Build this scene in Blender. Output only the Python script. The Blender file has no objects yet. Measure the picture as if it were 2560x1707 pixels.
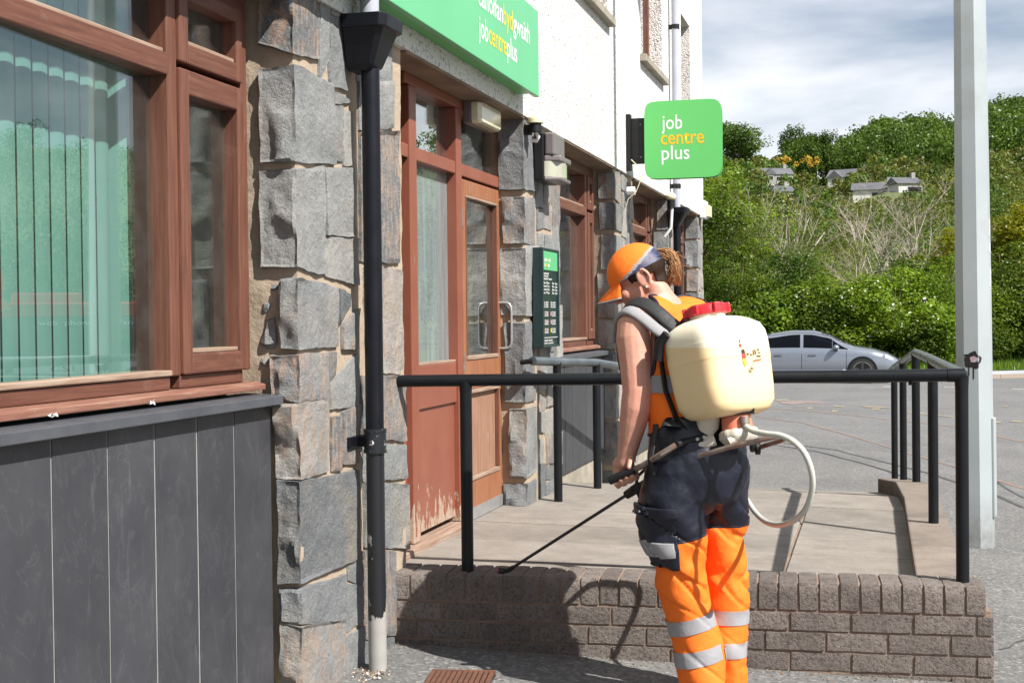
import bpy, bmesh, math, random
import numpy as np
from mathutils import Vector, Matrix, noise

random.seed(7); np.random.seed(7)
SC = bpy.context.scene
COL = SC.collection
rad = math.radians

# ------------------------------------------------------------------ camera
CAM_Z = 1.36
YAW, PITCH, ROLL, FPX = rad(14.57), rad(0.95), rad(-0.63), 3500.0
cam_d = bpy.data.cameras.new('camera')
cam_d.sensor_width = 36.0
cam_d.lens = FPX / 2560 * 36.0
cam_d.clip_start = 0.05
cam_d.clip_end = 5000
cam = bpy.data.objects.new('camera', cam_d)
CAM_M = (Matrix.Translation((0, 0, CAM_Z)) @ Matrix.Rotation(YAW, 4, 'Z')
         @ Matrix.Rotation(math.pi / 2 - PITCH, 4, 'X') @ Matrix.Rotation(ROLL, 4, 'Z'))
cam.matrix_world = CAM_M
COL.objects.link(cam)
SC.camera = cam
SC.render.resolution_x, SC.render.resolution_y = 1024, 682

# ------------------------------------------------------------------ light
SUN_AZ = rad(28.5)      # shadows fall towards -X and a little towards +Y
SUN_EL = rad(46.0)
SUN_DIR = Vector((math.cos(SUN_AZ) * math.cos(SUN_EL), -math.sin(SUN_AZ) * math.cos(SUN_EL), math.sin(SUN_EL)))
sun_d = bpy.data.lights.new('sun', 'SUN')
sun_d.energy = 5.0
sun_d.angle = rad(0.53)
sun_d.color = (1.0, 0.955, 0.89)
sun = bpy.data.objects.new('sun', sun_d)
sun.rotation_euler = SUN_DIR.to_track_quat('Z', 'Y').to_euler()
COL.objects.link(sun)

world = bpy.data.worlds.new('World')
SC.world = world
world.use_nodes = True
wn, wl = world.node_tree.nodes, world.node_tree.links
wn.clear()
w_out = wn.new('ShaderNodeOutputWorld')
w_bg = wn.new('ShaderNodeBackground')
w_bg.inputs['Strength'].default_value = 0.052
w_sky = wn.new('ShaderNodeTexSky')
w_sky.sky_type = 'NISHITA'
w_sky.sun_disc = False
w_sky.sun_elevation = SUN_EL
w_sky.sun_rotation = math.atan2(SUN_DIR.x, SUN_DIR.y)
w_sky.air_density = 1.0
w_sky.dust_density = 0.3
w_sky.ozone_density = 2.0
w_tc = wn.new('ShaderNodeTexCoord')
w_map = wn.new('ShaderNodeMapping')
w_map.inputs['Scale'].default_value = (1.0, 1.0, 2.6)
w_map.inputs['Location'].default_value = (6.1, 2.2, 0.3)
w_n = wn.new('ShaderNodeTexNoise')
w_n.inputs['Scale'].default_value = 2.3
w_n.inputs['Detail'].default_value = 9
w_n.inputs['Roughness'].default_value = 0.52
w_n.inputs['Distortion'].default_value = 0.25
w_r = wn.new('ShaderNodeValToRGB')
w_r.color_ramp.elements[0].position = 0.46
w_r.color_ramp.elements[0].color = (0.22, 0.22, 0.22, 1)
w_r.color_ramp.elements[1].position = 0.60
w_r.color_ramp.elements[1].color = (1, 1, 1, 1)
w_n2 = wn.new('ShaderNodeTexNoise')
w_n2.inputs['Scale'].default_value = 3.4
w_n2.inputs['Detail'].default_value = 7
w_r2 = wn.new('ShaderNodeValToRGB')
w_r2.color_ramp.elements[0].position = 0.36
w_r2.color_ramp.elements[0].color = (8.8, 9.3, 10.6, 1)
w_r2.color_ramp.elements[1].position = 0.62
w_r2.color_ramp.elements[1].color = (12.6, 12.9, 13.4, 1)
w_mix = wn.new('ShaderNodeMix')
w_mix.data_type = 'RGBA'
w_mix.clamp_factor = True
wl.new(w_tc.outputs['Generated'], w_map.inputs['Vector'])
wl.new(w_map.outputs[0], w_n.inputs['Vector'])
wl.new(w_map.outputs[0], w_n2.inputs['Vector'])
wl.new(w_n.outputs[0], w_r.inputs[0])
wl.new(w_n2.outputs[0], w_r2.inputs[0])
wl.new(w_r.outputs[0], w_mix.inputs[0])
wl.new(w_sky.outputs[0], w_mix.inputs[6])
wl.new(w_r2.outputs[0], w_mix.inputs[7])
wl.new(w_mix.outputs[2], w_bg.inputs['Color'])
wl.new(w_bg.outputs[0], w_out.inputs[0])

SC.view_settings.view_transform = 'Standard'
SC.view_settings.look = 'None'
SC.view_settings.exposure = 0.78
SC.view_settings.gamma = 1.0
SC.view_settings.use_curve_mapping = False
SC.render.engine = 'CYCLES'
SC.cycles.max_bounces = 8
SC.cycles.transparent_max_bounces = 24
SC.cycles.use_denoising = True
SC.cycles.caustics_reflective = False
SC.cycles.caustics_refractive = False

# ------------------------------------------------------------------ measuring: photograph points onto real planes
R3 = CAM_M.to_3x3()
CP = Vector((0, 0, CAM_Z))
def ray(px, py):
    return R3 @ Vector(((px - 1280) / FPX, -(py - 853.5) / FPX, -1.0))
def on_x(px, py, X):
    d = ray(px, py); return CP + d * (X / d.x)
def on_y(px, py, Y):
    d = ray(px, py); return CP + d * (Y / d.y)
def on_z(px, py, Z):
    d = ray(px, py); return CP + d * ((Z - CAM_Z) / d.z)
FW = Vector((-math.sin(YAW), math.cos(YAW), 0)); RT = Vector((math.cos(YAW), math.sin(YAW), 0)); UP = Vector((0, 0, 1))
def at_f(px, py, F):
    d = ray(px, py); return CP + d * (F / d.dot(FW))
def rf(r, f, z=0.0):
    v = RT * r + FW * f; return Vector((v.x, v.y, z))
XF = -1.855                     # plane of the stone front of the building
XR = XF - 0.155                 # plane of the window and door frames
def fy(px, py=800, X=XF):
    return on_x(px, py, X).y
def ground_z(x, y):
    fade = math.exp(-max(0, y - 5.5) / 5.0)
    return 0.03 - 0.0142 * (max(y, -10) - 5) - 0.036 * max(-1.6, min(2.2, x + 0.6)) * fade
def on_g(px, py, lift=0.0):
    z = 0.0
    for _ in range(12):
        p = on_z(px, py, z); z = ground_z(p.x, p.y)
    p.z = z + lift
    return p

# ------------------------------------------------------------------ object helpers
ORG = {}
def tag(o, label=None, cat=None, group=None, kind=None):
    if label: o['label'] = label
    if cat: o['category'] = cat
    if group: o['group'] = group
    if kind: o['kind'] = kind
    return o
def thing(name, label, cat, loc=(0, 0, 0), group=None):
    o = bpy.data.objects.new(name, None)
    o.empty_display_size = 0.1
    o.location = loc
    COL.objects.link(o)
    ORG[o.name] = Vector(loc)
    return tag(o, label, cat, group)
def link(name, me, parent=None, loc=None):
    o = bpy.data.objects.new(name, me)
    COL.objects.link(o)
    if parent is not None:
        o.parent = parent
        ORG[o.name] = ORG[parent.name]
    else:
        ORG[o.name] = Vector((0, 0, 0))
    if loc is not None: o.location = loc
    return o
def smooth_mesh(me, ang=40):
    me.polygons.foreach_set('use_smooth', [True] * len(me.polygons))
    if ang < 179:
        me.set_sharp_from_angle(angle=rad(ang))

class MB:
    def __init__(s): s.v = []; s.f = []; s.m = []; s.cur = 0
    def add(s, vs, fs):
        n = len(s.v); s.v.extend([tuple(p) for p in vs])
        for q in fs: s.f.append(tuple(i + n for i in q)); s.m.append(s.cur)
    def box(s, x0, x1, y0, y1, z0, z1):
        s.add([(x0,y0,z0),(x1,y0,z0),(x1,y1,z0),(x0,y1,z0),(x0,y0,z1),(x1,y0,z1),(x1,y1,z1),(x0,y1,z1)],
              [(3,2,1,0),(4,5,6,7),(0,1,5,4),(1,2,6,5),(2,3,7,6),(3,0,4,7)]); return s
    def obox(s, c, a, b, d):
        c, a, b, d = Vector(c), Vector(a), Vector(b), Vector(d)
        vs = [c + a*i + b*j + d*k for k in (-1, 1) for i, j in ((-1,-1),(1,-1),(1,1),(-1,1))]
        fs = [(3,2,1,0),(4,5,6,7),(0,1,5,4),(1,2,6,5),(2,3,7,6),(3,0,4,7)]
        if a.cross(b).dot(d) < 0: fs = [q[::-1] for q in fs]
        s.add(vs, fs); return s
    def prism(s, poly, vec):
        poly = [Vector(p) for p in poly]; vec = Vector(vec); n = len(poly)
        nrm = Vector((0, 0, 0))
        for i in range(n): nrm += poly[i].cross(poly[(i+1) % n])
        if nrm.dot(vec) < 0: poly = poly[::-1]
        s.add(poly + [p + vec for p in poly],
              [tuple(range(n))[::-1], tuple(range(n, 2*n))] + [(i, (i+1) % n, n + (i+1) % n, n + i) for i in range(n)]); return s
    def tube(s, pts, r, n=10, cap=True, flat=1.0, upv=None):
        pts = [Vector(p) for p in pts]; k = len(pts)
        rs = r if isinstance(r, (list, tuple)) else [r] * k
        vs = []; prev = None
        for i in range(k):
            t = (pts[min(i+1, k-1)] - pts[max(i-1, 0)]).normalized()
            if prev is None:
                a = Vector(upv) if upv is not None else (Vector((0,0,1)) if abs(t.z) < 0.9 else Vector((1,0,0)))
                u = (a - t * a.dot(t)).normalized()
            else:
                u = (prev - t * prev.dot(t)).normalized()
            prev = u; w = t.cross(u)
            for j in range(n):
                an = 2 * math.pi * j / n
                vs.append(pts[i] + (u * math.cos(an) * flat + w * math.sin(an)) * rs[i])
        fs = [(i*n + j, i*n + (j+1) % n, (i+1)*n + (j+1) % n, (i+1)*n + j) for i in range(k-1) for j in range(n)]
        if cap: fs += [tuple(range(n))[::-1], tuple(range((k-1)*n, k*n))]
        s.add(vs, fs); return s
    def cyl(s, p0, p1, r0, r1=None, n=14):
        return s.tube([p0, p1], [r0, r0 if r1 is None else r1], n)
    def loft(s, rings, cap=True, closed=True):
        k = len(rings); n = len(rings[0]); vs = [p for r in rings for p in r]; fs = []
        for i in range(k-1):
            for j in range(n if closed else n-1):
                fs.append((i*n + j, i*n + (j+1) % n, (i+1)*n + (j+1) % n, (i+1)*n + j))
        if cap: fs += [tuple(range(n))[::-1], tuple(range((k-1)*n, k*n))]
        s.add(vs, fs); return s
    def ball(s, c, a, b, d, nu=16, nv=10):
        c, a, b, d = Vector(c), Vector(a), Vector(b), Vector(d); rings = []
        for i in range(1, nv):
            th = math.pi * i / nv
            rings.append([c - d*math.cos(th) + (a*math.cos(2*math.pi*j/nu) + b*math.sin(2*math.pi*j/nu)) * math.sin(th) for j in range(nu)])
        n0 = len(s.v); s.loft(rings, cap=False)
        s.add([c - d, c + d], [])
        A = len(s.v) - 2; Bq = A + 1; last = n0 + (nv-2)*nu
        for j in range(nu):
            s.f.append((n0 + (j+1) % nu, n0 + j, A)); s.m.append(s.cur)
            s.f.append((last + j, last + (j+1) % nu, Bq)); s.m.append(s.cur)
        return s
    def grid(s, P):
        k = len(P); n = len(P[0])
        s.add([p for r in P for p in r], [(i*n+j, i*n+j+1, (i+1)*n+j+1, (i+1)*n+j) for i in range(k-1) for j in range(n-1)]); return s
    def mesh(s, name, org=(0, 0, 0)):
        me = bpy.data.meshes.new(name)
        o = Vector(org)
        me.from_pydata([(p[0]-o.x, p[1]-o.y, p[2]-o.z) for p in s.v], [], s.f)
        return me
    def build(s, name, mat, parent=None, smooth=0, bevel=0, seg=2, label=None):
        org = ORG[parent.name] if parent is not None else Vector((0, 0, 0))
        me = s.mesh(name, org)
        mats = mat if isinstance(mat, (list, tuple)) else [mat]
        for m in mats: me.materials.append(m)
        if len(mats) > 1: me.polygons.foreach_set('material_index', s.m)
        if smooth: smooth_mesh(me, smooth)
        o = link(name, me, parent)
        if bevel:
            b = o.modifiers.new('bevel', 'BEVEL'); b.width = bevel; b.segments = seg; b.limit_method = 'ANGLE'; b.angle_limit = rad(50)
        if label: o['label'] = label
        return o
def copy_part(o, parent, loc=None):
    c = o.copy(); COL.objects.link(c); c.parent = parent
    ORG[c.name] = ORG[parent.name] if parent is not None else Vector((0, 0, 0))
    if loc is not None: c.location = loc
    return c
def copy_tree(o, parent=None):
    c = o.copy(); COL.objects.link(c); c.parent = parent
    ORG[c.name] = Vector(c.location)
    for ch in [x for x in o.children]: copy_tree(ch, c)
    return c

# ------------------------------------------------------------------ materials
MATS = {}
def nd(nt, t, **kw):
    n = nt.nodes.new('ShaderNode' + t)
    for k, v in kw.items(): setattr(n, k, v)
    return n
def c4(c): return (c[0], c[1], c[2], 1.0)
class NT:
    """small node-tree helper"""
    def __init__(s, name):
        s.mat = bpy.data.materials.new(name); s.mat.use_nodes = True
        s.nt = s.mat.node_tree; s.nt.nodes.clear()
        s.out = nd(s.nt, 'OutputMaterial'); s.b = nd(s.nt, 'BsdfPrincipled')
        s.l(s.b.outputs[0], s.out.inputs[0]); s._pos = None
        MATS[name] = s.mat
    def l(s, a, b): s.nt.links.new(a, b)
    def pos(s):
        if s._pos is None: s._pos = nd(s.nt, 'NewGeometry').outputs['Position']
        return s._pos
    def obj(s): return nd(s.nt, 'TexCoord').outputs['Object']
    def mapv(s, v, scale=(1, 1, 1), rot=(0, 0, 0), loc=(0, 0, 0)):
        m = nd(s.nt, 'Mapping'); m.inputs['Scale'].default_value = scale; m.inputs['Rotation'].default_value = rot; m.inputs['Location'].default_value = loc
        s.l(v, m.inputs['Vector']); return m.outputs[0]
    def noise(s, scale, detail=5, rough=0.55, v=None, dist=0.0):
        n = nd(s.nt, 'TexNoise'); n.inputs['Scale'].default_value = scale; n.inputs['Detail'].default_value = detail
        n.inputs['Roughness'].default_value = rough; n.inputs['Distortion'].default_value = dist
        s.l(v if v is not None else s.pos(), n.inputs['Vector']); return n.outputs[0]
    def voro(s, scale, v=None, feat='F1', rnd=1.0, out='Distance'):
        n = nd(s.nt, 'TexVoronoi', feature=feat); n.inputs['Scale'].default_value = scale; n.inputs['Randomness'].default_value = rnd
        s.l(v if v is not None else s.pos(), n.inputs['Vector']); return n.outputs[out]
    def ramp(s, f, stops, interp='LINEAR'):
        n = nd(s.nt, 'ValToRGB'); cr = n.color_ramp; cr.interpolation = interp
        while len(cr.elements) < len(stops): cr.elements.new(0.5)
        for e, (p, c) in zip(cr.elements, stops):
            e.position = p; e.color = c4(c) if isinstance(c, (tuple, list)) else (c, c, c, 1)
        s.l(f, n.inputs[0]); return n.outputs[0]
    def mix(s, f, a, b, mode='MIX'):
        n = nd(s.nt, 'Mix', data_type='RGBA', blend_type=mode)
        n.clamp_factor = True
        for i, x in ((0, f), (6, a), (7, b)):
            if isinstance(x, (int, float)): n.inputs[i].default_value = x if i == 0 else (x, x, x, 1)
            elif isinstance(x, (tuple, list)): n.inputs[i].default_value = c4(x)
            else: s.l(x, n.inputs[i])
        return n.outputs[2]
    def math(s, op, a, b=0.0, clamp=False):
        n = nd(s.nt, 'Math', operation=op); n.use_clamp = clamp
        for i, x in ((0, a), (1, b)):
            if isinstance(x, (int, float)): n.inputs[i].default_value = x
            else: s.l(x, n.inputs[i])
        return n.outputs[0]
    def dot(s, v, vec):
        n = nd(s.nt, 'VectorMath', operation='DOT_PRODUCT'); s.l(v, n.inputs[0]); n.inputs[1].default_value = vec
        return n.outputs['Value']
    def rnd(s): return nd(s.nt, 'ObjectInfo').outputs['Random']
    def island(s): return nd(s.nt, 'NewGeometry').outputs['Random Per Island']
    def col(s, x):
        if isinstance(x, (tuple, list)): s.b.inputs['Base Color'].default_value = c4(x)
        else: s.l(x, s.b.inputs['Base Color'])
    def set(s, **kw):
        for k, v in kw.items():
            i = s.b.inputs[k.replace('_', ' ')]
            if isinstance(v, (int, float)): i.default_value = v
            elif isinstance(v, (tuple, list)): i.default_value = c4(v)
            else: s.l(v, i)
        return s
    def bump(s, h, strength=0.3, dist=0.01, prev=None):
        n = nd(s.nt, 'Bump'); n.inputs['Strength'].default_value = strength; n.inputs['Distance'].default_value = dist
        s.l(h, n.inputs['Height'])
        if prev is not None: s.l(prev, n.inputs['Normal'])
        s.l(n.outputs[0], s.b.inputs['Normal']); return n.outputs[0]
def simple(name, c1, c2=None, scale=8, rough=0.6, metal=0.0, bump=0.0, bscale=60, bdist=0.004, rnd=0.0, spec=0.5, detail=6, stretch=(1, 1, 1), coat=0.0):
    t = NT(name)
    v = t.mapv(t.pos(), stretch) if stretch != (1, 1, 1) else t.pos()
    if c2 is None: c = c1
    else: c = t.mix(t.ramp(t.noise(scale, detail, v=v), [(0.32, 0), (0.68, 1)]), c1, c2)
    if rnd:
        k = t.math('ADD', t.math('MULTIPLY', t.rnd(), 2 * rnd), 1 - rnd)
        if isinstance(c, tuple): c = t.mix(0.0, c, c)
        c = t.mix(1.0, c, k, 'MULTIPLY')
    t.col(c); t.set(Roughness=rough, Metallic=metal)
    t.b.inputs['Specular IOR Level'].default_value = spec
    if coat: t.b.inputs['Coat Weight'].default_value = coat
    if bump: t.bump(t.noise(bscale, 6, 0.6, v=v), bump, bdist)
    return t.mat
# ================================================================== materials of the place
def mk_stone():
    t = NT('stone_gneiss'); p = t.pos(); r = t.rnd()
    tone = t.ramp(r, [(0.0, (0.145, 0.155, 0.16)), (0.35, (0.235, 0.245, 0.25)), (0.65, (0.31, 0.315, 0.31)), (1.0, (0.41, 0.385, 0.35))])
    big = t.noise(7, 6, 0.6)
    c = t.mix(t.ramp(big, [(0.3, 0), (0.7, 1)]), tone, t.mix(1.0, tone, (0.66, 0.68, 0.70), 'MULTIPLY'))
    spk = t.noise(170, 3, 0.7)
    c = t.mix(t.ramp(spk, [(0.52, 0), (0.72, 0.55)]), c, (0.50, 0.49, 0.465))
    c = t.mix(t.ramp(t.noise(120, 3, 0.7, v=t.mapv(p, (1, 1, 1), loc=(4, 2, 9))), [(0.55, 0), (0.75, 0.6)]), c, (0.09, 0.09, 0.09))
    # pink and rusty streaks on some stones
    st = t.noise(30, 7, 0.68, v=t.mapv(p, (1, 1.6, 0.35), rot=(0.3, 0, 0)))
    pink = t.math('MULTIPLY', t.ramp(st, [(0.47, 0), (0.6, 0.85)]), t.ramp(t.math('FRACT', t.math('MULTIPLY', r, 7.31)), [(0.72, 0), (0.8, 1)]))
    c = t.mix(pink, c, (0.37, 0.265, 0.205))
    c = t.mix(t.ramp(t.noise(3.1, 4, 0.5), [(0.52, 0), (0.70, 0.5)]), c, (0.36, 0.30, 0.235))
    t.col(c); t.set(Roughness=0.86); t.b.inputs['Specular IOR Level'].default_value = 0.3
    b1 = t.bump(t.noise(34, 10, 0.72), 1.0, 0.016)
    t.bump(t.noise(210, 4, 0.7), 0.5, 0.003, prev=b1)
    return t.mat
STONE = mk_stone()
def mk_mortar(name='mortar', c1=(0.34, 0.265, 0.19), c2=(0.42, 0.34, 0.255), c3=(0.19, 0.155, 0.115)):
    t = NT(name)
    c = t.mix(t.ramp(t.noise(9, 6), [(0.3, 0), (0.7, 1)]), c1, c2)
    c = t.mix(t.ramp(t.noise(26, 5, 0.7), [(0.58, 0), (0.75, 0.7)]), c, c3)
    t.col(c); t.set(Roughness=0.95)
    b = t.bump(t.noise(30, 6, 0.65), 0.55, 0.012); t.bump(t.noise(220, 3, 0.7), 0.5, 0.003, prev=b)
    return t.mat
MORTAR = mk_mortar()
def mk_render():
    t = NT('pebbledash_render'); p = t.pos()
    v = t.voro(95, feat='F1'); v2 = t.voro(60, v=t.mapv(p, loc=(5, 3, 1)), out='Color')
    c = t.mix(t.ramp(t.noise(2.2, 5), [(0.3, 0), (0.75, 1)]), (0.80, 0.785, 0.755), (0.70, 0.685, 0.655))
    sp = nd(t.nt, 'SeparateColor'); t.l(v2, sp.inputs[0])
    c = t.mix(t.ramp(sp.outputs[0], [(0.84, 0), (0.90, 0.75)]), c, (0.36, 0.31, 0.27))
    c = t.mix(t.ramp(t.noise(1.3, 6, 0.6, v=t.mapv(p, (1, 1.2, 0.25))), [(0.56, 0), (0.74, 0.35)]), c, (0.60, 0.54, 0.46))
    t.col(c); t.set(Roughness=0.95)
    t.bump(t.math('SUBTRACT', 1.0, v), 0.9, 0.010)
    return t.mat
RENDER = mk_render()
def mk_wood(name, c1, c2, c3, axis=2, rough=0.55, wear=0.25, weath=(0.42, 0.36, 0.31)):
    t = NT(name); p = t.pos()
    sc = [22, 22, 22]; sc[axis] = 1.2
    g = t.noise(3.5, 7, 0.62, v=t.mapv(p, tuple(sc)), dist=0.35)
    c = t.ramp(g, [(0.3, c1), (0.5, c2), (0.7, c3)])
    c = t.mix(t.ramp(t.noise(6, 6, 0.65), [(0.60, 0), (0.78, wear)]), c, weath)
    t.col(c); t.set(Roughness=rough)
    t.bump(g, 0.25, 0.004)
    return t.mat
WOODV = mk_wood('stained_timber_upright', (0.088, 0.033, 0.021), (0.135, 0.052, 0.032), (0.18, 0.075, 0.046), 2)
WOODH = mk_wood('stained_timber_rail', (0.082, 0.031, 0.020), (0.128, 0.049, 0.031), (0.17, 0.074, 0.048), 1)
SILLW = mk_wood('worn_sill_timber', (0.15, 0.06, 0.04), (0.22, 0.10, 0.068), (0.31, 0.19, 0.14), 1, 0.7, 0.4)
WOODW = mk_wood('weathered_timber', (0.20, 0.12, 0.08), (0.29, 0.20, 0.145), (0.37, 0.29, 0.23), 1, 0.8, 0.6)
DOORW = mk_wood('varnished_door_timber', (0.20, 0.072, 0.034), (0.28, 0.112, 0.052), (0.34, 0.16, 0.085), 2, 0.5, 0.25)
def mk_redpaint():
    t = NT('red_painted_timber'); p = t.pos()
    c = t.mix(t.ramp(t.noise(4, 5), [(0.3, 0), (0.7, 1)]), (0.205, 0.064, 0.038), (0.25, 0.084, 0.052))
    n = t.noise(14, 7, 0.68, v=t.mapv(p, (1.6, 1.6, 0.55)))
    sep = nd(t.nt, 'SeparateXYZ'); t.l(p, sep.inputs[0])
    low = t.ramp(sep.outputs[2], [(0.36, 0.30), (0.66, 0.0)])
    worn = t.ramp(t.math('ADD', n, low), [(0.70, 0), (0.725, 1)])
    bare = t.mix(t.noise(60, 4), (0.20, 0.14, 0.10), (0.50, 0.38, 0.29))
    t.col(t.mix(worn, c, bare)); t.set(Roughness=t.ramp(worn, [(0, 0.42), (1, 0.9)]))
    t.bump(t.math('SUBTRACT', t.math('MULTIPLY', t.noise(40, 4), 0.3), worn), 0.4, 0.003)
    return t.mat
REDP = mk_redpaint()
def mk_board():
    t = NT('dark_grey_cladding'); p = t.pos()
    k = t.math('ADD', t.math('MULTIPLY', t.rnd(), 0.22), 0.89)
    c = t.mix(t.ramp(t.noise(3.2, 6, 0.6), [(0.3, 0), (0.72, 1)]), (0.036, 0.037, 0.044), (0.058, 0.059, 0.066))
    sw = t.noise(5, 8, 0.7, v=t.mapv(p, (1, 1.3, 0.7)), dist=3.5)
    c = t.mix(t.ramp(sw, [(0.56, 0), (0.585, 0.10), (0.61, 0)]), c, (0.26, 0.26, 0.27))
    c = t.mix(t.ramp(t.noise(2.1, 7, 0.7, v=t.mapv(p, (1, 5, 0.8))), [(0.62, 0), (0.82, 0.5)]), c, (0.27, 0.27, 0.275))
    c = t.mix(t.ramp(t.noise(70, 3, 0.8), [(0.74, 0), (0.80, 0.5)]), c, (0.45, 0.45, 0.44))
    c = t.mix(1.0, c, k, 'MULTIPLY')
    t.col(c); t.set(Roughness=t.ramp(t.noise(5, 5), [(0.3, 0.36), (0.7, 0.55)]))
    t.bump(t.noise(8, 4), 0.08, 0.01)
    return t.mat
BOARD = mk_board()
SEAL = simple('pale_joint_sealant', (0.30, 0.30, 0.285), (0.22, 0.22, 0.21), 20, 0.8)
CAPM = simple('slate_grey_capping', (0.055, 0.060, 0.072), (0.085, 0.09, 0.10), 6, 0.45, bump=0.1)
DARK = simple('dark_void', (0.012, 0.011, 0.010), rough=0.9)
def mk_blackpaint(name, base=(0.012, 0.013, 0.016), rough=0.32, chips=0.70, chipc=(0.62, 0.61, 0.58)):
    t = NT(name)
    n = t.noise(38, 5, 0.72)
    f = t.ramp(n, [(chips, 0), (chips + 0.015, 1)])
    c = t.mix(f, t.mix(t.noise(6, 4), base, tuple(x * 1.9 for x in base)), chipc)
    t.col(c); t.set(Roughness=t.ramp(t.noise(12, 4), [(0.3, rough), (0.7, rough + 0.15)]))
    t.bump(t.noise(70, 4), 0.08, 0.003); t.b.inputs['Specular IOR Level'].default_value = 0.28
    return t.mat
BLACKP = mk_blackpaint('black_pipe_paint', (0.0035, 0.004, 0.0065), chips=0.75)
def mk_peel():
    # black paint flaking off a pale plastic pipe towards its foot
    t = NT('peeling_black_paint'); p = t.pos()
    sep = nd(t.nt, 'SeparateXYZ'); t.l(p, sep.inputs[0])
    bias = t.ramp(sep.outputs[2], [(0.06, 0.42), (0.28, 0.22), (0.50, 0.10), (0.62, 0.0)])
    n = t.noise(9, 7, 0.66, v=t.mapv(p, (1, 1, 0.6), loc=(0.3, 0.13, 0.2)))
    f = t.ramp(t.math('ADD', n, bias), [(0.665, 0), (0.675, 1)])
    t.col(t.mix(f, (0.013, 0.014, 0.017), t.mix(t.noise(24, 5), (0.27, 0.26, 0.245), (0.37, 0.36, 0.345))))
    t.set(Roughness=t.ramp(f, [(0, 0.33), (1, 0.55)]))
    t.bump(t.math('SUBTRACT', 1.0, f), 0.5, 0.002)
    return t.mat
PEEL = mk_peel()
GREYPIPE = simple('pale_grey_pipe_plastic', (0.42, 0.44, 0.50), (0.36, 0.38, 0.43), 5, 0.4)
RAIL = mk_blackpaint('railing_paint', (0.004, 0.005, 0.0065), 0.36, 0.76, (0.35, 0.36, 0.36))
def mk_glass(name, tint=(0.75, 0.86, 0.82), refl=2.0, dirt=0.04, film=None):
    t = NT(name); t.nt.nodes.remove(t.b)
    tr = nd(t.nt, 'BsdfTransparent'); tr.inputs[0].default_value = c4(tint)
    gl = nd(t.nt, 'BsdfGlossy'); gl.inputs['Roughness'].default_value = 0.0; gl.inputs[0].default_value = (0.95, 0.97, 0.97, 1)
    lw = nd(t.nt, 'LayerWeight'); lw.inputs[0].default_value = 0.5
    k = t.math('MULTIPLY', t.math('ADD', t.math('MULTIPLY', t.math('POWER', lw.outputs['Facing'], 5.0), 0.96), 0.04), refl, True)
    mx = nd(t.nt, 'MixShader'); t.l(k, mx.inputs[0]); t.l(tr.outputs[0], mx.inputs[1]); t.l(gl.outputs[0], mx.inputs[2])
    df = nd(t.nt, 'BsdfDiffuse'); df.inputs[0].default_value = c4(film or (0.55, 0.58, 0.56))
    m2 = nd(t.nt, 'MixShader')
    if film: d = t.ramp(t.noise(5, 6, 0.65, v=t.mapv(t.pos(), (1, 3, 0.35))), [(0.3, dirt * 0.35), (0.7, dirt)])
    else: d = t.ramp(t.noise(9, 6, 0.7), [(0.45, dirt * 0.3), (0.75, dirt)])
    t.l(d, m2.inputs[0]); t.l(mx.outputs[0], m2.inputs[1]); t.l(df.outputs[0], m2.inputs[2])
    t.l(m2.outputs[0], t.out.inputs[0])
    return t.mat
GLASS = mk_glass('window_glass', tint=(0.86, 0.93, 0.90), refl=2.2)
GLASSF = mk_glass('filmed_glass', refl=2.0, dirt=0.62, film=(0.31, 0.355, 0.365))
def mk_blind():
    t = NT('teal_blind_fabric')
    t.nt.nodes.remove(t.b)
    d = nd(t.nt, 'BsdfDiffuse'); d.inputs[0].default_value = (0.31, 0.52, 0.495, 1)
    tl = nd(t.nt, 'BsdfTranslucent'); tl.inputs[0].default_value = (0.18, 0.34, 0.31, 1)
    m = nd(t.nt, 'MixShader'); m.inputs[0].default_value = 0.25
    t.l(d.outputs[0], m.inputs[1]); t.l(tl.outputs[0], m.inputs[2]); t.l(m.outputs[0], t.out.inputs[0])
    return t.mat
BLIND = mk_blind()
GREEN = simple('green_sign_face', (0.105, 0.43, 0.195), (0.112, 0.455, 0.205), 3, 0.35)
GREEN2 = simple('green_sign_edge', (0.10, 0.42, 0.11), rough=0.45)
WHITE = simple('white_vinyl', (0.72, 0.72, 0.72), rough=0.45)
YELL = simple('yellow_vinyl', (0.66, 0.52, 0.03), rough=0.45)
YELL2 = simple('amber_vinyl', (0.85, 0.46, 0.01), rough=0.45)
NOTICE = simple('notice_board_dark_green', (0.012, 0.028, 0.030), (0.018, 0.036, 0.038), 6, 0.28)
PLASG = simple('brown_grey_plastic', (0.13, 0.115, 0.115), (0.16, 0.14, 0.14), 6, 0.4)
LENS = simple('yellowed_lens', (0.62, 0.58, 0.40), (0.52, 0.48, 0.33), 14, 0.25, coat=0.4)
LENS2 = simple('ribbed_lamp_lens', (0.42, 0.42, 0.34), (0.36, 0.36, 0.28), 10, 0.2, coat=0.5)
BLACKM = simple('black_plastic', (0.006, 0.006, 0.007), (0.012, 0.012, 0.013), 10, 0.45, spec=0.35)
CREAM = simple('cream_plastic', (0.66, 0.60, 0.42), rough=0.4)
ALU = simple('brushed_aluminium', (0.42, 0.42, 0.42), (0.34, 0.34, 0.34), 30, 0.35, metal=0.5)
STEEL = simple('worn_steel_tube', (0.30, 0.25, 0.22), (0.20, 0.12, 0.085), 24, 0.45, metal=0.55, bump=0.15)
STONEW = simple('concrete_sill', (0.36, 0.32, 0.26), (0.22, 0.20, 0.16), 9, 0.9, bump=0.3)
SOFFIT = simple('stained_soffit', (0.26, 0.19, 0.13), (0.13, 0.095, 0.065), 7, 0.9, bump=0.3, stretch=(1, 0.5, 1))
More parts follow.
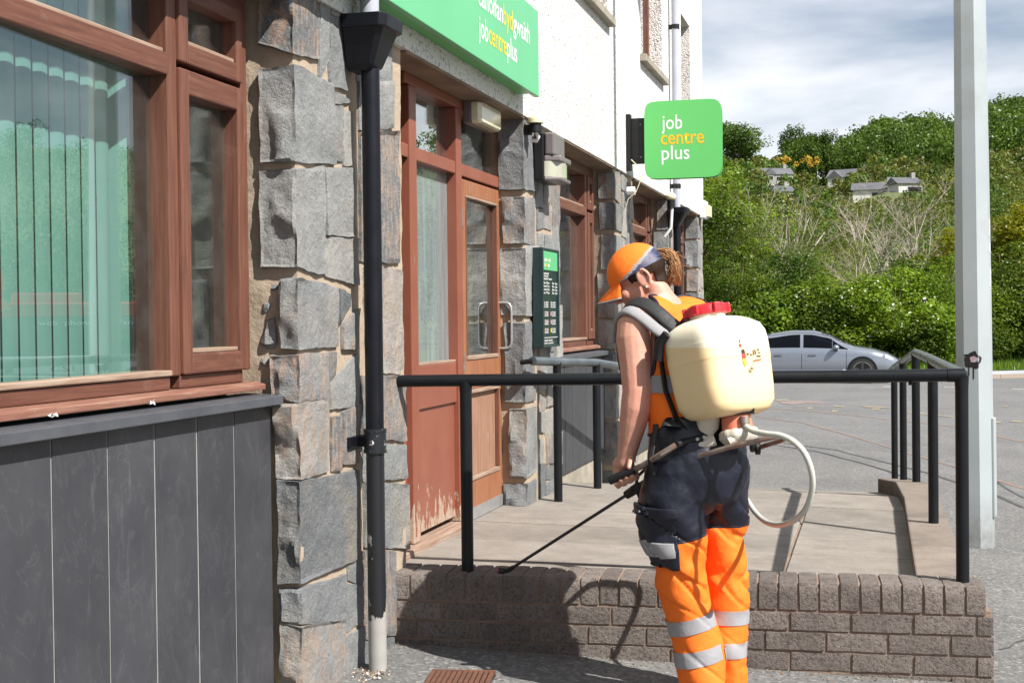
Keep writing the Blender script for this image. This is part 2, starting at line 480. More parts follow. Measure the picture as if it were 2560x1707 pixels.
def mk_brick():
    t = NT('weathered_brick'); p = t.pos()
    k = t.math('ADD', t.math('MULTIPLY', t.rnd(), 0.34), 0.80)
    c = t.mix(t.ramp(t.noise(11, 6, 0.65), [(0.3, 0), (0.7, 1)]), (0.185, 0.155, 0.138), (0.27, 0.23, 0.205))
    c = t.mix(t.ramp(t.noise(5, 5, 0.6, v=t.mapv(p, (1, 1, 2))), [(0.56, 0), (0.72, 0.75)]), c, (0.115, 0.095, 0.078))
    c = t.mix(t.ramp(t.noise(9, 6, 0.7, v=t.mapv(p, loc=(7, 1, 3))), [(0.64, 0), (0.78, 0.7)]), c, (0.25, 0.235, 0.05))
    c = t.mix(t.ramp(t.noise(190, 2, 0.8), [(0.60, 0), (0.72, 0.6)]), c, (0.42, 0.39, 0.35))
    c = t.mix(t.ramp(t.noise(150, 2, 0.8, v=t.mapv(p, loc=(3, 9, 4))), [(0.56, 0), (0.70, 0.7)]), c, (0.07, 0.058, 0.05))
    c = t.mix(1.0, c, k, 'MULTIPLY')
    c = t.mix(t.ramp(t.noise(75, 4, 0.75), [(0.36, 0.75), (0.50, 0)]), c, (0.06, 0.05, 0.043))
    t.col(c); t.set(Roughness=0.93)
    b = t.bump(t.noise(75, 5, 0.75), 1.0, 0.016); t.bump(t.noise(260, 3, 0.7), 0.6, 0.003, prev=b)
    return t.mat
BRICK = mk_brick()
BMORT = mk_mortar('brick_mortar', (0.22, 0.15, 0.115), (0.28, 0.205, 0.15), (0.10, 0.085, 0.06))
def mk_slab(name, a, b, stripe=None):
    t = NT(name); p = t.pos()
    k = t.math('ADD', t.math('MULTIPLY', t.rnd(), 0.20), 0.90)
    c = t.mix(t.ramp(t.noise(4, 7, 0.65), [(0.3, 0), (0.7, 1)]), a, b)
    c = t.mix(t.ramp(t.noise(140, 3, 0.8), [(0.6, 0), (0.75, 0.5)]), c, tuple(min(1, x * 1.5) for x in b))
    c = t.mix(t.ramp(t.noise(9, 7, 0.7, v=t.mapv(p, (1, 1.4, 1))), [(0.35, 0.45), (0.6, 0)]), c, tuple(x * 0.7 for x in a))
    c = t.mix(t.ramp(t.noise(90, 3, 0.8, v=t.mapv(p, loc=(2, 5, 0))), [(0.54, 0), (0.70, 0.65)]), c, tuple(x * 0.45 for x in a))
    c = t.mix(t.ramp(t.noise(2.3, 6, 0.7, v=t.mapv(p, loc=(8, 2, 0))), [(0.48, 0), (0.70, 0.65)]), c, tuple(x * 0.62 for x in a))
    c = t.mix(1.0, c, k, 'MULTIPLY')
    t.col(c); t.set(Roughness=0.92)
    h = t.noise(120, 4, 0.7)
    if stripe: h = t.noise(10, 5, 0.6, v=t.mapv(p, stripe))
    t.bump(h, 0.5, 0.006)
    return t.mat
SLAB = mk_slab('concrete_flag', (0.225, 0.20, 0.172), (0.29, 0.262, 0.23))
KERBM = mk_slab('ribbed_concrete_kerb', (0.19, 0.155, 0.128), (0.26, 0.22, 0.185), (5, 16, 16))
def mk_asphalt():
    t = NT('asphalt'); p = t.pos()
    c = t.mix(t.ramp(t.noise(0.35, 7, 0.6), [(0.3, 0), (0.7, 1)]), (0.118, 0.117, 0.115), (0.168, 0.166, 0.162))
    c = t.mix(t.ramp(t.noise(1.6, 6, 0.65), [(0.4, 0), (0.75, 0.6)]), c, (0.205, 0.198, 0.188))
    v = t.voro(75, out='Color'); s = nd(t.nt, 'SeparateColor'); t.l(v, s.inputs[0])
    c = t.mix(t.ramp(s.outputs[0], [(0.70, 0), (1.0, 0.5)]), c, (0.40, 0.39, 0.37))
    c = t.mix(t.ramp(s.outputs[1], [(0.65, 0), (1.0, 0.6)]), c, (0.045, 0.045, 0.045))
    c = t.mix(t.ramp(t.noise(0.8, 5, 0.6, v=t.mapv(p, (2.5, 0.35, 1), rot=(0, 0, 0.35))), [(0.5, 0), (0.7, 0.35)]), c, (0.095, 0.094, 0.094))
    t.col(c); t.set(Roughness=0.88)
    b = t.bump(t.noise(160, 4, 0.75), 0.6, 0.006); t.bump(t.voro(75), 0.35, 0.006, prev=b)
    return t.mat
ASPH = mk_asphalt()
TAR = simple('tar_seam', (0.055, 0.055, 0.058), (0.09, 0.09, 0.09), 6, 0.7)
RUSTL = simple('rusty_seam', (0.27, 0.17, 0.125), (0.21, 0.16, 0.135), 5, 0.9)
YLINE = NT('worn_yellow_marking')
_t = YLINE; _n = _t.noise(5, 6, 0.7)
_t.col(_t.mix(_t.ramp(_n, [(0.44, 0), (0.62, 1)]), (0.17, 0.165, 0.155), (0.42, 0.33, 0.15))); _t.set(Roughness=0.85)
YLINE = _t.mat
RUST = simple('rusty_iron', (0.16, 0.065, 0.035), (0.09, 0.042, 0.028), 30, 0.85, bump=0.4, bscale=120)
KSTONE = simple('far_kerb_stone', (0.34, 0.27, 0.22), (0.28, 0.23, 0.19), 3, 0.9)
def mk_lamp():
    t = NT('galvanised_column_paint'); p = t.pos()
    c = t.mix(t.ramp(t.noise(1.6, 5, 0.6), [(0.3, 0), (0.7, 1)]), (0.33, 0.37, 0.385), (0.39, 0.43, 0.445))
    c = t.mix(t.ramp(t.noise(2.0, 7, 0.65, v=t.mapv(p, (1, 1, 1.1), loc=(2, 1, 5.3))), [(0.56, 0), (0.72, 0.5)]), c, (0.27, 0.27, 0.275))
    sep = nd(t.nt, 'SeparateXYZ'); t.l(p, sep.inputs[0])
    c = t.mix(t.math('MULTIPLY', t.ramp(sep.outputs[2], [(0.0, 0.9), (0.3, 0)]), t.noise(22, 4)), c, (0.13, 0.115, 0.10))
    c = t.mix(t.ramp(t.noise(45, 3, 0.8), [(0.73, 0), (0.76, 0.8)]), c, (0.16, 0.13, 0.11))
    t.col(c); t.set(Roughness=0.45); t.bump(t.noise(60, 3), 0.06, 0.003)
    return t.mat
LAMPM = mk_lamp()
def mk_leaf(name, c1, c2, trans=0.45, rnd=0.25, patch=0.55):
    t = NT(name); t.nt.nodes.remove(t.b)
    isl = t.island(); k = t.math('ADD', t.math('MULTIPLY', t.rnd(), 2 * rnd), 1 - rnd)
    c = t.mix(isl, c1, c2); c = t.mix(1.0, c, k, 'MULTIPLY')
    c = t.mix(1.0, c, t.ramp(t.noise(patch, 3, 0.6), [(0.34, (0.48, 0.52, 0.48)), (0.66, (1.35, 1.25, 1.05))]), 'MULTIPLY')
    d = nd(t.nt, 'BsdfDiffuse'); tl = nd(t.nt, 'BsdfTranslucent'); g = nd(t.nt, 'BsdfGlossy'); g.inputs['Roughness'].default_value = 0.38
    g.inputs[0].default_value = (0.5, 0.5, 0.5, 1)
    t.l(c, d.inputs[0]); t.l(t.mix(1.0, c, (1.25, 1.15, 0.5), 'MULTIPLY'), tl.inputs[0])
    m = nd(t.nt, 'MixShader'); m.inputs[0].default_value = trans; t.l(d.outputs[0], m.inputs[1]); t.l(tl.outputs[0], m.inputs[2])
    m2 = nd(t.nt, 'MixShader'); m2.inputs[0].default_value = 0.03; t.l(m.outputs[0], m2.inputs[1]); t.l(g.outputs[0], m2.inputs[2])
    t.l(m2.outputs[0], t.out.inputs[0]); return t.mat
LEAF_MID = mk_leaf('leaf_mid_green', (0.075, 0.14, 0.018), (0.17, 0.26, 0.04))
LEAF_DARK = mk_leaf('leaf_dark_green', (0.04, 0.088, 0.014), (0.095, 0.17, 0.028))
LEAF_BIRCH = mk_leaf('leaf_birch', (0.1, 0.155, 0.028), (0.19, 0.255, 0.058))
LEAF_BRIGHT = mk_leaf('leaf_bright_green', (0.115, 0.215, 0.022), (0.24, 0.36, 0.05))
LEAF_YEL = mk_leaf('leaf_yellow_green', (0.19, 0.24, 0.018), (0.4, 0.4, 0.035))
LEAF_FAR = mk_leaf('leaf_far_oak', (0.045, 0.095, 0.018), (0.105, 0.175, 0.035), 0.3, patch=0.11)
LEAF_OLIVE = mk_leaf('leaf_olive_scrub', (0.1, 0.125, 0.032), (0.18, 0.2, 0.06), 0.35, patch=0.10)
BLOSSOM = simple('white_blossom', (0.72, 0.72, 0.62), rough=0.8)
GORSE = simple('yellow_gorse_bloom', (0.55, 0.36, 0.02), (0.42, 0.24, 0.02), 3, 0.8)
BARK = simple('grey_brown_bark', (0.16, 0.125, 0.09), (0.095, 0.075, 0.055), 12, 0.9, bump=0.4)
TWIG = simple('pale_bare_twigs', (0.42, 0.37, 0.31), (0.30, 0.26, 0.21), 4, 0.9)
GRASS = mk_leaf('grass_blade', (0.075, 0.155, 0.018), (0.16, 0.25, 0.04), 0.4)
TERR = simple('rough_hill_grass', (0.085, 0.12, 0.03), (0.13, 0.145, 0.05), 0.08, 0.95)
VERGE = simple('verge_turf', (0.06, 0.115, 0.018), (0.105, 0.165, 0.03), 2, 0.95)
# ================================================================== the building
BLD = thing('office_building', 'white pebbledashed building with dark stone piers and brown timber windows at left', 'building', (XF, 9.0, 0.0))
Y_END = fy(1758)
Z_RB = 2.46
PIERS = [(4.328, 5.44), (7.447, 8.36), (10.195, 11.05), (12.93, 13.56), (15.17, Y_END + 0.14)]

def wall_holes(name, X, y0, y1, z0, z1, holes, depth, mat, parent):
    ys = sorted({y0, y1, *[h[0] for h in holes], *[h[1] for h in holes]})
    zs = sorted({z0, z1, *[h[2] for h in holes], *[h[3] for h in holes]})
    def hole(i, j):
        if i < 0 or j < 0 or i >= len(ys)-1 or j >= len(zs)-1: return None
        a, b = (ys[i]+ys[i+1])/2, (zs[j]+zs[j+1])/2
        return any(h[0] < a < h[1] and h[2] < b < h[3] for h in holes)
    m = MB()
    for i in range(len(ys)-1):
        for j in range(len(zs)-1):
            if hole(i, j): continue
            a, b, c, d = ys[i], ys[i+1], zs[j], zs[j+1]
            m.add([(X,a,c),(X,b,c),(X,b,d),(X,a,d)], [(0,1,2,3)])
            for (ii, jj, e) in ((i-1, j, ((a,c),(a,d))), (i+1, j, ((b,d),(b,c))), (i, j-1, ((b,c),(a,c))), (i, j+1, ((a,d),(b,d)))):
                if hole(ii, jj) is not False:
                    (p, q), (r, s_) = e
                    m.add([(X,p,q),(X,r,s_),(X-depth,r,s_),(X-depth,p,q)], [(0,1,2,3)])
    return m.build(name, mat, parent)
XU = XF + 0.012                     # the render stands a little proud of the stone
UP_WIN = [(7.55, fy(1514, 5), 3.50, 5.0), (fy(1598, 110), fy(1652, 190), 3.50, 5.0), (fy(1700, 200), fy(1722, 200), 2.98, 4.35), (1.5, 4.0, 3.5, 5.0)]
wall_holes('rendered_wall', XU, -6.0, Y_END, Z_RB, 6.6, [(a, b, c, d) for a, b, c, d in UP_WIN], 0.16, RENDER, BLD)
m = MB(); m.box(XF - 7.9, XF - 0.45, -6, Y_END - 0.02, -0.2, 6.58)
# shell of the other sides: end wall, back wall and roof
MB().box(XF - 8, XU - 0.002, Y_END - 0.16, Y_END - 0.003, Z_RB + 0.002, 6.6).build('end_wall', RENDER, BLD)
MB().box(XF - 8, XF - 0.16, Y_END - 0.10, Y_END + 0.10, -0.6, Z_RB).build('end_wall', MORTAR, BLD)
MB().box(XF - 8.2, XF - 8.0, -6, Y_END, -0.6, 6.6).build('back_wall', RENDER, BLD)
MB().box(XF - 8, XU - 0.16, -6.2, -6.0, -0.2, 6.6).build('end_wall', RENDER, BLD)
m = MB(); m.prism([(XF + 0.35, -6.3, 6.58), (XF - 4, -6.3, 9.2), (XF - 8.4, -6.3, 6.58)], (0, Y_END + 6.6, 0)); m.build('roof', CAPM, BLD)
m = MB(); m.box(XF - 4.2, XF - 4.05, -6, Y_END - 0.2, -0.2, Z_RB); m.build('inner_wall', simple('inner_wall_paint', (0.20, 0.21, 0.20), rough=0.9), BLD)
MB().box(XF - 4.05, XF - 0.17, -6, Y_END - 0.2, 0.20, 0.28).build('inner_floor', simple('inner_carpet', (0.05, 0.055, 0.06), rough=0.95), BLD)
MB().box(XF - 4.05, XF - 0.162, -6, Y_END - 0.2, Z_RB + 0.05, Z_RB + 0.12).build('inner_ceiling', simple('inner_ceiling_paint', (0.5, 0.5, 0.48), rough=0.9), BLD)

# soffits over the recesses
OPEN = [(0.6, PIERS[0][0]), (PIERS[0][1], PIERS[1][0]), (PIERS[1][1], PIERS[2][0]), (PIERS[2][1], PIERS[3][0]), (PIERS[3][1], PIERS[4][0])]
for a, b in OPEN:
    MB().box(XR - 0.02, XU - 0.006, a + 0.01, b - 0.01, Z_RB - 0.012, Z_RB + 0.04).build('soffit', SOFFIT, BLD)

# ------------------------------------------------------------------ stones
def facets(seed, sl=0.34, n=9, spread=0.02):
    # broken rock face: the upper and lower hulls of random planes, continuous and sharp-edged
    rg = random.Random(seed)
    A = [(rg.gauss(0, sl), rg.gauss(0, sl), rg.uniform(-spread, 0)) for _ in range(n)]
    Bq = [(rg.gauss(0, sl), rg.gauss(0, sl), rg.uniform(0, spread)) for _ in range(n)]
    return lambda a, b: 0.5 * max(x * a + y * b + c for x, y, c in A) + 0.75 * min(x * a + y * b + c for x, y, c in Bq)
def stone(parent, c8, seed, cell=0.03, amp=0.010, rough=0.016, name='stone', round_=0.004, mat=None):
    """c8: corners [x back/front][y near/far][z low/high] as dict of Vectors; rock-faced block with an uneven outline"""
    dx = (c8[1,0,0] - c8[0,0,0]).length; dy = (c8[1,1,0] - c8[1,0,0]).length; dz = (c8[1,0,1] - c8[1,0,0]).length
    nx, ny, nz = [max(2, min(26 if mat is None else 90, int(round(q / cell)))) for q in (dx, dy, dz)]
    if mat is None:                                   # stones sit tight in narrow joints
        cc_ = sum((c8[k_] for k_ in c8), Vector()) / 8
        for k_ in c8:
            d_ = c8[k_] - cc_; c8[k_] = c8[k_] + Vector((0, math.copysign(0.006, d_.y) if k_[1] == 1 else 0, math.copysign(0.006, d_.z)))
    fc = facets(seed); ff_ = facets(seed + 1, 0.035, 5, 0.003); ctr = sum((c8[k_] for k_ in c8), Vector()) / 8
    idx = {}; vs = []; fs = []
    off = Vector((seed * 3.17 % 97, seed * 1.31 % 89, seed * 0.77 % 83))
    def vert(i, j, k):
        key = (i, j, k)
        if key in idx: return idx[key]
        u, v, w = i/nx, j/ny, k/nz
        p = Vector((0, 0, 0))
        for a in (0, 1):
            for b in (0, 1):
                for c in (0, 1):
                    p += c8[a,b,c] * ((u if a else 1-u) * (v if b else 1-v) * (w if c else 1-w))
        q = p + off
        nv = noise.noise_vector(q * 7.0) * amp + noise.noise_vector(q * 19.0) * amp * 0.55
        e = (u in (0, 1)) + (v in (0, 1)) + (w in (0, 1))
        if u == 1 and 0 < v < 1 and 0 < w < 1: nv.x = nv.x * 0.7
        if v == 0:                                    # broken reveal face turned towards the street end
            if mat is None: nv.y += -rough * 0.55 + max(-0.026, min(0.010, -fc(p.x - ctr.x, p.z - ctr.z))) * (rough / 0.018) * (0.35 if e > 1 else 1.0) + noise.noise(q * 34.0) * rough * 0.20
            else: nv.y += noise.noise(q * 12.0) * 0.006
        elif u == 1 and e == 1 and mat is None: nv.x += ff_(p.y - ctr.y, p.z - ctr.z) + noise.noise(q * 30.0) * 0.0012
        if e >= 2:
            d = (ctr - p); nv += d.normalized() * round_ * (0.6 + 0.8 * abs(noise.noise(q * 13.0)))
            if v in (0, 1) and w in (0, 1): nv.z += (1 if w == 0 else -1) * round_ * 0.5
        idx[key] = len(vs); vs.append(p + nv); return idx[key]
    for j in range(ny):
        for k in range(nz):
            fs.append((vert(nx,j,k), vert(nx,j+1,k), vert(nx,j+1,k+1), vert(nx,j,k+1)))
    for i in range(nx):
        for k in range(nz):
            fs.append((vert(i,0,k), vert(i+1,0,k), vert(i+1,0,k+1), vert(i,0,k+1)))
            fs.append((vert(i+1,ny,k), vert(i,ny,k), vert(i,ny,k+1), vert(i+1,ny,k+1)))
    for i in range(nx):
        for j in range(ny):
            fs.append((vert(i,j,nz), vert(i+1,j,nz), vert(i+1,j+1,nz), vert(i,j+1,nz)))
            fs.append((vert(i,j+1,0), vert(i+1,j+1,0), vert(i+1,j,0), vert(i,j,0)))
    m = MB(); m.add(vs, fs)
    return m.build(name, mat or STONE, parent, smooth=20)
def c8box(xb, y0, y1, z00, z01, z10, z11, xf=XF, y0b=None, y1b=None):
    """z00: low at near end, z01: high near, z10: low far, z11: high far"""
    return {(0,0,0): Vector((xb,y0,z00)), (0,0,1): Vector((xb,y0,z01)), (0,1,0): Vector((xb,y1,z10)), (0,1,1): Vector((xb,y1,z11)),
            (1,0,0): Vector((xf,y0,z00)), (1,0,1): Vector((xf,y0,z01)), (1,1,0): Vector((xf,y1,z10)), (1,1,1): Vector((xf,y1,z11))}
# first pier, stone by stone: (px of near edge on the front, px of far edge, y top near, y top far, y bottom near, y bottom far, reveal: px inner, y top, y bottom) in the photograph
def zf(px, py): return on_x(px, py, XF).z
def zr(px, py, Y): return on_y(px, py, Y).z
pier1 = stone(BLD, c8box(XF - 0.40, PIERS[0][0] + 0.013, PIERS[0][1] - 0.015, -0.3, Z_RB + 0.01, -0.3, Z_RB + 0.01, XF - 0.014), 900, 0.03, 0.007, 0.006, 'stone_pier', 0.003, MORTAR)
QUO = [ # px corner, px far, yt corner, yt far, yb corner, yb far, reveal inner px, reveal yt, reveal yb
 (742, 808, -60, -60, 132, 153, 646, -60, 104), (748, 846, 167, 219, 405, 411, 648, 178, 405), (755, 818, 428, 420, 668, 685, 650, 430, 668),
 (761, 847, 697, 722, 868, 867, 699, 700, 866), (763, 820, 888, 886, 1000, 1000, 676, 890, 988), (764, 820, 1006, 1004, 1192, 1178, 686, 1011, 1193),
 (767, 894, 1203, 1178, 1452, 1396, 695, 1200, 1456), (771, 857, 1468, 1442, 1552, 1552, 700, 1472, 1552), (771, 857, 1558, 1558, 1760, 1760, 702, 1558, 1760)]
for n, (xc, xr, yc, yr, bc, br, xi, rt, rb) in enumerate(QUO):
    y0 = PIERS[0][0] - 0.004 + random.uniform(-0.006, 0.006); y1 = fy(xr)
    xin = on_y(xi, (rt + rb) / 2, y0).x
    c = c8box(xin, y0, y1, zf(xc, bc), zf(xc, yc), zf(xr, br), zf(xr, yr))
    c[0,0,0].z = zr(xi, rb, y0); c[0,0,1].z = zr(xi, rt, y0)
    stone(pier1, c, 11 + n * 5, 0.0115, 0.007, 0.019)
FRT = [(838,876,-60,-60,40,44),(812,836,-60,10,196,150),(838,878,30,60,214,230),(841,866,270,268,400,404),(868,893,280,285,417,412),(850,886,236,250,262,258),
 (821,890,426,424,588,590),(821,898,596,600,690,710),(850,878,722,735,806,760),(858,899,812,770,870,872),(821,845,886,884,950,940),(828,897,958,884,1022,1012),
 (829,853,1042,1042,1176,1172),(857,898,1030,1016,1158,1160),(868,900,1408,1400,1455,1466),(859,903,1462,1472,1588,1550),(857,903,1600,1570,1700,1690)]
# behind and beyond the drainpipe
for (a, b, t, u) in [(906,994,70,205),(908,993,212,327),(908,1003,334,654),(918,958,668,800),(962,1012,672,932),(920,957,806,930),(906,1014,940,1098),(908,1017,1112,1202),(908,1021,1212,1370),(906,984,1382,1600),(906,980,1606,1720),(905,994,-60,62),
                     (900,985,1606,1720)][:12]:
    FRT.append((a, b, t, t + random.randint(-6, 8), u, u + random.randint(-8, 6)))
for n, (a, b, ta, tb, ba, bb) in enumerate(FRT):
    y0, y1 = fy(a), fy(b)
    if b > 980: y1 = min(y1, PIERS[0][1] + 0.01)
    stone(pier1, c8box(XF - 0.10 if b < 980 else XF - 0.24, y0, y1, zf(a, ba), zf(a, ta), zf(b, bb), zf(b, tb), XF - random.uniform(-0.004, 0.008)), 200 + n * 3, 0.016, 0.008, 0.006)
# small stones bedded in the mortar of the reveal
for n, (a, b, t, u) in enumerate([(674,694,707,733),(652,682,745,790),(652,688,792,870),(652,670,888,915)]):
    Y = PIERS[0][0]
    p0, p1 = on_y(a, u, Y), on_y(b, t, Y)
    stone(pier1, c8box(p0.x, Y + 0.006, Y + 0.12, p0.z, p1.z, p0.z, p1.z, p1.x), 300 + n, 0.016, 0.012, 0.012, round_=0.014)

def pier(ya, yb, z0, z1, seed, quoins, cell=0.03, quoin_len=(0.2, 0.34)):
    rng = random.Random(seed)
    core = stone(BLD, c8box(XF - 0.4, ya + 0.012, yb - 0.015, z0 - 0.3, z1 + 0.01, z0 - 0.3, z1 + 0.01, XF - 0.014), seed * 77, 0.04, 0.007, 0.006, 'stone_pier', 0.003, MORTAR)
    n = seed * 50
    for (a, b) in quoins:
        L = rng.uniform(*quoin_len); L = min(L, yb - ya - 0.02)
        d = rng.uniform(0.10, 0.145)
        c = c8box(XF - d, ya + rng.uniform(-0.01, 0.006), ya + L, a + rng.uniform(0, .02), b - rng.uniform(0, .02), a + rng.uniform(-0.02, .03), b - rng.uniform(-0.02, .03))
        stone(core, c, n, cell, 0.008, 0.018); n += 3
    # irregular infill on the rest of the front
    cols = [ya + 0.30]
    while cols[-1] < yb - 0.16: cols.append(min(yb, cols[-1] + rng.uniform(0.13, 0.24)))
    if yb - cols[-1] > 0.05: cols[-1] = yb
    for q in range(len(cols) - 1):
        z = z0 - 0.1
        last = (q == len(cols) - 2)
        while z < z1 - 0.04:
            h = rng.uniform(0.13, 0.34) if last else rng.uniform(0.08, 0.25)
            t = min(z1 - 0.005, z + h)
            j = [rng.uniform(-0.022, 0.022) for _ in range(6)]
            stone(core, c8box(XF - (0.14 if last else 0.10), cols[q] + 0.012 + j[4], cols[q+1] - 0.008 + (0 if last else j[5]), z + j[0], t - 0.018 + j[1], z + j[2], t - 0.018 + j[3], XF - rng.uniform(-0.004, 0.012)), n, cell + 0.005, 0.008, 0.006)
            n += 2; z = t
    return core
def zq(px, ys): return [zf(px, y) for y in ys]
q2 = [(1.36 - 0, 0)]
tops = [287, 491, 616, 800, 1018, 1206]; bots = [475, 612, 790, 1008, 1198, 1275]
pier2 = pier(PIERS[1][0], PIERS[1][1], 0.30, Z_RB, 2, [(zf(1317, b), zf(1314, t)) for t, b in zip(tops, bots)], 0.016)
def quoin_rows(z0, z1, seed):
    rng = random.Random(seed); z = z1 - 0.01; out = []
    while z > z0:
        h = rng.uniform(0.22, 0.40); out.append((z - h, z - 0.015)); z -= h
    return out
pier3 = pier(PIERS[2][0], PIERS[2][1], 0.15, Z_RB, 3, quoin_rows(0.05, Z_RB, 31), 0.022)
pier4 = pier(PIERS[3][0], PIERS[3][1], -0.05, Z_RB, 4, quoin_rows(-0.1, Z_RB, 41), 0.028)
pier5 = pier(PIERS[4][0], PIERS[4][1], -0.1, Z_RB, 5, quoin_rows(-0.2, Z_RB, 51), 0.03)

# ------------------------------------------------------------------ windows
def bar(parent, y0, y1, z0, z1, x0, x1, mat, name, bevel=0.004):
    return MB().box(x0, x1, y0, y1, z0, z1).build(name, mat, parent, bevel=bevel)
def window(ya, yb, y_mull, name, zsill=1.15, ztop=2.43, skew=0.0):
    """fixed light with a top light on the left, side-hung casement with its own top light on the right"""
    W = MB().box(XR - 0.075, XR - 0.004, ya, ya + 0.05, zsill + 0.02, ztop).build(name, WOODV, BLD, bevel=0.004)
    xb, xf = XR - 0.075, XR
    bar(W, ya + 0.051, yb, ztop - 0.05, ztop + 0.02, xb, xf - 0.003, WOODH, 'head_rail')
    bar(W, yb - 0.048, yb, zsill + 0.05, ztop - 0.051, xb, xf, WOODV, 'frame_post')
    bar(W, y_mull - 0.045, y_mull + 0.012, zsill + 0.05, ztop - 0.051, xb, xf, WOODV, 'mullion')
    # fixed light
    bar(W, ya + 0.051, y_mull - 0.046, 2.085, 2.150, xb, xf + 0.004, WOODH, 'transom')
    bar(W, ya + 0.051, y_mull - 0.046, 2.151, 2.165, xb + 0.02, xf - 0.012, WOODW, 'glazing_bead', 0.003)
    bar(W, ya + 0.051, y_mull - 0.046, zsill + 0.01, zsill + 0.05, xb, xf - 0.004, WOODH, 'bottom_rail')
    bar(W, ya + 0.051, y_mull - 0.046, zsill + 0.051, zsill + 0.068, xb + 0.02, xf + 0.004, WOODW, 'glazing_bead', 0.004)
    for z0, z1 in ((zsill + 0.04, 2.09), (2.14, ztop - 0.04)):      # panes sit slightly out of true in the rebate
        a_, b_ = ya + 0.04, y_mull - 0.04; k_ = skew * (b_ - a_); x_ = xb + 0.012
        m = MB(); m.prism([(x_, b_, z0), (x_ + k_, a_, z0), (x_ + k_ + 0.006, a_, z0), (x_ + 0.006, b_, z0)], (0, 0, z1 - z0)); m.build('pane', GLASS, W)
    # casement and its top light
    c0, c1 = y_mull + 0.014, yb - 0.049
    bar(W, c0, c1, zsill + 0.01, zsill + 0.0505, xb, xf - 0.004, WOODH, 'bottom_rail')
    for (z0, z1, zb, zt) in ((zsill + 0.052, 2.118, 0.062, 0.075), (2.136, ztop - 0.052, 0.06, 0.05)):
        bar(W, c0, c0 + 0.055, z0, z1, xb + 0.02, xf + 0.012, WOODV, 'casement_stile', 0.005)
        bar(W, c1 - 0.040, c1, z0, z1, xb + 0.02, xf + 0.010, WOODV, 'casement_stile', 0.005)
        bar(W, c0 + 0.056, c1 - 0.041, z0, z0 + zb, xb + 0.02, xf + 0.011, WOODH, 'casement_rail', 0.005)
        bar(W, c0 + 0.056, c1 - 0.041, z1 - zt, z1, xb + 0.02, xf + 0.011, WOODH, 'casement_rail', 0.005)
        bar(W, c0 + 0.057, c1 - 0.042, z0 + zb + 0.001, z0 + zb + 0.014, xb + 0.03, xf, WOODW, 'glazing_bead', 0.003)
        MB().box(xb + 0.030, xb + 0.036, c0 + 0.05, c1 - 0.036, z0 + zb - 0.01, z1 - zt + 0.01).build('pane', GLASS, W)
    m = MB(); m.prism([(xb, 0, zsill - 0.006), (xf + 0.045, 0, zsill - 0.018), (xf + 0.045, 0, zsill + 0.001), (xf + 0.01, 0, zsill + 0.009), (xb, 0, zsill + 0.009)], (0, yb + 0.02 - ya, 0))
    m.v = [(a, b + ya, c) for a, b, c in m.v]
    m.build('window_sill', SILLW, W, bevel=0.003)
    return W
win1 = window(2.2, fy(622, 600, XR), fy(443, 600, XR), 'window_frame', skew=0.043)
win0 = window(0.7, 2.18, 1.7, 'window_frame')
win2 = window(PIERS[1][1] - 0.02, PIERS[2][0] - 0.02, fy(1466, 500, XR), 'window_frame')
win3 = window(PIERS[2][1] - 0.02, PIERS[3][0] - 0.02, fy(1617, 500, XR), 'window_frame')
win4 = window(PIERS[3][1] - 0.02, PIERS[4][0] - 0.02, PIERS[4][0] - 0.45, 'window_frame')
# vertical blinds behind the first and second windows
xbl = XR - 0.17
ys = fy(330, 600, xbl); n = 0
while ys > 1.2:
    w = 0.066 if n > 1 else 0.055
    tilt = -0.001 if n != 1 else -0.024
    m = MB()
    P = [[(xbl + tilt * (q - 0.5) * 2 + 0.004 * math.sin(q * 3.14), ys - w * q, z) for q in (0, 0.25, 0.5, 0.75, 1.0)] for z in (1.20, 1.6, 2.0, 2.40)]
    m.grid(P); b = m.build('blind_slat', BLIND, win1, smooth=60)
    if n < 14: MB().tube([(xbl, ys - w * 0.5, 1.197), (xbl + 0.012, ys - w * 1.0, 1.18), (xbl, ys - w * 1.5, 1.197)], 0.0018, 5).build('blind_chain', BLACKM, win1)
    ys -= w * 1.17; n += 1
MB().box(xbl - 0.02, xbl + 0.02, 1.0, fy(400, 600, xbl), 2.40, 2.425).build('blind_track', WHITE, win1)
ys = PIERS[2][0] - 0.9
for n in range(11):
    MB().grid([[(xbl + 0.02 * (q - 0.5), ys - 0.06 * q, z) for q in (0, 0.5, 1.0)] for z in (1.2, 2.4)]).build('blind_slat', BLIND, win2)
    ys -= 0.075

# ------------------------------------------------------------------ cladding under the windows
def cladding(ya, joints, z0, name_cap=True, zcap=1.10, xp=XF - 0.09):
    back = MB().box(xp - 0.06, xp - 0.0012, ya, joints[-1], z0, zcap).build('cladding_panel', SEAL, BLD)
    e = [ya] + joints
    for a, b in zip(e[:-1], e[1:]):
        g = random.uniform(0.0035, 0.0062)
        MB().box(xp - 0.0011, xp + random.uniform(0.0012, 0.003), a + g, b - g, z0 - 0.002, zcap - 0.004).build('board', BOARD, back, bevel=0.0015)
    m = MB(); m.prism([(xp - 0.09, ya, zcap - 0.012), (xp + 0.045, ya, zcap - 0.016), (xp + 0.045, ya, zcap + 0.014), (xp - 0.09, ya, zcap + 0.022)], (0, joints[-1] - ya + 0.01, 0))
    m.build('capping', CAPM, back, bevel=0.003)
    MB().box(xp - 0.10, xp - 0.062, ya, joints[-1], z0 - 0.4, zcap).build('backing', DARK, back)
    return back
xp = XF - 0.09
js = [fy(p, 1100, xp) for p in (126, 267, 385, 491, 584, 676)]
w = js[1] - js[0]
cl1 = cladding(js[0] - w * 9, [js[0] - w * k for k in range(8, 0, -1)] + js, 0.16)
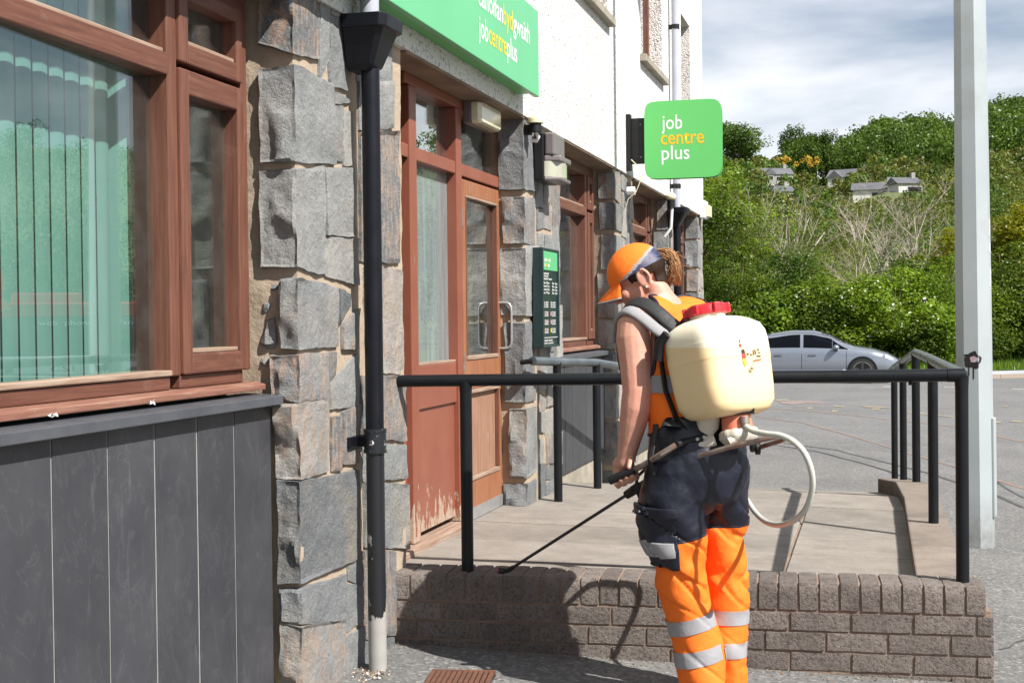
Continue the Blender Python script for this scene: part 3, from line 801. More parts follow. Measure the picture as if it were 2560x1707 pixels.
MB().box(XF - 0.24, XF - 0.11, 0.6, PIERS[0][0], -0.2, 0.158).build('plinth', STONEW, BLD)
for k, (a, b) in enumerate(((PIERS[1][1], PIERS[2][0]), (PIERS[2][1], PIERS[3][0]), (PIERS[3][1], PIERS[4][0]))):
    nb = max(3, int(round((b - a) / 0.24)))
    cladding(a - 0.03, [a + (b - a) * (q + 1) / nb - 0.005 for q in range(nb)], 0.36 - 0.15 * k)
    MB().box(XF - 0.24, XF - 0.11, a - 0.03, b, -0.4, 0.355 - 0.15 * k).build('plinth', STONEW, BLD)
# crumpled paper stuck under the sill
def scrap(px, py, X, name, label, s=0.02):
    p = on_x(px, py, X); o = thing(name, label, 'litter', p)
    m = MB()
    for _ in range(7):
        c = p + Vector((random.uniform(-.3, .3), random.uniform(-1, 1), random.uniform(0, .6))) * s
        v = [c + Vector([random.uniform(-1, 1) for _ in range(3)]) * s * 0.6 for _ in range(4)]
        m.add(v, [(0,1,2),(0,2,3),(0,3,1)])
    m.build('crumpled_sheet', WHITE, o)
scrap(378, 1008, XF - 0.062, 'paper_scrap', 'crumpled white scrap wedged under the window sill, nearer the stone pier', 0.012)
scrap(134, 1041, XF - 0.062, 'paper_scrap', 'crumpled pale scrap under the window sill near the left edge', 0.010)

# ------------------------------------------------------------------ entrance screen and door
def d_y(px): return fy(px, 700, XR)
S = MB().box(XR - 0.07, XR - 0.002, PIERS[0][1] - 0.02, d_y(1006), 0.30, 2.45).build('entrance_screen', REDP, BLD, bevel=0.004)
yA, yB, yC, yD = d_y(1024), d_y(1036), d_y(1136), d_y(1149)     # posts either side of the fixed light
bar(S, yA - 0.03, yB, 0.36, 2.40, XR - 0.07, XR + 0.018, REDP, 'frame_post')
bar(S, yC, yD, 0.36, 2.40, XR - 0.07, XR + 0.018, REDP, 'frame_post')
yE = d_y(1250)
bar(S, yE, yE + 0.035, 0.32, 2.40, XR - 0.07, XR + 0.018, REDP, 'frame_post')
bar(S, d_y(1006) + 0.001, PIERS[1][0], 2.401, 2.447, XR - 0.07, XR + 0.020, REDP, 'head_rail')
bar(S, yB + 0.001, yC - 0.001, 2.075, 2.135, XR - 0.06, XR + 0.012, REDP, 'transom')
bar(S, yD + 0.001, yE - 0.001, 2.075, 2.135, XR - 0.06, XR + 0.012, REDP, 'transom')
bar(S, PIERS[0][1] - 0.02, yA - 0.031, 2.075, 2.135, XR - 0.06, XR + 0.012, REDP, 'transom')
MB().box(XR - 0.040, XR - 0.034, yB - 0.01, yC + 0.01, 2.13, 2.41).build('pane', GLASS, S)
MB().box(XR - 0.040, XR - 0.034, yD - 0.01, yE + 0.01, 2.13, 2.41).build('pane', GLASS, S)
MB().box(XR - 0.040, XR - 0.034, yB - 0.01, yC + 0.01, 1.14, 2.08).build('pane', GLASSF, S)
bar(S, yB + 0.001, yC - 0.001, 0.95, 1.148, XR - 0.05, XR + 0.006, REDP, 'lower_rail')
bar(S, yB + 0.001, yC - 0.001, 0.385, 0.949, XR - 0.055, XR - 0.008, REDP, 'lower_panel')
bar(S, yB + 0.001, yC - 0.001, 1.1485, 1.160, XR - 0.03, XR + 0.004, WOODW, 'glazing_bead', 0.002)
bar(S, PIERS[0][1] - 0.02, yA - 0.031, 0.36, 1.0, XR - 0.055, XR - 0.01, REDP, 'lower_panel')
bar(S, PIERS[0][1] - 0.05, yD, 0.27, 0.358, XR - 0.08, XR + 0.060, WOODW, 'sill', 0.006)
# door leaf
D = MB().box(XR - 0.045, XR + 0.008, yD + 0.008, yD + 0.088, 0.345, 2.062).build('door', DOORW, BLD, bevel=0.004)
bar(D, yE - 0.085, yE - 0.006, 0.345, 2.062, XR - 0.045, XR + 0.008, DOORW, 'stile')
bar(D, yD + 0.089, yE - 0.086, 1.985, 2.062, XR - 0.045, XR + 0.008, DOORW, 'top_rail')
bar(D, yD + 0.089, yE - 0.086, 1.00, 1.15, XR - 0.045, XR + 0.008, DOORW, 'lock_rail')
bar(D, yD + 0.089, yE - 0.086, 0.345, 0.53, XR - 0.045, XR + 0.008, DOORW, 'bottom_rail')
for (a, b, c, d) in ((yD + 0.089, yE - 0.086, 1.972, 1.985), (yD + 0.089, yE - 0.086, 1.15, 1.170), (yD + 0.089, yE - 0.086, 0.531, 0.552), (yD + 0.089, yE - 0.086, 0.978, 0.999)):
    bar(D, a, b, c, d, XR - 0.02, XR + 0.014, WOODW, 'moulding', 0.004)
for y in (yD + 0.089, yE - 0.098):
    bar(D, y, y + 0.011, 1.171, 1.971, XR - 0.02, XR + 0.012, WOODV, 'moulding', 0.003)
    bar(D, y, y + 0.011, 0.553, 0.977, XR - 0.02, XR + 0.012, WOODV, 'moulding', 0.003)
pw = yE - yD - 0.2
nb = 6; PANELW = mk_wood('faded_panel_timber', (0.20, 0.095, 0.055), (0.28, 0.15, 0.095), (0.33, 0.20, 0.14), 2, 0.7, 0.3)
for q in range(nb):
    a = yD + 0.101 + (yE - yD - 0.2) * q / nb
    bar(D, a + 0.0008, a + (yE - yD - 0.2) / nb - 0.0008, 0.553, 0.977, XR - 0.035, XR - 0.012 + 0.0006 * (q % 2), PANELW, 'panel_board', 0.001)
MB().box(XR - 0.024, XR - 0.018, yD + 0.08, yE - 0.08, 1.14, 1.99).build('pane', GLASS, D)
MB().box(XR + 0.009, XR + 0.016, yD + 0.01, yE - 0.008, 0.335, 0.395).build('kick_strip', ALU, D)
for z in (1.86, 1.14, 0.62):
    h = MB(); h.cyl((XR + 0.016, yD + 0.002, z - 0.05), (XR + 0.016, yD + 0.002, z + 0.05), 0.008); h.box(XR + 0.0085, XR + 0.0105, yD - 0.02, yD + 0.03, z - 0.05, z + 0.05)
    h.build('hinge', STEEL, D, smooth=40)
hz0, hz1 = 1.195, 1.445; hy = yE - 0.045
path = [(XR + 0.008, hy, hz0), (XR + 0.045, hy, hz0), (XR + 0.062, hy, hz0 + 0.006), (XR + 0.072, hy, hz0 + 0.022), (XR + 0.074, hy, hz0 + 0.05),
        (XR + 0.074, hy, hz1 - 0.05), (XR + 0.072, hy, hz1 - 0.022), (XR + 0.062, hy, hz1 - 0.006), (XR + 0.045, hy, hz1), (XR + 0.008, hy, hz1)]
MB().tube(path, 0.0075, 10).build('handle', ALU, D, smooth=60)
MB().box(XR + 0.019, XR + 0.034, yE + 0.003, yE + 0.028, 1.60, 1.70).build('contact_sensor', WHITE, D, bevel=0.004)
MB().box(XR - 0.0175, XR - 0.0165, yD + 0.10, yD + 0.16, 1.24, 1.34).build('glass_notice', simple('pale_blue_sticker', (0.55, 0.66, 0.66), rough=0.5), D)
MB().box(XR - 0.0175, XR - 0.0165, yD + 0.10, yD + 0.16, 1.185, 1.235).build('glass_notice', simple('red_sticker', (0.5, 0.1, 0.09), rough=0.5), D)
MB().box(XR - 0.2, XR - 0.19, yD + 0.12, yE - 0.25, 2.13, 2.40).build('inner_notice', simple('pale_notice', (0.62, 0.62, 0.50), rough=0.6), S)
MB().box(XR - 0.05, XF - 0.03, yE + 0.036, PIERS[1][0] + 0.05, 0.2, 2.42).build('jamb_mortar', MORTAR, BLD)

# ------------------------------------------------------------------ upper windows
for (a, b, c, d) in UP_WIN:
    W = MB().box(XF - 0.15, XF - 0.10, a, a + 0.06, c, d).build('window_frame', WOODV, BLD)
    bar(W, b - 0.06, b, c, d, XF - 0.15, XF - 0.10, WOODV, 'frame_post')
    bar(W, a + 0.061, b - 0.061, c, c + 0.06, XF - 0.15, XF - 0.10, WOODH, 'bottom_rail')
    bar(W, a + 0.061, b - 0.061, d - 0.06, d, XF - 0.15, XF - 0.10, WOODH, 'head_rail')
    bar(W, (a+b)/2 - 0.03, (a+b)/2 + 0.03, c + 0.061, d - 0.061, XF - 0.15, XF - 0.095, WOODV, 'mullion')
    MB().box(XF - 0.13, XF - 0.125, a + 0.05, b - 0.05, c + 0.05, d - 0.05).build('pane', GLASS, W)
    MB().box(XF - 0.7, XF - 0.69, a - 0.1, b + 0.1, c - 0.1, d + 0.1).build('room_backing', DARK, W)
    MB().box(XF - 0.11, XU + 0.055, a - 0.05, b + 0.05, c - 0.062, c - 0.003).build('window_sill', STONEW, W, bevel=0.006)
# ================================================================== ground, ramp, walls
def g_pt(x, y, lift=0.0): return Vector((x, y, ground_z(x, y) + lift))
KD = (RT * 1.0 + FW * 0.37).normalized(); KN = Vector((-KD.y, KD.x, 0))      # far kerb line: along and away
K0 = rf(6.9, 37.2)
def kz(s, t):
    p = K0 + KD * s + KN * t; return p
def rng_(a, b, n): return [a + (b - a) * i / (n - 1) for i in range(n)]
m = MB()
ss = rng_(-90, 120, 141); ts = [-110, -90, -75, -60] + rng_(-50, 0, 101)
m.grid([[(lambda p: (p.x, p.y, ground_z(p.x, p.y)))(kz(s, t)) for s in ss] for t in ts])
tag(m.build('car_park_asphalt', ASPH), kind='structure')

# ramp wall: face line measured at both ends
WL = Vector((XF - 0.02, 5.262, 0)); WRR = Vector((0.352, 5.412, 0))
WD = (WRR - WL).normalized(); WN = Vector((-WD.y, WD.x, 0))      # along the wall, into the ramp
WLEN = (WRR - WL).length + 0.065
WTOP = 0.352
wall = thing('ramp_retaining_wall', 'low weathered brown brick retaining wall in front of the entrance ramp', 'wall', WL)
def wpt(s, d, z): return WL + WD * s + WN * d + Vector((0, 0, z))
core = MB(); core.obox(wpt(WLEN / 2 - 0.005, 0.11, -0.03), WD * (WLEN / 2 - 0.006), WN * 0.102, Vector((0, 0, 0.29))); core.build('mortar_bed', BMORT, wall)
core = MB(); core.prism([wpt(0.002, d_, z_) for d_, z_ in ((0.009, 0.247), (0.009, 0.322), (0.018, 0.337), (0.036, 0.3465), (0.207, 0.3465), (0.207, 0.247))], WD * (WLEN - 0.082)); core.build('mortar_bed', BMORT, wall)
rotz = math.atan2(WD.y, WD.x)
def brick_mesh(name, L, H, Dp, seed, nose=0.0):
    """brick lying along +x, face at y=0, with uneven arrises"""
    nx, ny, nz = max(3, int(L / 0.018)), 4, max(4, int(H / 0.015))
    idx = {}; vs = []; fs = []
    def vt(i, j, k):
        if (i, j, k) in idx: return idx[i, j, k]
        u, v, w = i / nx, j / ny, k / nz
        p = Vector((u * L, v * Dp, w * H))
        q = p + Vector((seed * 1.7, seed * 0.9, seed * 2.3))
        d = noise.noise_vector(q * 40) * 0.0016 + noise.noise_vector(q * 14) * 0.0012
        e = (i in (0, nx)) + (j == 0) + (k in (0, nz))
        if e >= 2:
            c = Vector((L/2, Dp/2, H/2)); dd = (c - p)
            for ax, on in ((0, i in (0, nx)), (1, j == 0), (2, k in (0, nz))):
                if on: d[ax] += (1 if dd[ax] > 0 else -1) * 0.0011 * (1 + 0.9 * noise.noise(q * 33))
        if nose and k == nz and j == 0: d.y += nose; d.z -= nose * 0.25
        if nose and k == nz - 1 and j == 0: d.y += nose * 0.28
        if nose and k == nz and j == 1: d.z -= nose * 0.02
        idx[i, j, k] = len(vs); vs.append(p + d); return idx[i, j, k]
    if nose:
        pass
    for i in range(nx):
        for k in range(nz): fs.append((vt(i,0,k), vt(i+1,0,k), vt(i+1,0,k+1), vt(i,0,k+1)))
        for j in range(ny): fs.append((vt(i,j,nz), vt(i+1,j,nz), vt(i+1,j+1,nz), vt(i,j+1,nz))); fs.append((vt(i,j+1,0), vt(i+1,j+1,0), vt(i+1,j,0), vt(i,j,0)))
    for j in range(ny):
        for k in range(nz): fs.append((vt(0,j+1,k), vt(0,j,k), vt(0,j,k+1), vt(0,j+1,k+1))); fs.append((vt(nx,j,k), vt(nx,j+1,k), vt(nx,j+1,k+1), vt(nx,j,k+1)))
    me = bpy.data.meshes.new(name); me.from_pydata([tuple(v) for v in vs], [], fs); me.materials.append(BRICK)
    smooth_mesh(me, 28); return me
long_b = [brick_mesh('brick', 0.2175, 0.0675, 0.10, s) for s in range(1, 8)]
edge_b = [brick_mesh('brick', 0.0675, 0.1045, 0.215, s, 0.011) for s in range(11, 17)]
def put_brick(me, s, z, scale=1.0, d=0.0):
    p = wpt(s, d, z) - WL
    o = link('brick', me, wall, p); o.rotation_euler = (random.uniform(-.006, .006), random.uniform(-.008, .008), rotz + random.uniform(-.006, .006))
    o.scale = (scale, 1, 1); return o
s = 0.004
while s < WLEN - 0.085:
    put_brick(random.choice(edge_b), s, WTOP - 0.105 + random.uniform(-0.002, 0.002), 1, random.uniform(-0.002, 0.003)); s += 0.0757
for r in range(4):
    z = WTOP - 0.105 - 0.0755 * (r + 1); s = -0.1125 if r % 2 else -0.02
    while s < WLEN - 0.01:
        a, b = max(s, 0.0), min(s + 0.216, WLEN - 0.004)
        if b - a > 0.03: put_brick(random.choice(long_b), a, z, (b - a) / 0.216, random.uniform(-0.002, 0.003))
        s += 0.2258
# header faces round the right-hand corner
for r in range(4):
    z = WTOP - 0.105 - 0.0755 * (r + 1)
    for q in range(2):
        o = link('brick', random.choice(long_b), wall, wpt(WLEN - 0.003, 0.012 + 0.105 * q, z) - WL); o.rotation_euler = (0, 0, rotz + math.pi / 2); o.scale = (0.46, 0.2, 1)
# ramp floor of concrete flags: level landing, then falling to the car park
KX0, KX1 = 0.145, 0.335        # kerb inner and outer edge
def ramp_z(x, y):
    k = (x - XF) / (KX0 - XF)
    z = 0.325 - 0.05 * k
    if y > 8.6:
        e = ground_z(x, 11.6) + 0.004
        z = z + (e - z) * min(1, (y - 8.6) / 3.0)
    return z
ramp = thing('entrance_ramp', 'pale concrete flagged ramp and landing behind the brick wall', 'ramp', (-0.9, 8.0, 0.25))
y_rows = [5.40, 5.86, 6.38, 6.90, 7.43, 7.98, 8.58, 9.2, 9.85, 10.5, 11.15, 11.58]
cols = [XF - 0.16, -0.375, KX0 + 0.03]
bed = MB(); bed.grid([[(x, y, ramp_z(x, y) - 0.012) for x in (XF - 0.16, -1.0, KX0 + 0.03)] for y in rng_(5.52, 11.58, 24)]); bed.build('mortar_bed', BMORT, ramp)
for i in range(len(y_rows) - 1):
    for j in range(2):
        a, b = cols[j] + 0.004, cols[j+1] - (0.012 if j == 0 else 0)
        c, d = y_rows[i] + 0.003, y_rows[i+1] - 0.003
        sl = WD.y / WD.x
        q = random.uniform(-0.002, 0.003)
        top = [(x, y + (x + 0.7) * sl * max(0, 1 - i / 6), ramp_z(x, y) + q) for x, y in ((a, c), (b, c), (b, d), (a, d))]
        m = MB(); m.prism([(x, y, z - 0.03) for x, y, z in top], (0, 0, 0.03))
        m.build('flag', SLAB, ramp, bevel=0.003)
# edging kerb on the open side
def kerb_z(y): return WTOP - 0.004 if y < 8.75 else WTOP - 0.004 - (y - 8.75) * 0.105
ky = [5.43, 6.35, 7.27, 8.19, 8.75, 9.6, 10.45, 11.05]
krb = thing('ramp_kerb', 'ribbed brown concrete edging kerb carrying the railing posts', 'kerb', (0.25, 8.0, 0.2))
for i in range(len(ky) - 1):
    a, b = ky[i] + 0.002, ky[i+1] - 0.002
    n = 34; inner = []; outer = []
    for k in range(n + 1):                              # saw-toothed inner edge, as on ribbed edging
        y0 = a + (b - a) * k / n
        ox = 0.02 * max(0, 1 - (y0 - 5.4) / 1.2); sk = 0.0 if y0 < 8 else -0.045 * (y0 - 8)
        inner += [(KX0 + sk + 0.001, y0)] + ([(KX0 + sk + 0.001, y0 + (b - a) * .6 / n), (KX0 + sk + 0.008, y0 + (b - a) * .7 / n), (KX0 + sk + 0.008, y0 + (b - a) * .9 / n)] if k < n else [])
        if k in (0, n): outer.append((KX1 + sk + ox, y0))
    poly = inner + outer[::-1]
    m = MB(); lo = [(x, y, -0.3) for x, y in poly]; hi = [(x, y, kerb_z(y)) for x, y in poly]; nn_ = len(poly)
    m.add(lo + hi, [tuple(range(nn_)), tuple(range(nn_, 2 * nn_))[::-1]] + [(q, nn_ + q, nn_ + (q + 1) % nn_, (q + 1) % nn_) for q in range(nn_)])
    m.build('kerb_stone', KERBM, krb)

# ------------------------------------------------------------------ railings
RR = 0.0242
def cut_flange(m, p): m.cyl(p, p + Vector((0, 0, 0.004)), RR * 1.25, n=18)
rz_l, rz_r = 1.112, 1.128
rl = thing('front_handrail', 'thick black tubular handrail along the top of the brick wall', 'handrail', wpt(1.0, 0.06, WTOP))
pL = at_f(994, 950, 5.64); pR = at_f(2404, 939, 5.26)
pL = Vector((pL.x, pL.y, rz_l)); pR = Vector((pR.x, pR.y, rz_r))
MB().tube([pL, pL.lerp(pR, 0.25), pL.lerp(pR, 0.5), pL.lerp(pR, 0.975)], RR, 20).build('rail', RAIL, rl, smooth=50)
MB().tube([pL.lerp(pR, 0.976), pR + (pR - pL).normalized() * 0.012], RR * 1.07, 20).build('corner_fitting', RAIL, rl, smooth=50)
MB().cyl(pL.lerp(pR, 0.915) - Vector((0, 0, RR + 0.012)), pL.lerp(pR, 0.915) - Vector((0, 0, RR - 0.01)), 0.008).build('grub_screw', RAIL, rl, smooth=50)
for t in (0.128, 0.56):
    p = pL.lerp(pR, t)
    m = MB(); m.tube([(p.x, p.y, WTOP - 0.02), (p.x, p.y, p.z - RR - 0.03), (p.x, p.y, p.z - 0.004)], [RR, RR, RR * 1.12], 20); m.build('post', RAIL, rl, smooth=50)
sr = thing('side_railing', 'black tubular railing with five posts along the open side of the ramp', 'railing', (0.28, 7.5, WTOP))
posts = [(2403, 1466, 5.26), (2334, 1317, 6.76), (2291, 1220, 8.45), (2259, 1205, 9.75), (2237, 1197, 10.6)]
pp = [at_f(*q) for q in posts]; pp[0] = pR.copy()
rail_z = [rz_r, 1.135, 1.125, 1.03, 0.955]
for p, z in zip(pp, rail_z):
    MB().tube([(p.x, p.y, kerb_z(p.y) - 0.03), (p.x, p.y, z - RR - 0.03), (p.x, p.y, z - 0.002)], [RR, RR, RR * 1.1], 20).build('post', RAIL, sr, smooth=50)
path = [pR + Vector((0, 0.014, 0))] + [Vector((p.x, p.y, z)) for p, z in zip(pp[1:], rail_z[1:])] + [Vector((pp[-1].x - 0.02, pp[-1].y + 0.28, rail_z[-1] - 0.035))]
MB().tube(path, RR, 20).build('rail', mk_blackpaint('chipped_rail_paint_green_sheen', (0.05, 0.06, 0.055), 0.22, 0.74, (0.4, 0.42, 0.4)), sr, smooth=50)  # greenish tree reflection put into the rail's base colour; pale chips are wear
wr = thing('wall_handrail', 'black handrail on posts beside the stone pier, following the ramp down', 'handrail', (-1.7, 8.5, 0.3))
q1 = on_z(1396, 1254, 0.322); q2_ = at_f(1494, 1226, q1.dot(FW) + 0.62)
q1 = Vector((q1.x, q1.y, 0.31)); q2_ = Vector((q2_.x, q2_.y, ramp_z(q2_.x, q2_.y) - 0.02))
zt1, zt2 = 1.112, 1.085
MB().tube([(q1.x, q1.y, 0.30), (q1.x, q1.y, zt1)], RR, 18).build('post', RAIL, wr, smooth=50)
MB().tube([(q2_.x, q2_.y, ramp_z(q2_.x, q2_.y) - 0.03), (q2_.x, q2_.y, zt2)], RR, 18).build('post', RAIL, wr, smooth=50)
e1 = q2_ + (q2_ - q1).normalized() * 2.6
MB().tube([(e1.x, e1.y, ramp_z(e1.x, e1.y) - 0.03), (e1.x, e1.y, 0.86)], RR, 18).build('post', RAIL, wr, smooth=50)
st = on_x(1341, 898, XF + 0.06)
MB().tube([(st.x, q1.y - 0.35, 1.128), (q1.x, q1.y, zt1), (q2_.x, q2_.y, zt2), (e1.x, e1.y, 0.86), (e1.x, e1.y + 0.25, 0.83)], RR, 18).build('rail', simple('greyed_rail_paint', (0.055, 0.07, 0.08), (0.10, 0.115, 0.125), 6, 0.3), wr, smooth=50)
MB().tube([(XF - 0.01, q1.y - 0.33, 1.12), (st.x, q1.y - 0.35, 1.128)], 0.014, 10).build('wall_bracket', BLACKM, wr, smooth=50)

# ------------------------------------------------------------------ street lamp column
lp = on_g(2441, 1364)
lamp = thing('lamp_column', 'tall pale grey octagonal lamp column beyond the railing corner, with black spray paint', 'lamp post', lp)
lean = Vector((-0.0065, 0.0, 1.0))
def ring8(z, r, n=8, ph=0.2): return [lp + lean * z + Vector((math.cos(2*math.pi*(i+ph)/n), math.sin(2*math.pi*(i+ph)/n), 0)) * r for i in range(n)]
m = MB(); m.loft([ring8(-0.15, 0.1105), ring8(0.0, 0.110), ring8(1.6, 0.1065), ring8(3.4, 0.0935), ring8(4.4, 0.089), ring8(4.6, 0.05), ring8(8.0, 0.036)]); m.build('column', LAMPM, lamp, bevel=0.012, seg=3)
top = lp + lean * 8.0
m = MB(); m.tube([top, top + Vector((0, 0, .15)), top + Vector((.3, .1, .3)), top + Vector((.9, .3, .36))], .03, 10); m.build('bracket_arm', LAMPM, lamp, smooth=50)
m = MB(); m.ball(top + Vector((1.2, .4, .36)), (.32, .1, 0), (-.04, .12, 0), (0, 0, .07)); m.build('lantern', LAMPM, lamp, smooth=60)
# access door, on the face turned to the right
ang = math.pi * 2 * (0.2 + 0.5) / 8
def face_frame(k, z, off=0.0):
    a = 2 * math.pi * (k + 0.5 + 0.2) / 8; n_ = Vector((math.cos(a), math.sin(a), 0)); t_ = Vector((-n_.y, n_.x, 0))
    return lp + lean * z + n_ * ((0.110 - 0.0045 * z) * math.cos(math.pi / 8) + off), n_, t_
for k in range(8):
    c, n_, t_ = face_frame(k, 0)
    if n_.dot(RT) > 0.55 and n_.dot(FW) < 0.2: kd = k
c, n_, t_ = face_frame(kd, 0.48, 0.0)
m = MB(); m.obox(c + n_ * 0.008, t_ * 0.036, Vector((-0.0065, 0, 1)) * 0.30, n_ * 0.010); m.build('access_door', LAMPM, lamp, bevel=0.006)
# number plates
for z, h in ((1.92, 0.05), (1.80, 0.028), (1.62, 0.055)):
    c, n_, t_ = face_frame(kd, z, 0.0); m = MB(); m.obox(c + n_ * 0.003, t_ * 0.014, lean * h, n_ * 0.0025); m.build('number_plate', simple('faded_plate', (0.62, 0.63, 0.64), rough=0.5) if 'faded_plate' not in MATS else MATS['faded_plate'], lamp)
# graffiti: ring of black spray with a pale middle and two drips, following the faces
best = max(range(8), key=lambda k: -face_frame(k, 0)[1].dot(FW))
SPRAY = simple('black_spray_paint', (0.008, 0.007, 0.009), rough=0.6); PINKP = simple('pink_paint_scrape', (0.42, 0.26, 0.30), (0.5, 0.4, 0.42), 60, 0.7)
def spray(px, py, r, mat, z_off, seed, nm):
    F0 = lp.dot(FW) - 0.088
    vs = []; c0 = at_f(px, py, F0); n = 40
    def stick(p):
        # slide the point along the view-independent wall normal of the nearest column face
        zz = p.z - lp.z; ax = lp + lean * zz; d = Vector((p.x - ax.x, p.y - ax.y, 0))
        bestd = None
        for k in range(8):
            a = 2 * math.pi * (k + 0.7) / 8; nn = Vector((math.cos(a), math.sin(a), 0))
            if nn.dot(FW) > -0.15: continue
            ap = (0.110 - 0.0025 * zz) * math.cos(math.pi / 8) + z_off
            t = ap - d.dot(nn)
            q = d + FW * (t / FW.dot(nn))
            if bestd is None or q.dot(FW) > bestd.dot(FW): bestd = q
        return Vector((ax.x + bestd.x, ax.y + bestd.y, p.z))
    rings = []
    for ri in (0.02, 0.4, 0.75, 1.0):
        rg = []
        for i in range(n):
            a = 2 * math.pi * i / n
            rr = r * ri * (1 + 0.07 * math.sin(5 * a + 1) * ri + 0.28 * noise.noise(Vector((math.cos(a) * 2, math.sin(a) * 2, seed))))
            rg.append(stick(c0 + RT * rr * math.cos(a) + UP * rr * 1.05 * math.sin(a)))
        rings.append(rg)
    m = MB(); m.loft(rings, cap=False); m.f = [q[::-1] for q in m.f]
    m.build(nm, mat, lamp); return c0, stick
c0, stick = spray(2431, 900, 0.046, SPRAY, 0.0015, 3.0, 'spray_mark')
spray(2433, 898, 0.018, PINKP, 0.0030, 9.0, 'paint_scrape')
for dx, L in ((-8, 0.055), (2, 0.075)):
    a = at_f(2431 + dx, 916, lp.dot(FW) - 0.088); m = MB()
    P = [[stick(a + RT * q - UP * (L * k / 6)) for q in (-0.0035, 0.0035)] for k in range(7)]
    m.grid(P); m.f = [q[::-1] for q in m.f]; m.build('paint_drip', SPRAY, lamp)

# ------------------------------------------------------------------ drain grate, seams and markings
def ground_poly(pxs, name, mat, lift, label=None, kind='structure'):
    pts = [on_g(x, y, lift) for x, y in pxs]
    m = MB(); m.add(pts, [tuple(range(len(pts)))])
    o = m.build(name, mat)
    # faces must look up
    if o.data.polygons[0].normal.z < 0: o.data.flip_normals()
    tag(o, kind=kind); return o
def seam(pxs, wid, mat, name, lift=0.004):
    pts = [on_g(x, y, lift) for x, y in pxs]; dense = []
    for a, b in zip(pts[:-1], pts[1:]):
        n = max(2, int((b - a).length / 0.4))
        for i in range(n):
            p = a.lerp(b, i / n); dense.append(Vector((p.x + random.uniform(-.012, .012), p.y + random.uniform(-.012, .012), ground_z(p.x, p.y) + lift)))
    dense.append(pts[-1]); m = MB(); P = []
    for i, p in enumerate(dense):
        t = (dense[min(i+1, len(dense)-1)] - dense[max(i-1, 0)]); t.z = 0; t.normalize(); nn = Vector((-t.y, t.x, 0))
        w = wid * random.uniform(0.75, 1.25)
        P.append([p - nn * w / 2, p + nn * w / 2])
    m.grid(P); o = m.build(name, mat); 
    if o.data.polygons[0].normal.z < 0: o.data.flip_normals()
    tag(o, kind='structure')
seam([(1890, 1042), (2010, 1058), (2130, 1090), (2260, 1130), (2380, 1165), (2560, 1222)], 0.035, RUSTL, 'rusty_joint_line')
seam([(1870, 1018), (2050, 1030), (2235, 1050), (2380, 1066), (2560, 1105)], 0.06, RUSTL, 'rusty_joint_line')
seam([(1960, 1108), (2090, 1125), (2230, 1160), (2340, 1188), (2480, 1235), (2560, 1270)], 0.035, TAR, 'tar_joint_line')
seam([(1930, 1112), (2040, 1128), (2180, 1165), (2300, 1205)], 0.03, TAR, 'tar_joint_line', 0.005)
seam([(2490, 1205), (2560, 1245)], 0.03, TAR, 'tar_joint_line')
seam([(2500, 1625), (2530, 1618), (2560, 1600)], 0.012, TAR, 'tar_joint_line')
for a in [[(1940,1000),(1970,998),(1972,1001),(1942,1003)], [(2088,1014),(2114,1016),(2112,1019),(2086,1017)], [(2156,1014),(2224,1018),(2228,1021),(2160,1018)], [(2180,1020),(2200,1022),(2198,1025),(2178,1023)],
          [(2080,1026),(2096,1026),(2096,1029),(2080,1029)], [(2018,1019),(2032,1019),(2032,1022),(2018,1022)], [(2270,1030),(2320,1034),(2320,1037),(2270,1033)], [(2345,1037),(2382,1041),(2382,1044),(2345,1040)],
          [(2484,1053),(2502,1054),(2502,1058),(2484,1057)], [(2525,1052),(2560,1052),(2560,1056),(2525,1055)], [(2485,1077),(2495,1077),(2495,1080),(2485,1080)], [(2505,1016),(2520,1016),(2520,1018),(2505,1018)]]:
    ground_poly(a, 'yellow_road_marking', YLINE, 0.006)
for a in [[(2205,966),(2230,966),(2230,968),(2205,968)], [(2360,967),(2400,968),(2400,970),(2360,969)], [(2530,972),(2560,972),(2560,974),(2530,974)]]:
    ground_poly(a, 'white_road_marking', simple('worn_white_marking', (0.42, 0.42, 0.41), (0.2, 0.2, 0.2), 6, 0.85) if 'worn_white_marking' not in MATS else MATS['worn_white_marking'], 0.006)
ground_poly([(1945,1005),(1975,1002),(2020,1003),(2066,1006),(2062,1009),(2015,1008),(1985,1012),(1955,1009)], 'asphalt_repair_patch', simple('reddish_patch', (0.20, 0.15, 0.14), (0.26, 0.2, 0.18), 8, 0.9), 0.005)
g0, g1, g2, g3 = [on_g(x, y, 0.004) for x, y in ((1082, 1685), (1240, 1688), (1215, 1722), (1052, 1722))]
gr = thing('drain_grate', 'rusty iron drain grate in the pavement beside the brick wall', 'drain', g0)
MB().prism([g0, g1, g2, g3], (0, 0, -0.05)).build('pit', DARK, gr)
ex = (g1 - g0); ey = (g3 - g0)
for i in range(12):
    c = g0 + ex * ((i + 0.5) / 12) + ey * 0.5
    m = MB(); m.obox(c + Vector((0, 0, 0.006)), ex * 0.030, ey * 0.47 + ex * 0.02, Vector((0, 0, 0.008))); m.build('grate_bar', RUST, gr, bevel=0.002)
for a, b in ((0.0, 0.04), (0.96, 1.0)):
    m = MB(); m.obox(g0 + ex * 0.5 + ey * (a + b) / 2 + Vector((0, 0, 0.008)), ex * 0.5, ey * 0.02, Vector((0, 0, 0.009))); m.build('grate_frame', RUST, gr, bevel=0.002)
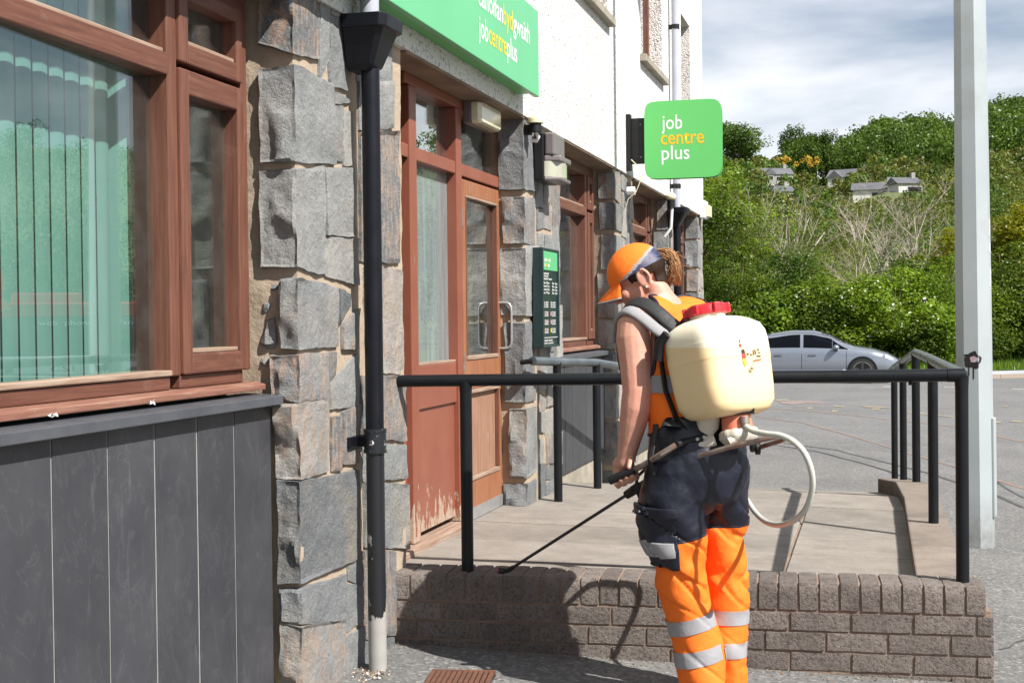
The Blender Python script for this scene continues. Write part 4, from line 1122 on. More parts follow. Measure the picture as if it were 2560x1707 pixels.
# grit and dead leaves collected along the wall foot
m = MB(); rr = random.Random(5)
for _ in range(900):
    s_ = rr.uniform(-0.0, WLEN); d_ = -abs(rr.gauss(0, 0.05)) - 0.004
    p = wpt(s_, d_, 0); p.z = ground_z(p.x, p.y) + 0.003; r_ = rr.uniform(0.0015, 0.006)
    v = [p + Vector((rr.uniform(-1, 1), rr.uniform(-1, 1), rr.uniform(-.4, .9))) * r_ for _ in range(4)]
    m.cur = rr.choice((0, 0, 1)); m.add(v, [(0,1,2),(0,2,3),(0,3,1),(1,3,2)])
for _ in range(160):
    p = on_g(rr.gauss(930, 25), rr.gauss(1690, 9), 0.004); r_ = rr.uniform(0.003, 0.010); m.cur = rr.choice((0, 1, 2))
    v = [p + Vector((rr.uniform(-1, 1), rr.uniform(-1, 1), rr.uniform(-.2, .9))) * r_ for _ in range(4)]; m.add(v, [(0,1,2),(0,2,3),(0,3,1),(1,3,2)])
tag(m.build('wall_foot_debris', [simple('grit', (0.23, 0.19, 0.15), (0.12, 0.1, 0.08), 40, 0.95), simple('dead_leaf', (0.20, 0.10, 0.045), (0.3, 0.2, 0.1), 30, 0.9), simple('pale_flake', (0.6, 0.55, 0.5), rough=0.9)]), 'grit and dead leaf scraps along the foot of the wall', 'debris', kind='stuff')
# ================================================================== lettering
def text_mesh(s, size, bold=0.0, extr=0.001, align='LEFT', spacing=1.0):
    cu = bpy.data.curves.new('t', 'FONT'); cu.body = s; cu.size = size; cu.offset = bold; cu.extrude = extr; cu.align_x = align; cu.space_character = spacing
    cu.resolution_u = 3
    o = bpy.data.objects.new('t', cu); COL.objects.link(o)
    dg = bpy.context.evaluated_depsgraph_get(); dg.update()
    me = bpy.data.meshes.new_from_object(o.evaluated_get(dg)); 
    bpy.data.objects.remove(o); bpy.data.curves.remove(cu); return me
def letters(s, parent, mat, org, ux, uy, un, width=None, height=None, bold=0.0, name='lettering', extr=0.0012, spacing=1.0):
    """place text: ux along the line, uy up, un out of the board; org is the left end of the baseline; returns width"""
    me = text_mesh(s, 1.0, bold, 0.0, spacing=spacing)
    co = np.zeros(len(me.vertices) * 3); me.vertices.foreach_get('co', co); co = co.reshape(-1, 3)
    w = co[:, 0].max() - co[:, 0].min()
    h = height                     # height of 'size' unit
    kx = (width / w) if width else h
    x = (co[:, 0] - co[:, 0].min()) * kx; y = co[:, 1] * h
    O = np.array(org) - np.array(ORG[parent.name])
    W = O + np.outer(x, np.array(ux)) + np.outer(y, np.array(uy)) + np.array(un) * extr
    me.vertices.foreach_set('co', W.reshape(-1)); me.update()
    n = Vector(un)
    if len(me.polygons) and me.polygons[0].normal.dot(n) < 0: me.flip_normals()
    me.materials.clear(); me.materials.append(mat)
    link(name, me, parent); return w * kx
# fascia sign over the door
XS = XF + 0.115
fs0, fs1 = on_x(1348, 244, XS), on_x(1347, 45, XS)
FZ0, FZ1, FY1 = fs0.z, fs1.z + 0.03, fs0.y
fas = thing('fascia_sign', 'long bright green sign board with white and yellow lettering above the entrance', 'sign', (XF, FY1 - 1.5, FZ0))
MB().box(XS - 0.028, XS, FY1 - 3.1, FY1, FZ0, FZ1).build('sign_panel', GREEN, fas, bevel=0.004)
MB().box(XU + 0.002, XS - 0.029, FY1 - 3.06, FY1 - 0.06, FZ0 + 0.012, FZ1 - 0.02).build('sign_tray', GREEN2, fas)
ya_, yb_ = on_x(1196, 60, XS).y, on_x(1325, 100, XS).y
zb1 = on_x(1321, 109, XS).z; zb2 = on_x(1291, 157, XS).z
x = ya_
U, V, N_ = (0, 1, 0), (0, 0, 1), (1, 0, 0)
tot = yb_ - ya_
wid1 = {'canolfan': 0.47, 'byd': 0.18, 'gwaith': 0.35}
hh = (on_x(1321, 59, XS).z - on_x(1321, 109, XS).z) / 0.73
def row(parts, x, z, total):
    ws = []
    for s_, _ in parts:
        me = text_mesh(s_, 1.0, 0.02, 0.0); c = [v.co.x for v in me.vertices]; ws.append(max(c) - min(c) + 0.07)
    k = total / sum(ws)
    for (s_, mt), w_ in zip(parts, ws):
        letters(s_, fas, mt, (XS, x, z), U, V, N_, width=(w_ - 0.07) * k, height=hh, bold=0.012); x += w_ * k
row([('canolfan', WHITE), ('byd', YELL), ('gwaith', WHITE)], ya_, zb1, tot)
row([('job', WHITE), ('centre', YELL), ('plus', WHITE)], ya_, zb2, on_x(1293, 120, XS).y - ya_)

# hanging sign
YH = fy(1562, 300)
hs = thing('projecting_sign', 'green rounded square projecting sign on a black bracket high on the white wall', 'sign', (XU, YH, 2.7))
a0, a1 = on_y(1611, 350, YH), on_y(1806, 350, YH)
zt_, zb_ = on_y(1706, 252, YH).z, on_y(1706, 446, YH).z
cx, cz, hw, hv = (a0.x + a1.x) / 2, (zt_ + zb_) / 2, (a1.x - a0.x) / 2, (zt_ - zb_) / 2
pts = []
for i in range(96):
    a = 2 * math.pi * i / 96; ex_ = 2 / 9.0
    c_, s_ = math.cos(a), math.sin(a)
    pts.append((cx + hw * math.copysign(abs(c_) ** ex_, c_) * 0.985, cz + hv * math.copysign(abs(s_) ** ex_, s_)))
m = MB(); m.prism([(x, YH - 0.03, z) for x, z in pts], (0, 0.022, 0)); m.build('sign_panel', simple('projecting_sign_green', (0.115, 0.49, 0.13), rough=0.4), hs, smooth=30)
m = MB(); m.prism([(cx + (x - cx) * 0.985, YH - 0.0075, cz + (z - cz) * 0.985) for x, z in pts], (0, 0.05, 0)); m.build('sign_body', BLACKM, hs, smooth=30)
m = MB(); m.prism([(x, YH + 0.043, z) for x, z in pts], (0, 0.022, 0)); m.build('sign_panel', MATS['projecting_sign_green'], hs, smooth=30)
bz0, bz1 = on_y(1590, 410, YH).z, on_y(1590, 296, YH).z
MB().box(XU + 0.03, a0.x + 0.02, YH - 0.002, YH + 0.030, bz0, bz1).build('bracket_box', BLACKM, hs, bevel=0.003)
MB().box(XU + 0.002, XU + 0.034, YH - 0.035, YH + 0.045, bz0 - 0.05, bz1 + 0.03).build('wall_plate', BLACKM, hs, bevel=0.003)
for z in (bz0 + 0.05, bz1 - 0.05):
    MB().cyl((XU + 0.11, YH - 0.006, z), (XU + 0.11, YH - 0.002, z), 0.004, n=8).build('rivet', ALU, hs)
def hl(s_, px0, px1, pyb, mat, hgt):
    p0, p1 = on_y(px0, pyb, YH - 0.03), on_y(px1, pyb, YH - 0.03)
    letters(s_, hs, mat, (p0.x, YH - 0.03, p0.z), (1, 0, 0), (0, 0, 1), (0, -1, 0), width=p1.x - p0.x, height=hgt, bold=0.008)
hl('job', 1654, 1706, 324, WHITE, 0.155)
hl('centre', 1652, 1760, 362, YELL2, 0.155)
hl('plus', 1654, 1724, 400, WHITE, 0.155)
cab = thing('sign_cable', 'thin pale looped cable hanging below the projecting sign bracket', 'cable', (XU, YH, bz0))
MB().tube([Vector((XU + 0.04, YH - 0.03, bz0 + 0.03)), Vector((XU + 0.09, YH - 0.05, bz0 - 0.02)), Vector((XU + 0.12, YH - 0.06, bz0 - 0.12)), Vector((XU + 0.08, YH - 0.06, bz0 - 0.22)), Vector((XU + 0.02, YH - 0.06, bz0 - 0.27)), Vector((XU - 0.01, YH - 0.06, bz0 - 0.36))], 0.004, 6).build('cable_run', CREAM, cab, smooth=60)
m = MB(); jb = on_x(1568, 478, XF + 0.02); m.cyl(jb, jb + Vector((0.06, 0, 0)), 0.032, n=16); m.build('junction_box', WHITE, cab, smooth=40)

# notice board on the second pier
ny0, ny1 = fy(1329, 700), fy(1371, 700); nz0, nz1 = zf(1345, 868), zf(1345, 622)
ntc = thing('notice_board', 'narrow dark green notice board with opening hours on the pier beside the door', 'notice board', (XF, ny0, nz0))
xb_ = XF + 0.062
MB().box(XF + 0.006, xb_ - 0.006, ny0 + 0.006, ny1 - 0.006, nz0 + 0.006, nz1 - 0.006).build('back_case', NOTICE, ntc)
for (a, b, c, d) in ((ny0, ny0 + 0.02, nz0, nz1), (ny1 - 0.02, ny1, nz0, nz1)):
    MB().box(XF + 0.004, xb_ + 0.004, a, b, c, d).build('frame_side', NOTICE, ntc, bevel=0.003)
for (c, d) in ((nz0, nz0 + 0.012), (nz1 - 0.012, nz1)):
    MB().box(XF + 0.004, xb_ + 0.004, ny0 + 0.0205, ny1 - 0.0205, c, d).build('frame_rail', NOTICE, ntc, bevel=0.003)
H = nz1 - nz0; Wn = ny1 - ny0 - 0.05; yl = ny0 + 0.03
MB().box(xb_ - 0.0055, xb_ - 0.002, ny0 + 0.024, ny1 - 0.024, nz1 - 0.22 * H, nz1 - 0.03 * H).build('green_header', GREEN, ntc)
def nl(s_, y, fr, w_, mat=WHITE, h=0.018, off=-0.0035):
    letters(s_, ntc, mat, (xb_ + off - 0.001, y, nz1 - fr * H), U, V, N_, width=w_, height=h, bold=0.02)
nl('canolfan', yl + 0.02, 0.135, 0.07, WHITE, 0.032, -0.0005); nl('byd', yl + 0.093, 0.135, 0.03, YELL, 0.032, -0.0005); nl('gwaith', yl + 0.126, 0.135, 0.05, WHITE, 0.032, -0.0005)
nl('job', yl + 0.02, 0.185, 0.03, WHITE, 0.032, -0.0005); nl('centre', yl + 0.053, 0.185, 0.06, YELL, 0.032, -0.0005); nl('plus', yl + 0.116, 0.185, 0.04, WHITE, 0.032, -0.0005)
for k, (s_, fr, w_) in enumerate([('Llandrindod', .265, .13), ('Oriau agor', .290, .12), ('Opening hours', .318, .2)]): nl(s_, yl, fr, w_ * Wn / 0.33)
for k, (a, b) in enumerate([('Llun Mon', '9am - 5pm'), ('Mawrth Tue', '9am - 5pm'), ('Mercher Wed', '10am - 5pm'), ('Iau Thu', '9am - 5pm')]):
    nl(a, yl, .36 + .033 * k, .14 * Wn / 0.33); nl(b, yl + Wn * 0.62, .36 + .033 * k, .12 * Wn / 0.33)
for k in range(3): nl('Ffon 0345', yl, .555 + .022 * k, .11 * Wn / 0.33, h=0.014); nl('Phone 0345', yl + Wn * .5, .555 + .022 * k, .11 * Wn / 0.33, h=0.014)
PINKS = simple('pink_symbol', (0.55, 0.25, 0.30), rough=0.6)
for r_ in range(3):
    for q in range(2):
        y_ = yl + Wn * 0.5 * q; z_ = nz1 - (0.66 + 0.085 * r_) * H
        MB().box(xb_ - 0.005, xb_ - 0.0035, y_, y_ + 0.022, z_ - 0.012, z_ + 0.012).build('symbol', PINKS if q == 0 or r_ < 2 else YELL, ntc)
        for k in range(3): nl(('dim ysmygu', 'no smoking', 'please')[k], y_ + 0.035, 0.65 + 0.085 * r_ + 0.018 * k, .08 * Wn / 0.33, h=0.013)
MB().box(xb_ - 0.005, xb_ - 0.0035, ny0 + 0.024, ny1 - 0.024, nz1 - .905 * H, nz1 - .90 * H).build('white_rule', WHITE, ntc)
nl('Diogelwch / Security', yl, .94, .2 * Wn / 0.33); nl('cameras in operation', yl, .965, .22 * Wn / 0.33, h=0.014)

# ------------------------------------------------------------------ wall lights
sl = thing('security_light', 'brown plastic security light with ribbed lens on the pier beside the door', 'wall light', (XF, fy(1345, 400), zf(1345, 460)))
ly0, ly1 = fy(1333, 400), fy(1368, 420); lz0, lz1 = zf(1350, 458), zf(1345, 338); xo = XF + 0.03
MB().box(XF + 0.004, xo + 0.03, ly0, ly1, lz0 + 0.0, lz1 - 0.002).build('back_plate', BLACKM, sl, bevel=0.006)
MB().box(xo + 0.031, xo + 0.09, ly0 + 0.015, ly1 - 0.06, lz1 - 0.13, lz1).build('sensor_housing', PLASG, sl, bevel=0.012)
m = MB(); m.prism([(xo + 0.031, ly0 + 0.01, lz1 - 0.16), (xo + 0.031, ly1, lz1 - 0.16), (xo + 0.12, ly1 - 0.03, lz1 - 0.16), (xo + 0.12, ly0 + 0.04, lz1 - 0.16)], (0, 0, 0.03)); m.build('visor', PLASG, sl, bevel=0.006)
m = MB(); n = 24
rings = []
for z in (lz0 + 0.022, lz1 - 0.161):
    rings.append([Vector((xo + 0.031 + 0.085 * math.sin(math.pi * i / n) * (1 + 0.03 * math.cos(8 * math.pi * i / 3)), ly0 + 0.012 + (ly1 - ly0 - 0.024) * (0.5 - 0.5 * math.cos(math.pi * i / n)), z)) for i in range(n + 1)])
m.loft(rings, cap=True); m.f = [q[::-1] for q in m.f]; m.build('lens', LENS2, sl, smooth=30)
m = MB(); m.prism([(xo + 0.031, ly0 + 0.006, lz0), (xo + 0.031, ly1 - 0.004, lz0), (xo + 0.118, ly1 - 0.035, lz0), (xo + 0.118, ly0 + 0.045, lz0)], (0, 0, 0.021)); m.build('lens_base', PLASG, sl, bevel=0.006)
pc = thing('photocell', 'cream domed light sensor on a black base above the security light', 'sensor', (XF, fy(1336, 300), zf(1336, 315)))
c = on_x(1338, 303, XF + 0.06)
m = MB(); m.ball(c + Vector((0, 0, 0.005)), (0.042, 0, 0), (0, 0.042, 0), (0, 0, 0.034), 20, 12); m.build('dome', CREAM, pc, smooth=60)
MB().tube([c - Vector((0, 0, 0.012)), c - Vector((0, 0, 0.002))], 0.047, 20).build('dome_rim', CREAM, pc, smooth=40)
MB().tube([c - Vector((0, 0, 0.06)), c - Vector((0, 0, 0.0125))], 0.035, 18).build('socket', BLACKM, pc, smooth=40)
MB().box(XF + 0.002, c.x - 0.02, c.y - 0.02, c.y + 0.02, c.z - 0.075, c.z - 0.02).build('bracket', BLACKM, pc, bevel=0.004)
MB().tube([c + Vector((0, 0.01, -0.06)), c + Vector((0.012, 0.02, -0.085)), c + Vector((0.0, 0.03, -0.105)), c + Vector((-0.03, 0.02, -0.10))], 0.011, 10).build('cable_gland', WHITE, pc, smooth=60)
for n_, (px, py, lab) in enumerate([(1677, 492, 'small cream sensor dome beside the far drainpipe')]):
    p = thing('photocell', lab, 'sensor', on_x(px, py, XF))
    c = on_x(px, py, XF + 0.06); m = MB(); m.ball(c, (0.05, 0, 0), (0, 0.05, 0), (0, 0, 0.04), 14, 8); m.build('dome', CREAM, p, smooth=60)
    MB().tube([c - Vector((0, 0, 0.10)), c - Vector((0, 0, 0.02))], 0.035, 12).build('socket', BLACKM, p, smooth=40)
    MB().tube([c - Vector((-.01, 0, 0.10)), c - Vector((0.0, 0, 0.28)), c - Vector((0.06, 0, 0.36))], 0.014, 8).build('conduit', WHITE, p, smooth=40)
bx = thing('alarm_box', 'small white junction box on the far corner of the building', 'box', on_x(1752, 540, XF))
for (py0, py1, x0, w_) in ((505, 548, 0.02, 0.30), (516, 544, 0.025, 0.20)):
    p = on_x(1752, py1, XU); MB().box(XU + 0.001 if w_ > .25 else XU + 0.061, XU + 0.06 if w_ > .25 else XU + 0.10, Y_END - w_ - 0.05, Y_END - 0.05, zf(1752, py1), zf(1752, py0)).build('housing', WHITE if w_ > .25 else CREAM, bx, bevel=0.006)
# bulkhead lamp over the door
bl = thing('bulkhead_light', 'yellowed rectangular bulkhead light fixed to the frame above the door', 'wall light', on_x(1200, 300, XR))
by0, by1 = fy(1176, 280, XR + 0.06), fy(1232, 300, XR + 0.06); bz = on_x(1190, 285, XR + 0.06).z
MB().box(XR + 0.021, XR + 0.062, by0, by1, bz - 0.058, bz + 0.060).build('base', PLASG, bl, bevel=0.006)
rings = []
for x_, k in ((XR + 0.0625, 1.0), (XR + 0.095, 0.97), (XR + 0.112, 0.86)):
    rings.append([Vector((x_, (by0 + by1) / 2 + (by1 - by0) / 2 * k * a, bz + 0.058 * k * b)) for a, b in ((-1, -.8), (-.9, -1), (.9, -1), (1, -.8), (1, .8), (.9, 1), (-.9, 1), (-1, .8))])
m = MB(); m.loft(rings); m.build('lens', LENS, bl, bevel=0.004)

# ------------------------------------------------------------------ drainpipes
XP = XF + 0.075
pz = lambda px, py: on_x(px, py, XP).z
yp = fy(935, 900, XP)
dp = thing('drainpipe', 'black cast drainpipe with hopper head on the near stone pier, its foot peeling to white', 'drainpipe', (XP, yp, 0.08))
def vt_tube(m, z0, z1, r, n=24): m.tube([(XP, yp, z0), (XP, yp, z1)], r, n)
zcol = on_x(942, 1100, XP).z; zh0, zh1 = on_x(920, 178, XP).z, on_x(920, 45, XP).z
m = MB(); vt_tube(m, zcol + 0.03, zh0 + 0.01, 0.0335); m.build('pipe', BLACKP, dp, smooth=50)
m = MB()
zs_ = [0.06 + (zcol - 0.03 - 0.06) * i / 10 for i in range(11)]
m.tube([(XP, yp, z) for z in zs_], 0.0335, 24); m.build('pipe_foot', PEEL, dp, smooth=50, label='pipe foot with black paint peeling off white plastic')
m = MB(); vt_tube(m, zcol - 0.035, zcol + 0.035, 0.0405); vt_tube(m, zcol + 0.032, zcol + 0.044, 0.0425); vt_tube(m, zcol - 0.044, zcol - 0.032, 0.0425); m.build('collar', mk_blackpaint('chipped_collar_paint', chips=0.62), dp, smooth=40)
m = MB(); m.box(XF - 0.01, XP - 0.03, yp - 0.012, yp + 0.012, zcol - 0.022, zcol + 0.018); m.box(XF + 0.0, XF + 0.012, yp - 0.09, yp - 0.0125, zcol - 0.022, zcol + 0.018); m.box(XF, XF + 0.012, yp + 0.0125, yp + 0.08, zcol - 0.022, zcol + 0.018); m.build('bracket', BLACKP, dp, bevel=0.002)
hop = []
for z, a, b in ((zh0, 0.040, 0.045), (zh0 + 0.02, 0.05, 0.062), (zh1 - 0.05, 0.074, 0.102), (zh1 - 0.049, 0.082, 0.112), (zh1, 0.084, 0.114)):
    cxx = XF + 0.006 + a; hop.append([Vector((cxx + sx * a, yp + sy * b, z)) for sx, sy in ((-1,-1),(.75,-1),(1,-.75),(1,.75),(.75,1),(-1,1))])
m = MB(); m.loft(hop); m.build('hopper_head', BLACKP, dp, bevel=0.004)
MB().box(XF + 0.02, XF + 0.14, yp - 0.09, yp + 0.09, zh1 + 0.001, zh1 + 0.004).build('hopper_mouth', DARK, dp)
m = MB(); m.tube([(XF + 0.075, yp, zh1 - 0.02), (XF + 0.075, yp, 6.4)], 0.0345, 24); m.build('upper_pipe', GREYPIPE, dp, smooth=50, label='pale grey plastic upper pipe above the hopper')
# second one near the far end
yp2 = fy(1690, 300, XP); pxs = lambda py: on_x(1695, py, XP).z
d2 = thing('drainpipe', 'thin grey downpipe running into a black hopper near the far end of the building', 'drainpipe', (XP, yp2, 0.0))
MB().tube([(XP, yp2, pxs(535)), (XP, yp2, 6.4)], 0.034, 16).build('upper_pipe', GREYPIPE, d2, smooth=50)
for z in (pxs(78), pxs(468)):
    m = MB(); m.tube([(XP, yp2, z - 0.02), (XP, yp2, z + 0.02)], 0.040, 16); m.box(XU, XP - 0.03, yp2 - 0.015, yp2 + 0.015, z - 0.02, z + 0.02); m.build('clip', BLACKM, d2, smooth=40)
z0, z1 = pxs(572), pxs(522); hop = []
for z, a, b in ((z0, 0.04, 0.045), (z0 + 0.03, 0.05, 0.07), (z1 - 0.05, 0.08, 0.11), (z1 - 0.049, 0.09, 0.125), (z1, 0.09, 0.125)):
    hop.append([Vector((XF + 0.004 + a + sx * a, yp2 + sy * b, z)) for sx, sy in ((-1,-1),(.75,-1),(1,-.75),(1,.75),(.75,1),(-1,1))])
m = MB(); m.loft(hop); m.build('hopper_head', BLACKP, d2, bevel=0.004)
MB().tube([(XP, yp2, -0.15), (XP, yp2, z0 + 0.01)], 0.036, 16).build('pipe', BLACKP, d2, smooth=50)
# ================================================================== far kerb, verge, hillside
def hill_h(px):      # height of the ridge by direction (photograph column)
    tab = [(-4000, 40), (1000, 50), (1700, 62), (1850, 68), (1960, 66), (2050, 57), (2120, 65), (2200, 73), (2320, 73), (2385, 67), (2480, 75), (2560, 76), (3200, 76), (4200, 74), (6500, 74), (9000, 50)]
    for (a, u), (b, v) in zip(tab[:-1], tab[1:]):
        if a <= px <= b: return u + (v - u) * (px - a) / (b - a)
    return 45
def terr_z(x, y):
    p = Vector((x, y, 0)); f = p.dot(FW); r = p.dot(RT)
    t = (p - K0).dot(KN)
    g = ground_z(x, y) + 0.11 if t < 60 else -0.4
    base = -0.30 + min(t, 8) * 0.04
    d = math.hypot(f, r)
    if d < 70: return base
    px = 1280 + 3500 * r / max(f, 1) if f > 0.2 * d else (9000 if r > 0 else -4000)
    H = hill_h(max(-4000, min(9000, px)))
    k = min(1, (d - 70) / 540)
    z = base + H * (k ** 1.27) + 4 * noise.noise(Vector((x, y, 0)) * 0.008) * k
    if d > 640: z -= (d - 640) * 0.03
    return z
m = MB()
tt = [0.16, 1.0, 2, 4, 8, 14, 22, 32] + rng_(45, 900, 46); ss = rng_(-420, 700, 113)
m.grid([[(lambda p: (p.x, p.y, terr_z(p.x, p.y)))(kz(s_, t_)) for s_ in ss] for t_ in tt])
tag(m.build('hillside', TERR, smooth=180), kind='structure')
m = MB(); m.grid([[(lambda p: (p.x, p.y, terr_z(p.x, p.y) + 0.02))(kz(s_, t_)) for s_ in rng_(-30, 60, 91)] for t_ in (0.14, 1, 2, 3.5, 5)])
tag(m.build('grass_verge', VERGE), kind='structure')
fk = thing('far_kerb', 'low brown stone kerb along the far side of the car park', 'kerb', K0)
for i in range(60):
    s_ = -20 + i * 0.915; a, b = kz(s_ + 0.008, 0.0), kz(s_ + 0.907, 0.0)
    z = ground_z(a.x, a.y)
    m = MB(); m.prism([(a.x, a.y, z - .1), (b.x, b.y, z - .1), (b + KN * .14).to_tuple()[:2] + (z - .1,), (a + KN * .14).to_tuple()[:2] + (z - .1,)], (0, 0, 0.205)); m.build('kerb_stone', KSTONE, fk)
# grass blades on the verge
rr = np.random.RandomState(3); N = 26000
s_ = rr.uniform(-6, 16, N); t_ = rr.uniform(0.15, 4.2, N) ; V = []; Fc = []
for i in range(N):
    p = kz(s_[i], t_[i]); z = terr_z(p.x, p.y) + 0.02
    h = rr.uniform(0.10, 0.28) * (1 + 0.9 * (t_[i] > 1.6)); a = rr.uniform(0, 6.28); w = 0.014
    dx, dy = math.cos(a) * w, math.sin(a) * w; lx, ly = rr.normal(0, 0.07, 2)
    k = len(V); V += [(p.x - dx, p.y - dy, z), (p.x + dx, p.y + dy, z), (p.x + lx, p.y + ly, z + h)]; Fc.append((k, k+1, k+2))
me = bpy.data.meshes.new('verge_grass'); me.from_pydata(V, [], Fc); me.materials.append(GRASS)
tag(link('verge_grass', me), 'long green grass on the verge behind the far kerb', 'grass', kind='stuff')

# ------------------------------------------------------------------ foliage
def leaf_cloud(rng, clumps, per, size, spread, aspect=0.6, flat=0.0):
    """many small leaf quads scattered in clumps -> verts, faces"""
    C = np.repeat(np.array([c[:3] for c in clumps]), per, axis=0); S = np.repeat(np.array([c[3] for c in clumps]), per)
    n = len(C)
    d = rng.normal(0, 1, (n, 3)); d /= np.linalg.norm(d, axis=1)[:, None] + 1e-9
    rad_ = rng.uniform(0.25, 1.0, n) ** 0.5
    P = C + d * (S * rad_ * spread)[:, None]
    nrm = d * 0.6 + rng.normal(0, 0.6, (n, 3)) + np.array([0.25, -0.05, 0.55]); nrm /= np.linalg.norm(nrm, axis=1)[:, None]
    a = np.cross(nrm, rng.normal(0, 1, (n, 3))); a /= np.linalg.norm(a, axis=1)[:, None] + 1e-9
    b = np.cross(nrm, a)
    L = size * rng.uniform(0.6, 1.3, n); Wd = L * aspect
    q = np.stack([P - a * L[:, None] * .5, P + b * Wd[:, None] * .5 + nrm * (L * .08)[:, None], P + a * L[:, None] * .5, P - b * Wd[:, None] * .5 + nrm * (L * .08)[:, None]], axis=1)
    return q.reshape(-1, 3), n
def quads_mesh(name, V, n, mats, idx=None):
    me = bpy.data.meshes.new(name)
    me.vertices.add(len(V)); me.vertices.foreach_set('co', V.astype(np.float32).reshape(-1))
    me.loops.add(4 * n); me.loops.foreach_set('vertex_index', np.arange(4 * n, dtype=np.int32))
    me.polygons.add(n); me.polygons.foreach_set('loop_start', np.arange(0, 4 * n, 4, dtype=np.int32))
    for q in mats: me.materials.append(q)
    if idx is not None: me.polygons.foreach_set('material_index', idx.astype(np.int32))
    me.update(calc_edges=True); me.validate(); return me
def crown_clumps(rng, h0, h1, rx, n, shape='oval', lean=0.0):
    out = []
    ph = rng.uniform(0, 6.28, 6)
    while len(out) < n:
        u = rng.uniform(-1, 1, 3)
        r = np.linalg.norm(u)
        if r > 1 or r < 0.15: continue
        if shape == 'birch': k = 0.30 + 0.7 * (1 - abs(u[2] * 0.5 + 0.5 - 0.42) * 1.5)
        elif shape == 'shrub': k = 1.0 - 0.25 * (u[2] + 1) / 2
        else: k = 1.0
        ang = math.atan2(u[1], u[0])
        lump = 1 + 0.22 * math.sin(3 * ang + ph[0] + 2 * u[2]) + 0.16 * math.sin(5 * ang + ph[1] - 3 * u[2])
        z = h0 + (h1 - h0) * (u[2] * 0.5 + 0.5)
        out.append((u[0] * rx * k * lump + lean * (z - h0), u[1] * rx * k * lump, z, rng.uniform(0.6, 1.3)))
    return out
def branch_mesh(name, rng, clumps, h_trunk, r0, height, mat, every=3, stems=1):
    m = MB()
    for s_ in range(stems):
        ox, oy = (0, 0) if stems == 1 else rng.uniform(-0.35, 0.35, 2)
        lx, ly = rng.normal(0, 0.05, 2) * height
        pts = [(ox + lx * k * k, oy + ly * k * k, -0.25 + (height * 0.92) * k) for k in (0, .15, .35, .6, .8, 1)]
        m.tube(pts, [r0, r0 * .82, r0 * .66, r0 * .42, r0 * .24, r0 * .07], 7)
    for c in clumps[::every]:
        k = rng.uniform(0.35, 0.75); z0 = max(h_trunk * .6, c[2] * k)
        f = z0 / (height * .92); base = (lx * f * f, ly * f * f, z0)
        mid = ((base[0] + c[0]) / 2, (base[1] + c[1]) / 2, (z0 + c[2]) / 2 - 0.1 * abs(c[0]))
        m.tube([base, mid, c[:3]], [r0 * .26, r0 * .15, r0 * .04], 5, cap=False)
    me = m.mesh(name); me.materials.append(mat); smooth_mesh(me, 180); return me
PROTO = {}
def proto(kind, seed, h, rx, n_clump, per, size, spread, leaf, shape='oval', h0=0.2, trunk=0.12, stems=1, flowers=0):
    rng = np.random.RandomState(seed)
    cl = crown_clumps(rng, h * h0, h, rx, n_clump, shape)
    V, n = leaf_cloud(rng, cl, per, size, spread)
    mats = [leaf]; idx = np.zeros(n)
    if flowers:
        fl = [c for c in cl if c[2] > h * 0.25 and c[1] < 0.5][:flowers]
        heads = []
        for c in fl:
            d = rng.normal(0, 1, 3); d[2] = abs(d[2]) * .7; d[1] -= .7; d /= np.linalg.norm(d); p = np.array(c[:3]) + d * c[3] * spread * 1.02
            for _ in range(5): heads.append((p[0] + rng.normal(0, .05), p[1] + rng.normal(0, .05), p[2] + rng.normal(0, .02), .04))
        V2, n2 = leaf_cloud(rng, heads, 1, 0.062, 1.0, 0.9)
        V = np.concatenate([V, V2]); idx = np.concatenate([idx, np.ones(n2)]); n += n2; mats = [leaf, BLOSSOM]
    PROTO[kind] = (quads_mesh('crown', V, n, mats, idx), branch_mesh('trunk', rng, cl, h * h0, trunk, h, BARK, stems=stems), h)
proto('birch_a', 1, 7.6, 1.55, 150, 85, 0.070, 0.46, LEAF_BIRCH, 'birch', 0.12, 0.085)
proto('birch_b', 2, 7.0, 1.35, 120, 70, 0.080, 0.50, LEAF_BIRCH, 'birch', 0.15, 0.07)
proto('broad_a', 3, 7.2, 2.2, 115, 125, 0.14, 0.56, LEAF_MID, 'oval', 0.15, 0.16)
proto('broad_b', 4, 6.4, 2.1, 130, 110, 0.12, 0.62, LEAF_BRIGHT, 'oval', 0.12, 0.14)
proto('dark_a', 5, 5.2, 2.0, 90, 120, 0.15, 0.55, LEAF_DARK, 'oval', 0.10, 0.14)
proto('shrub_a', 6, 3.6, 1.6, 70, 120, 0.165, 0.50, LEAF_BRIGHT, 'shrub', 0.04, 0.05, 4)
proto('shrub_b', 7, 3.0, 1.5, 80, 120, 0.11, 0.52, LEAF_MID, 'shrub', 0.03, 0.05, 4)
proto('flower', 8, 3.7, 1.7, 80, 115, 0.13, 0.50, LEAF_BRIGHT, 'shrub', 0.05, 0.05, 4, flowers=34)
proto('yellow', 9, 6.2, 1.5, 110, 110, 0.12, 0.5, LEAF_YEL, 'birch', 0.08, 0.09)
proto('oak_far', 10, 13.0, 6.0, 170, 45, 0.60, 1.5, LEAF_FAR, 'oval', 0.22, 0.45)
proto('oak_far2', 12, 14.0, 5.0, 150, 45, 0.60, 1.4, LEAF_FAR, 'oval', 0.15, 0.4)
proto('scrub_far', 13, 7.0, 4.0, 90, 50, 0.42, 1.1, LEAF_OLIVE, 'shrub', 0.05, 0.2)
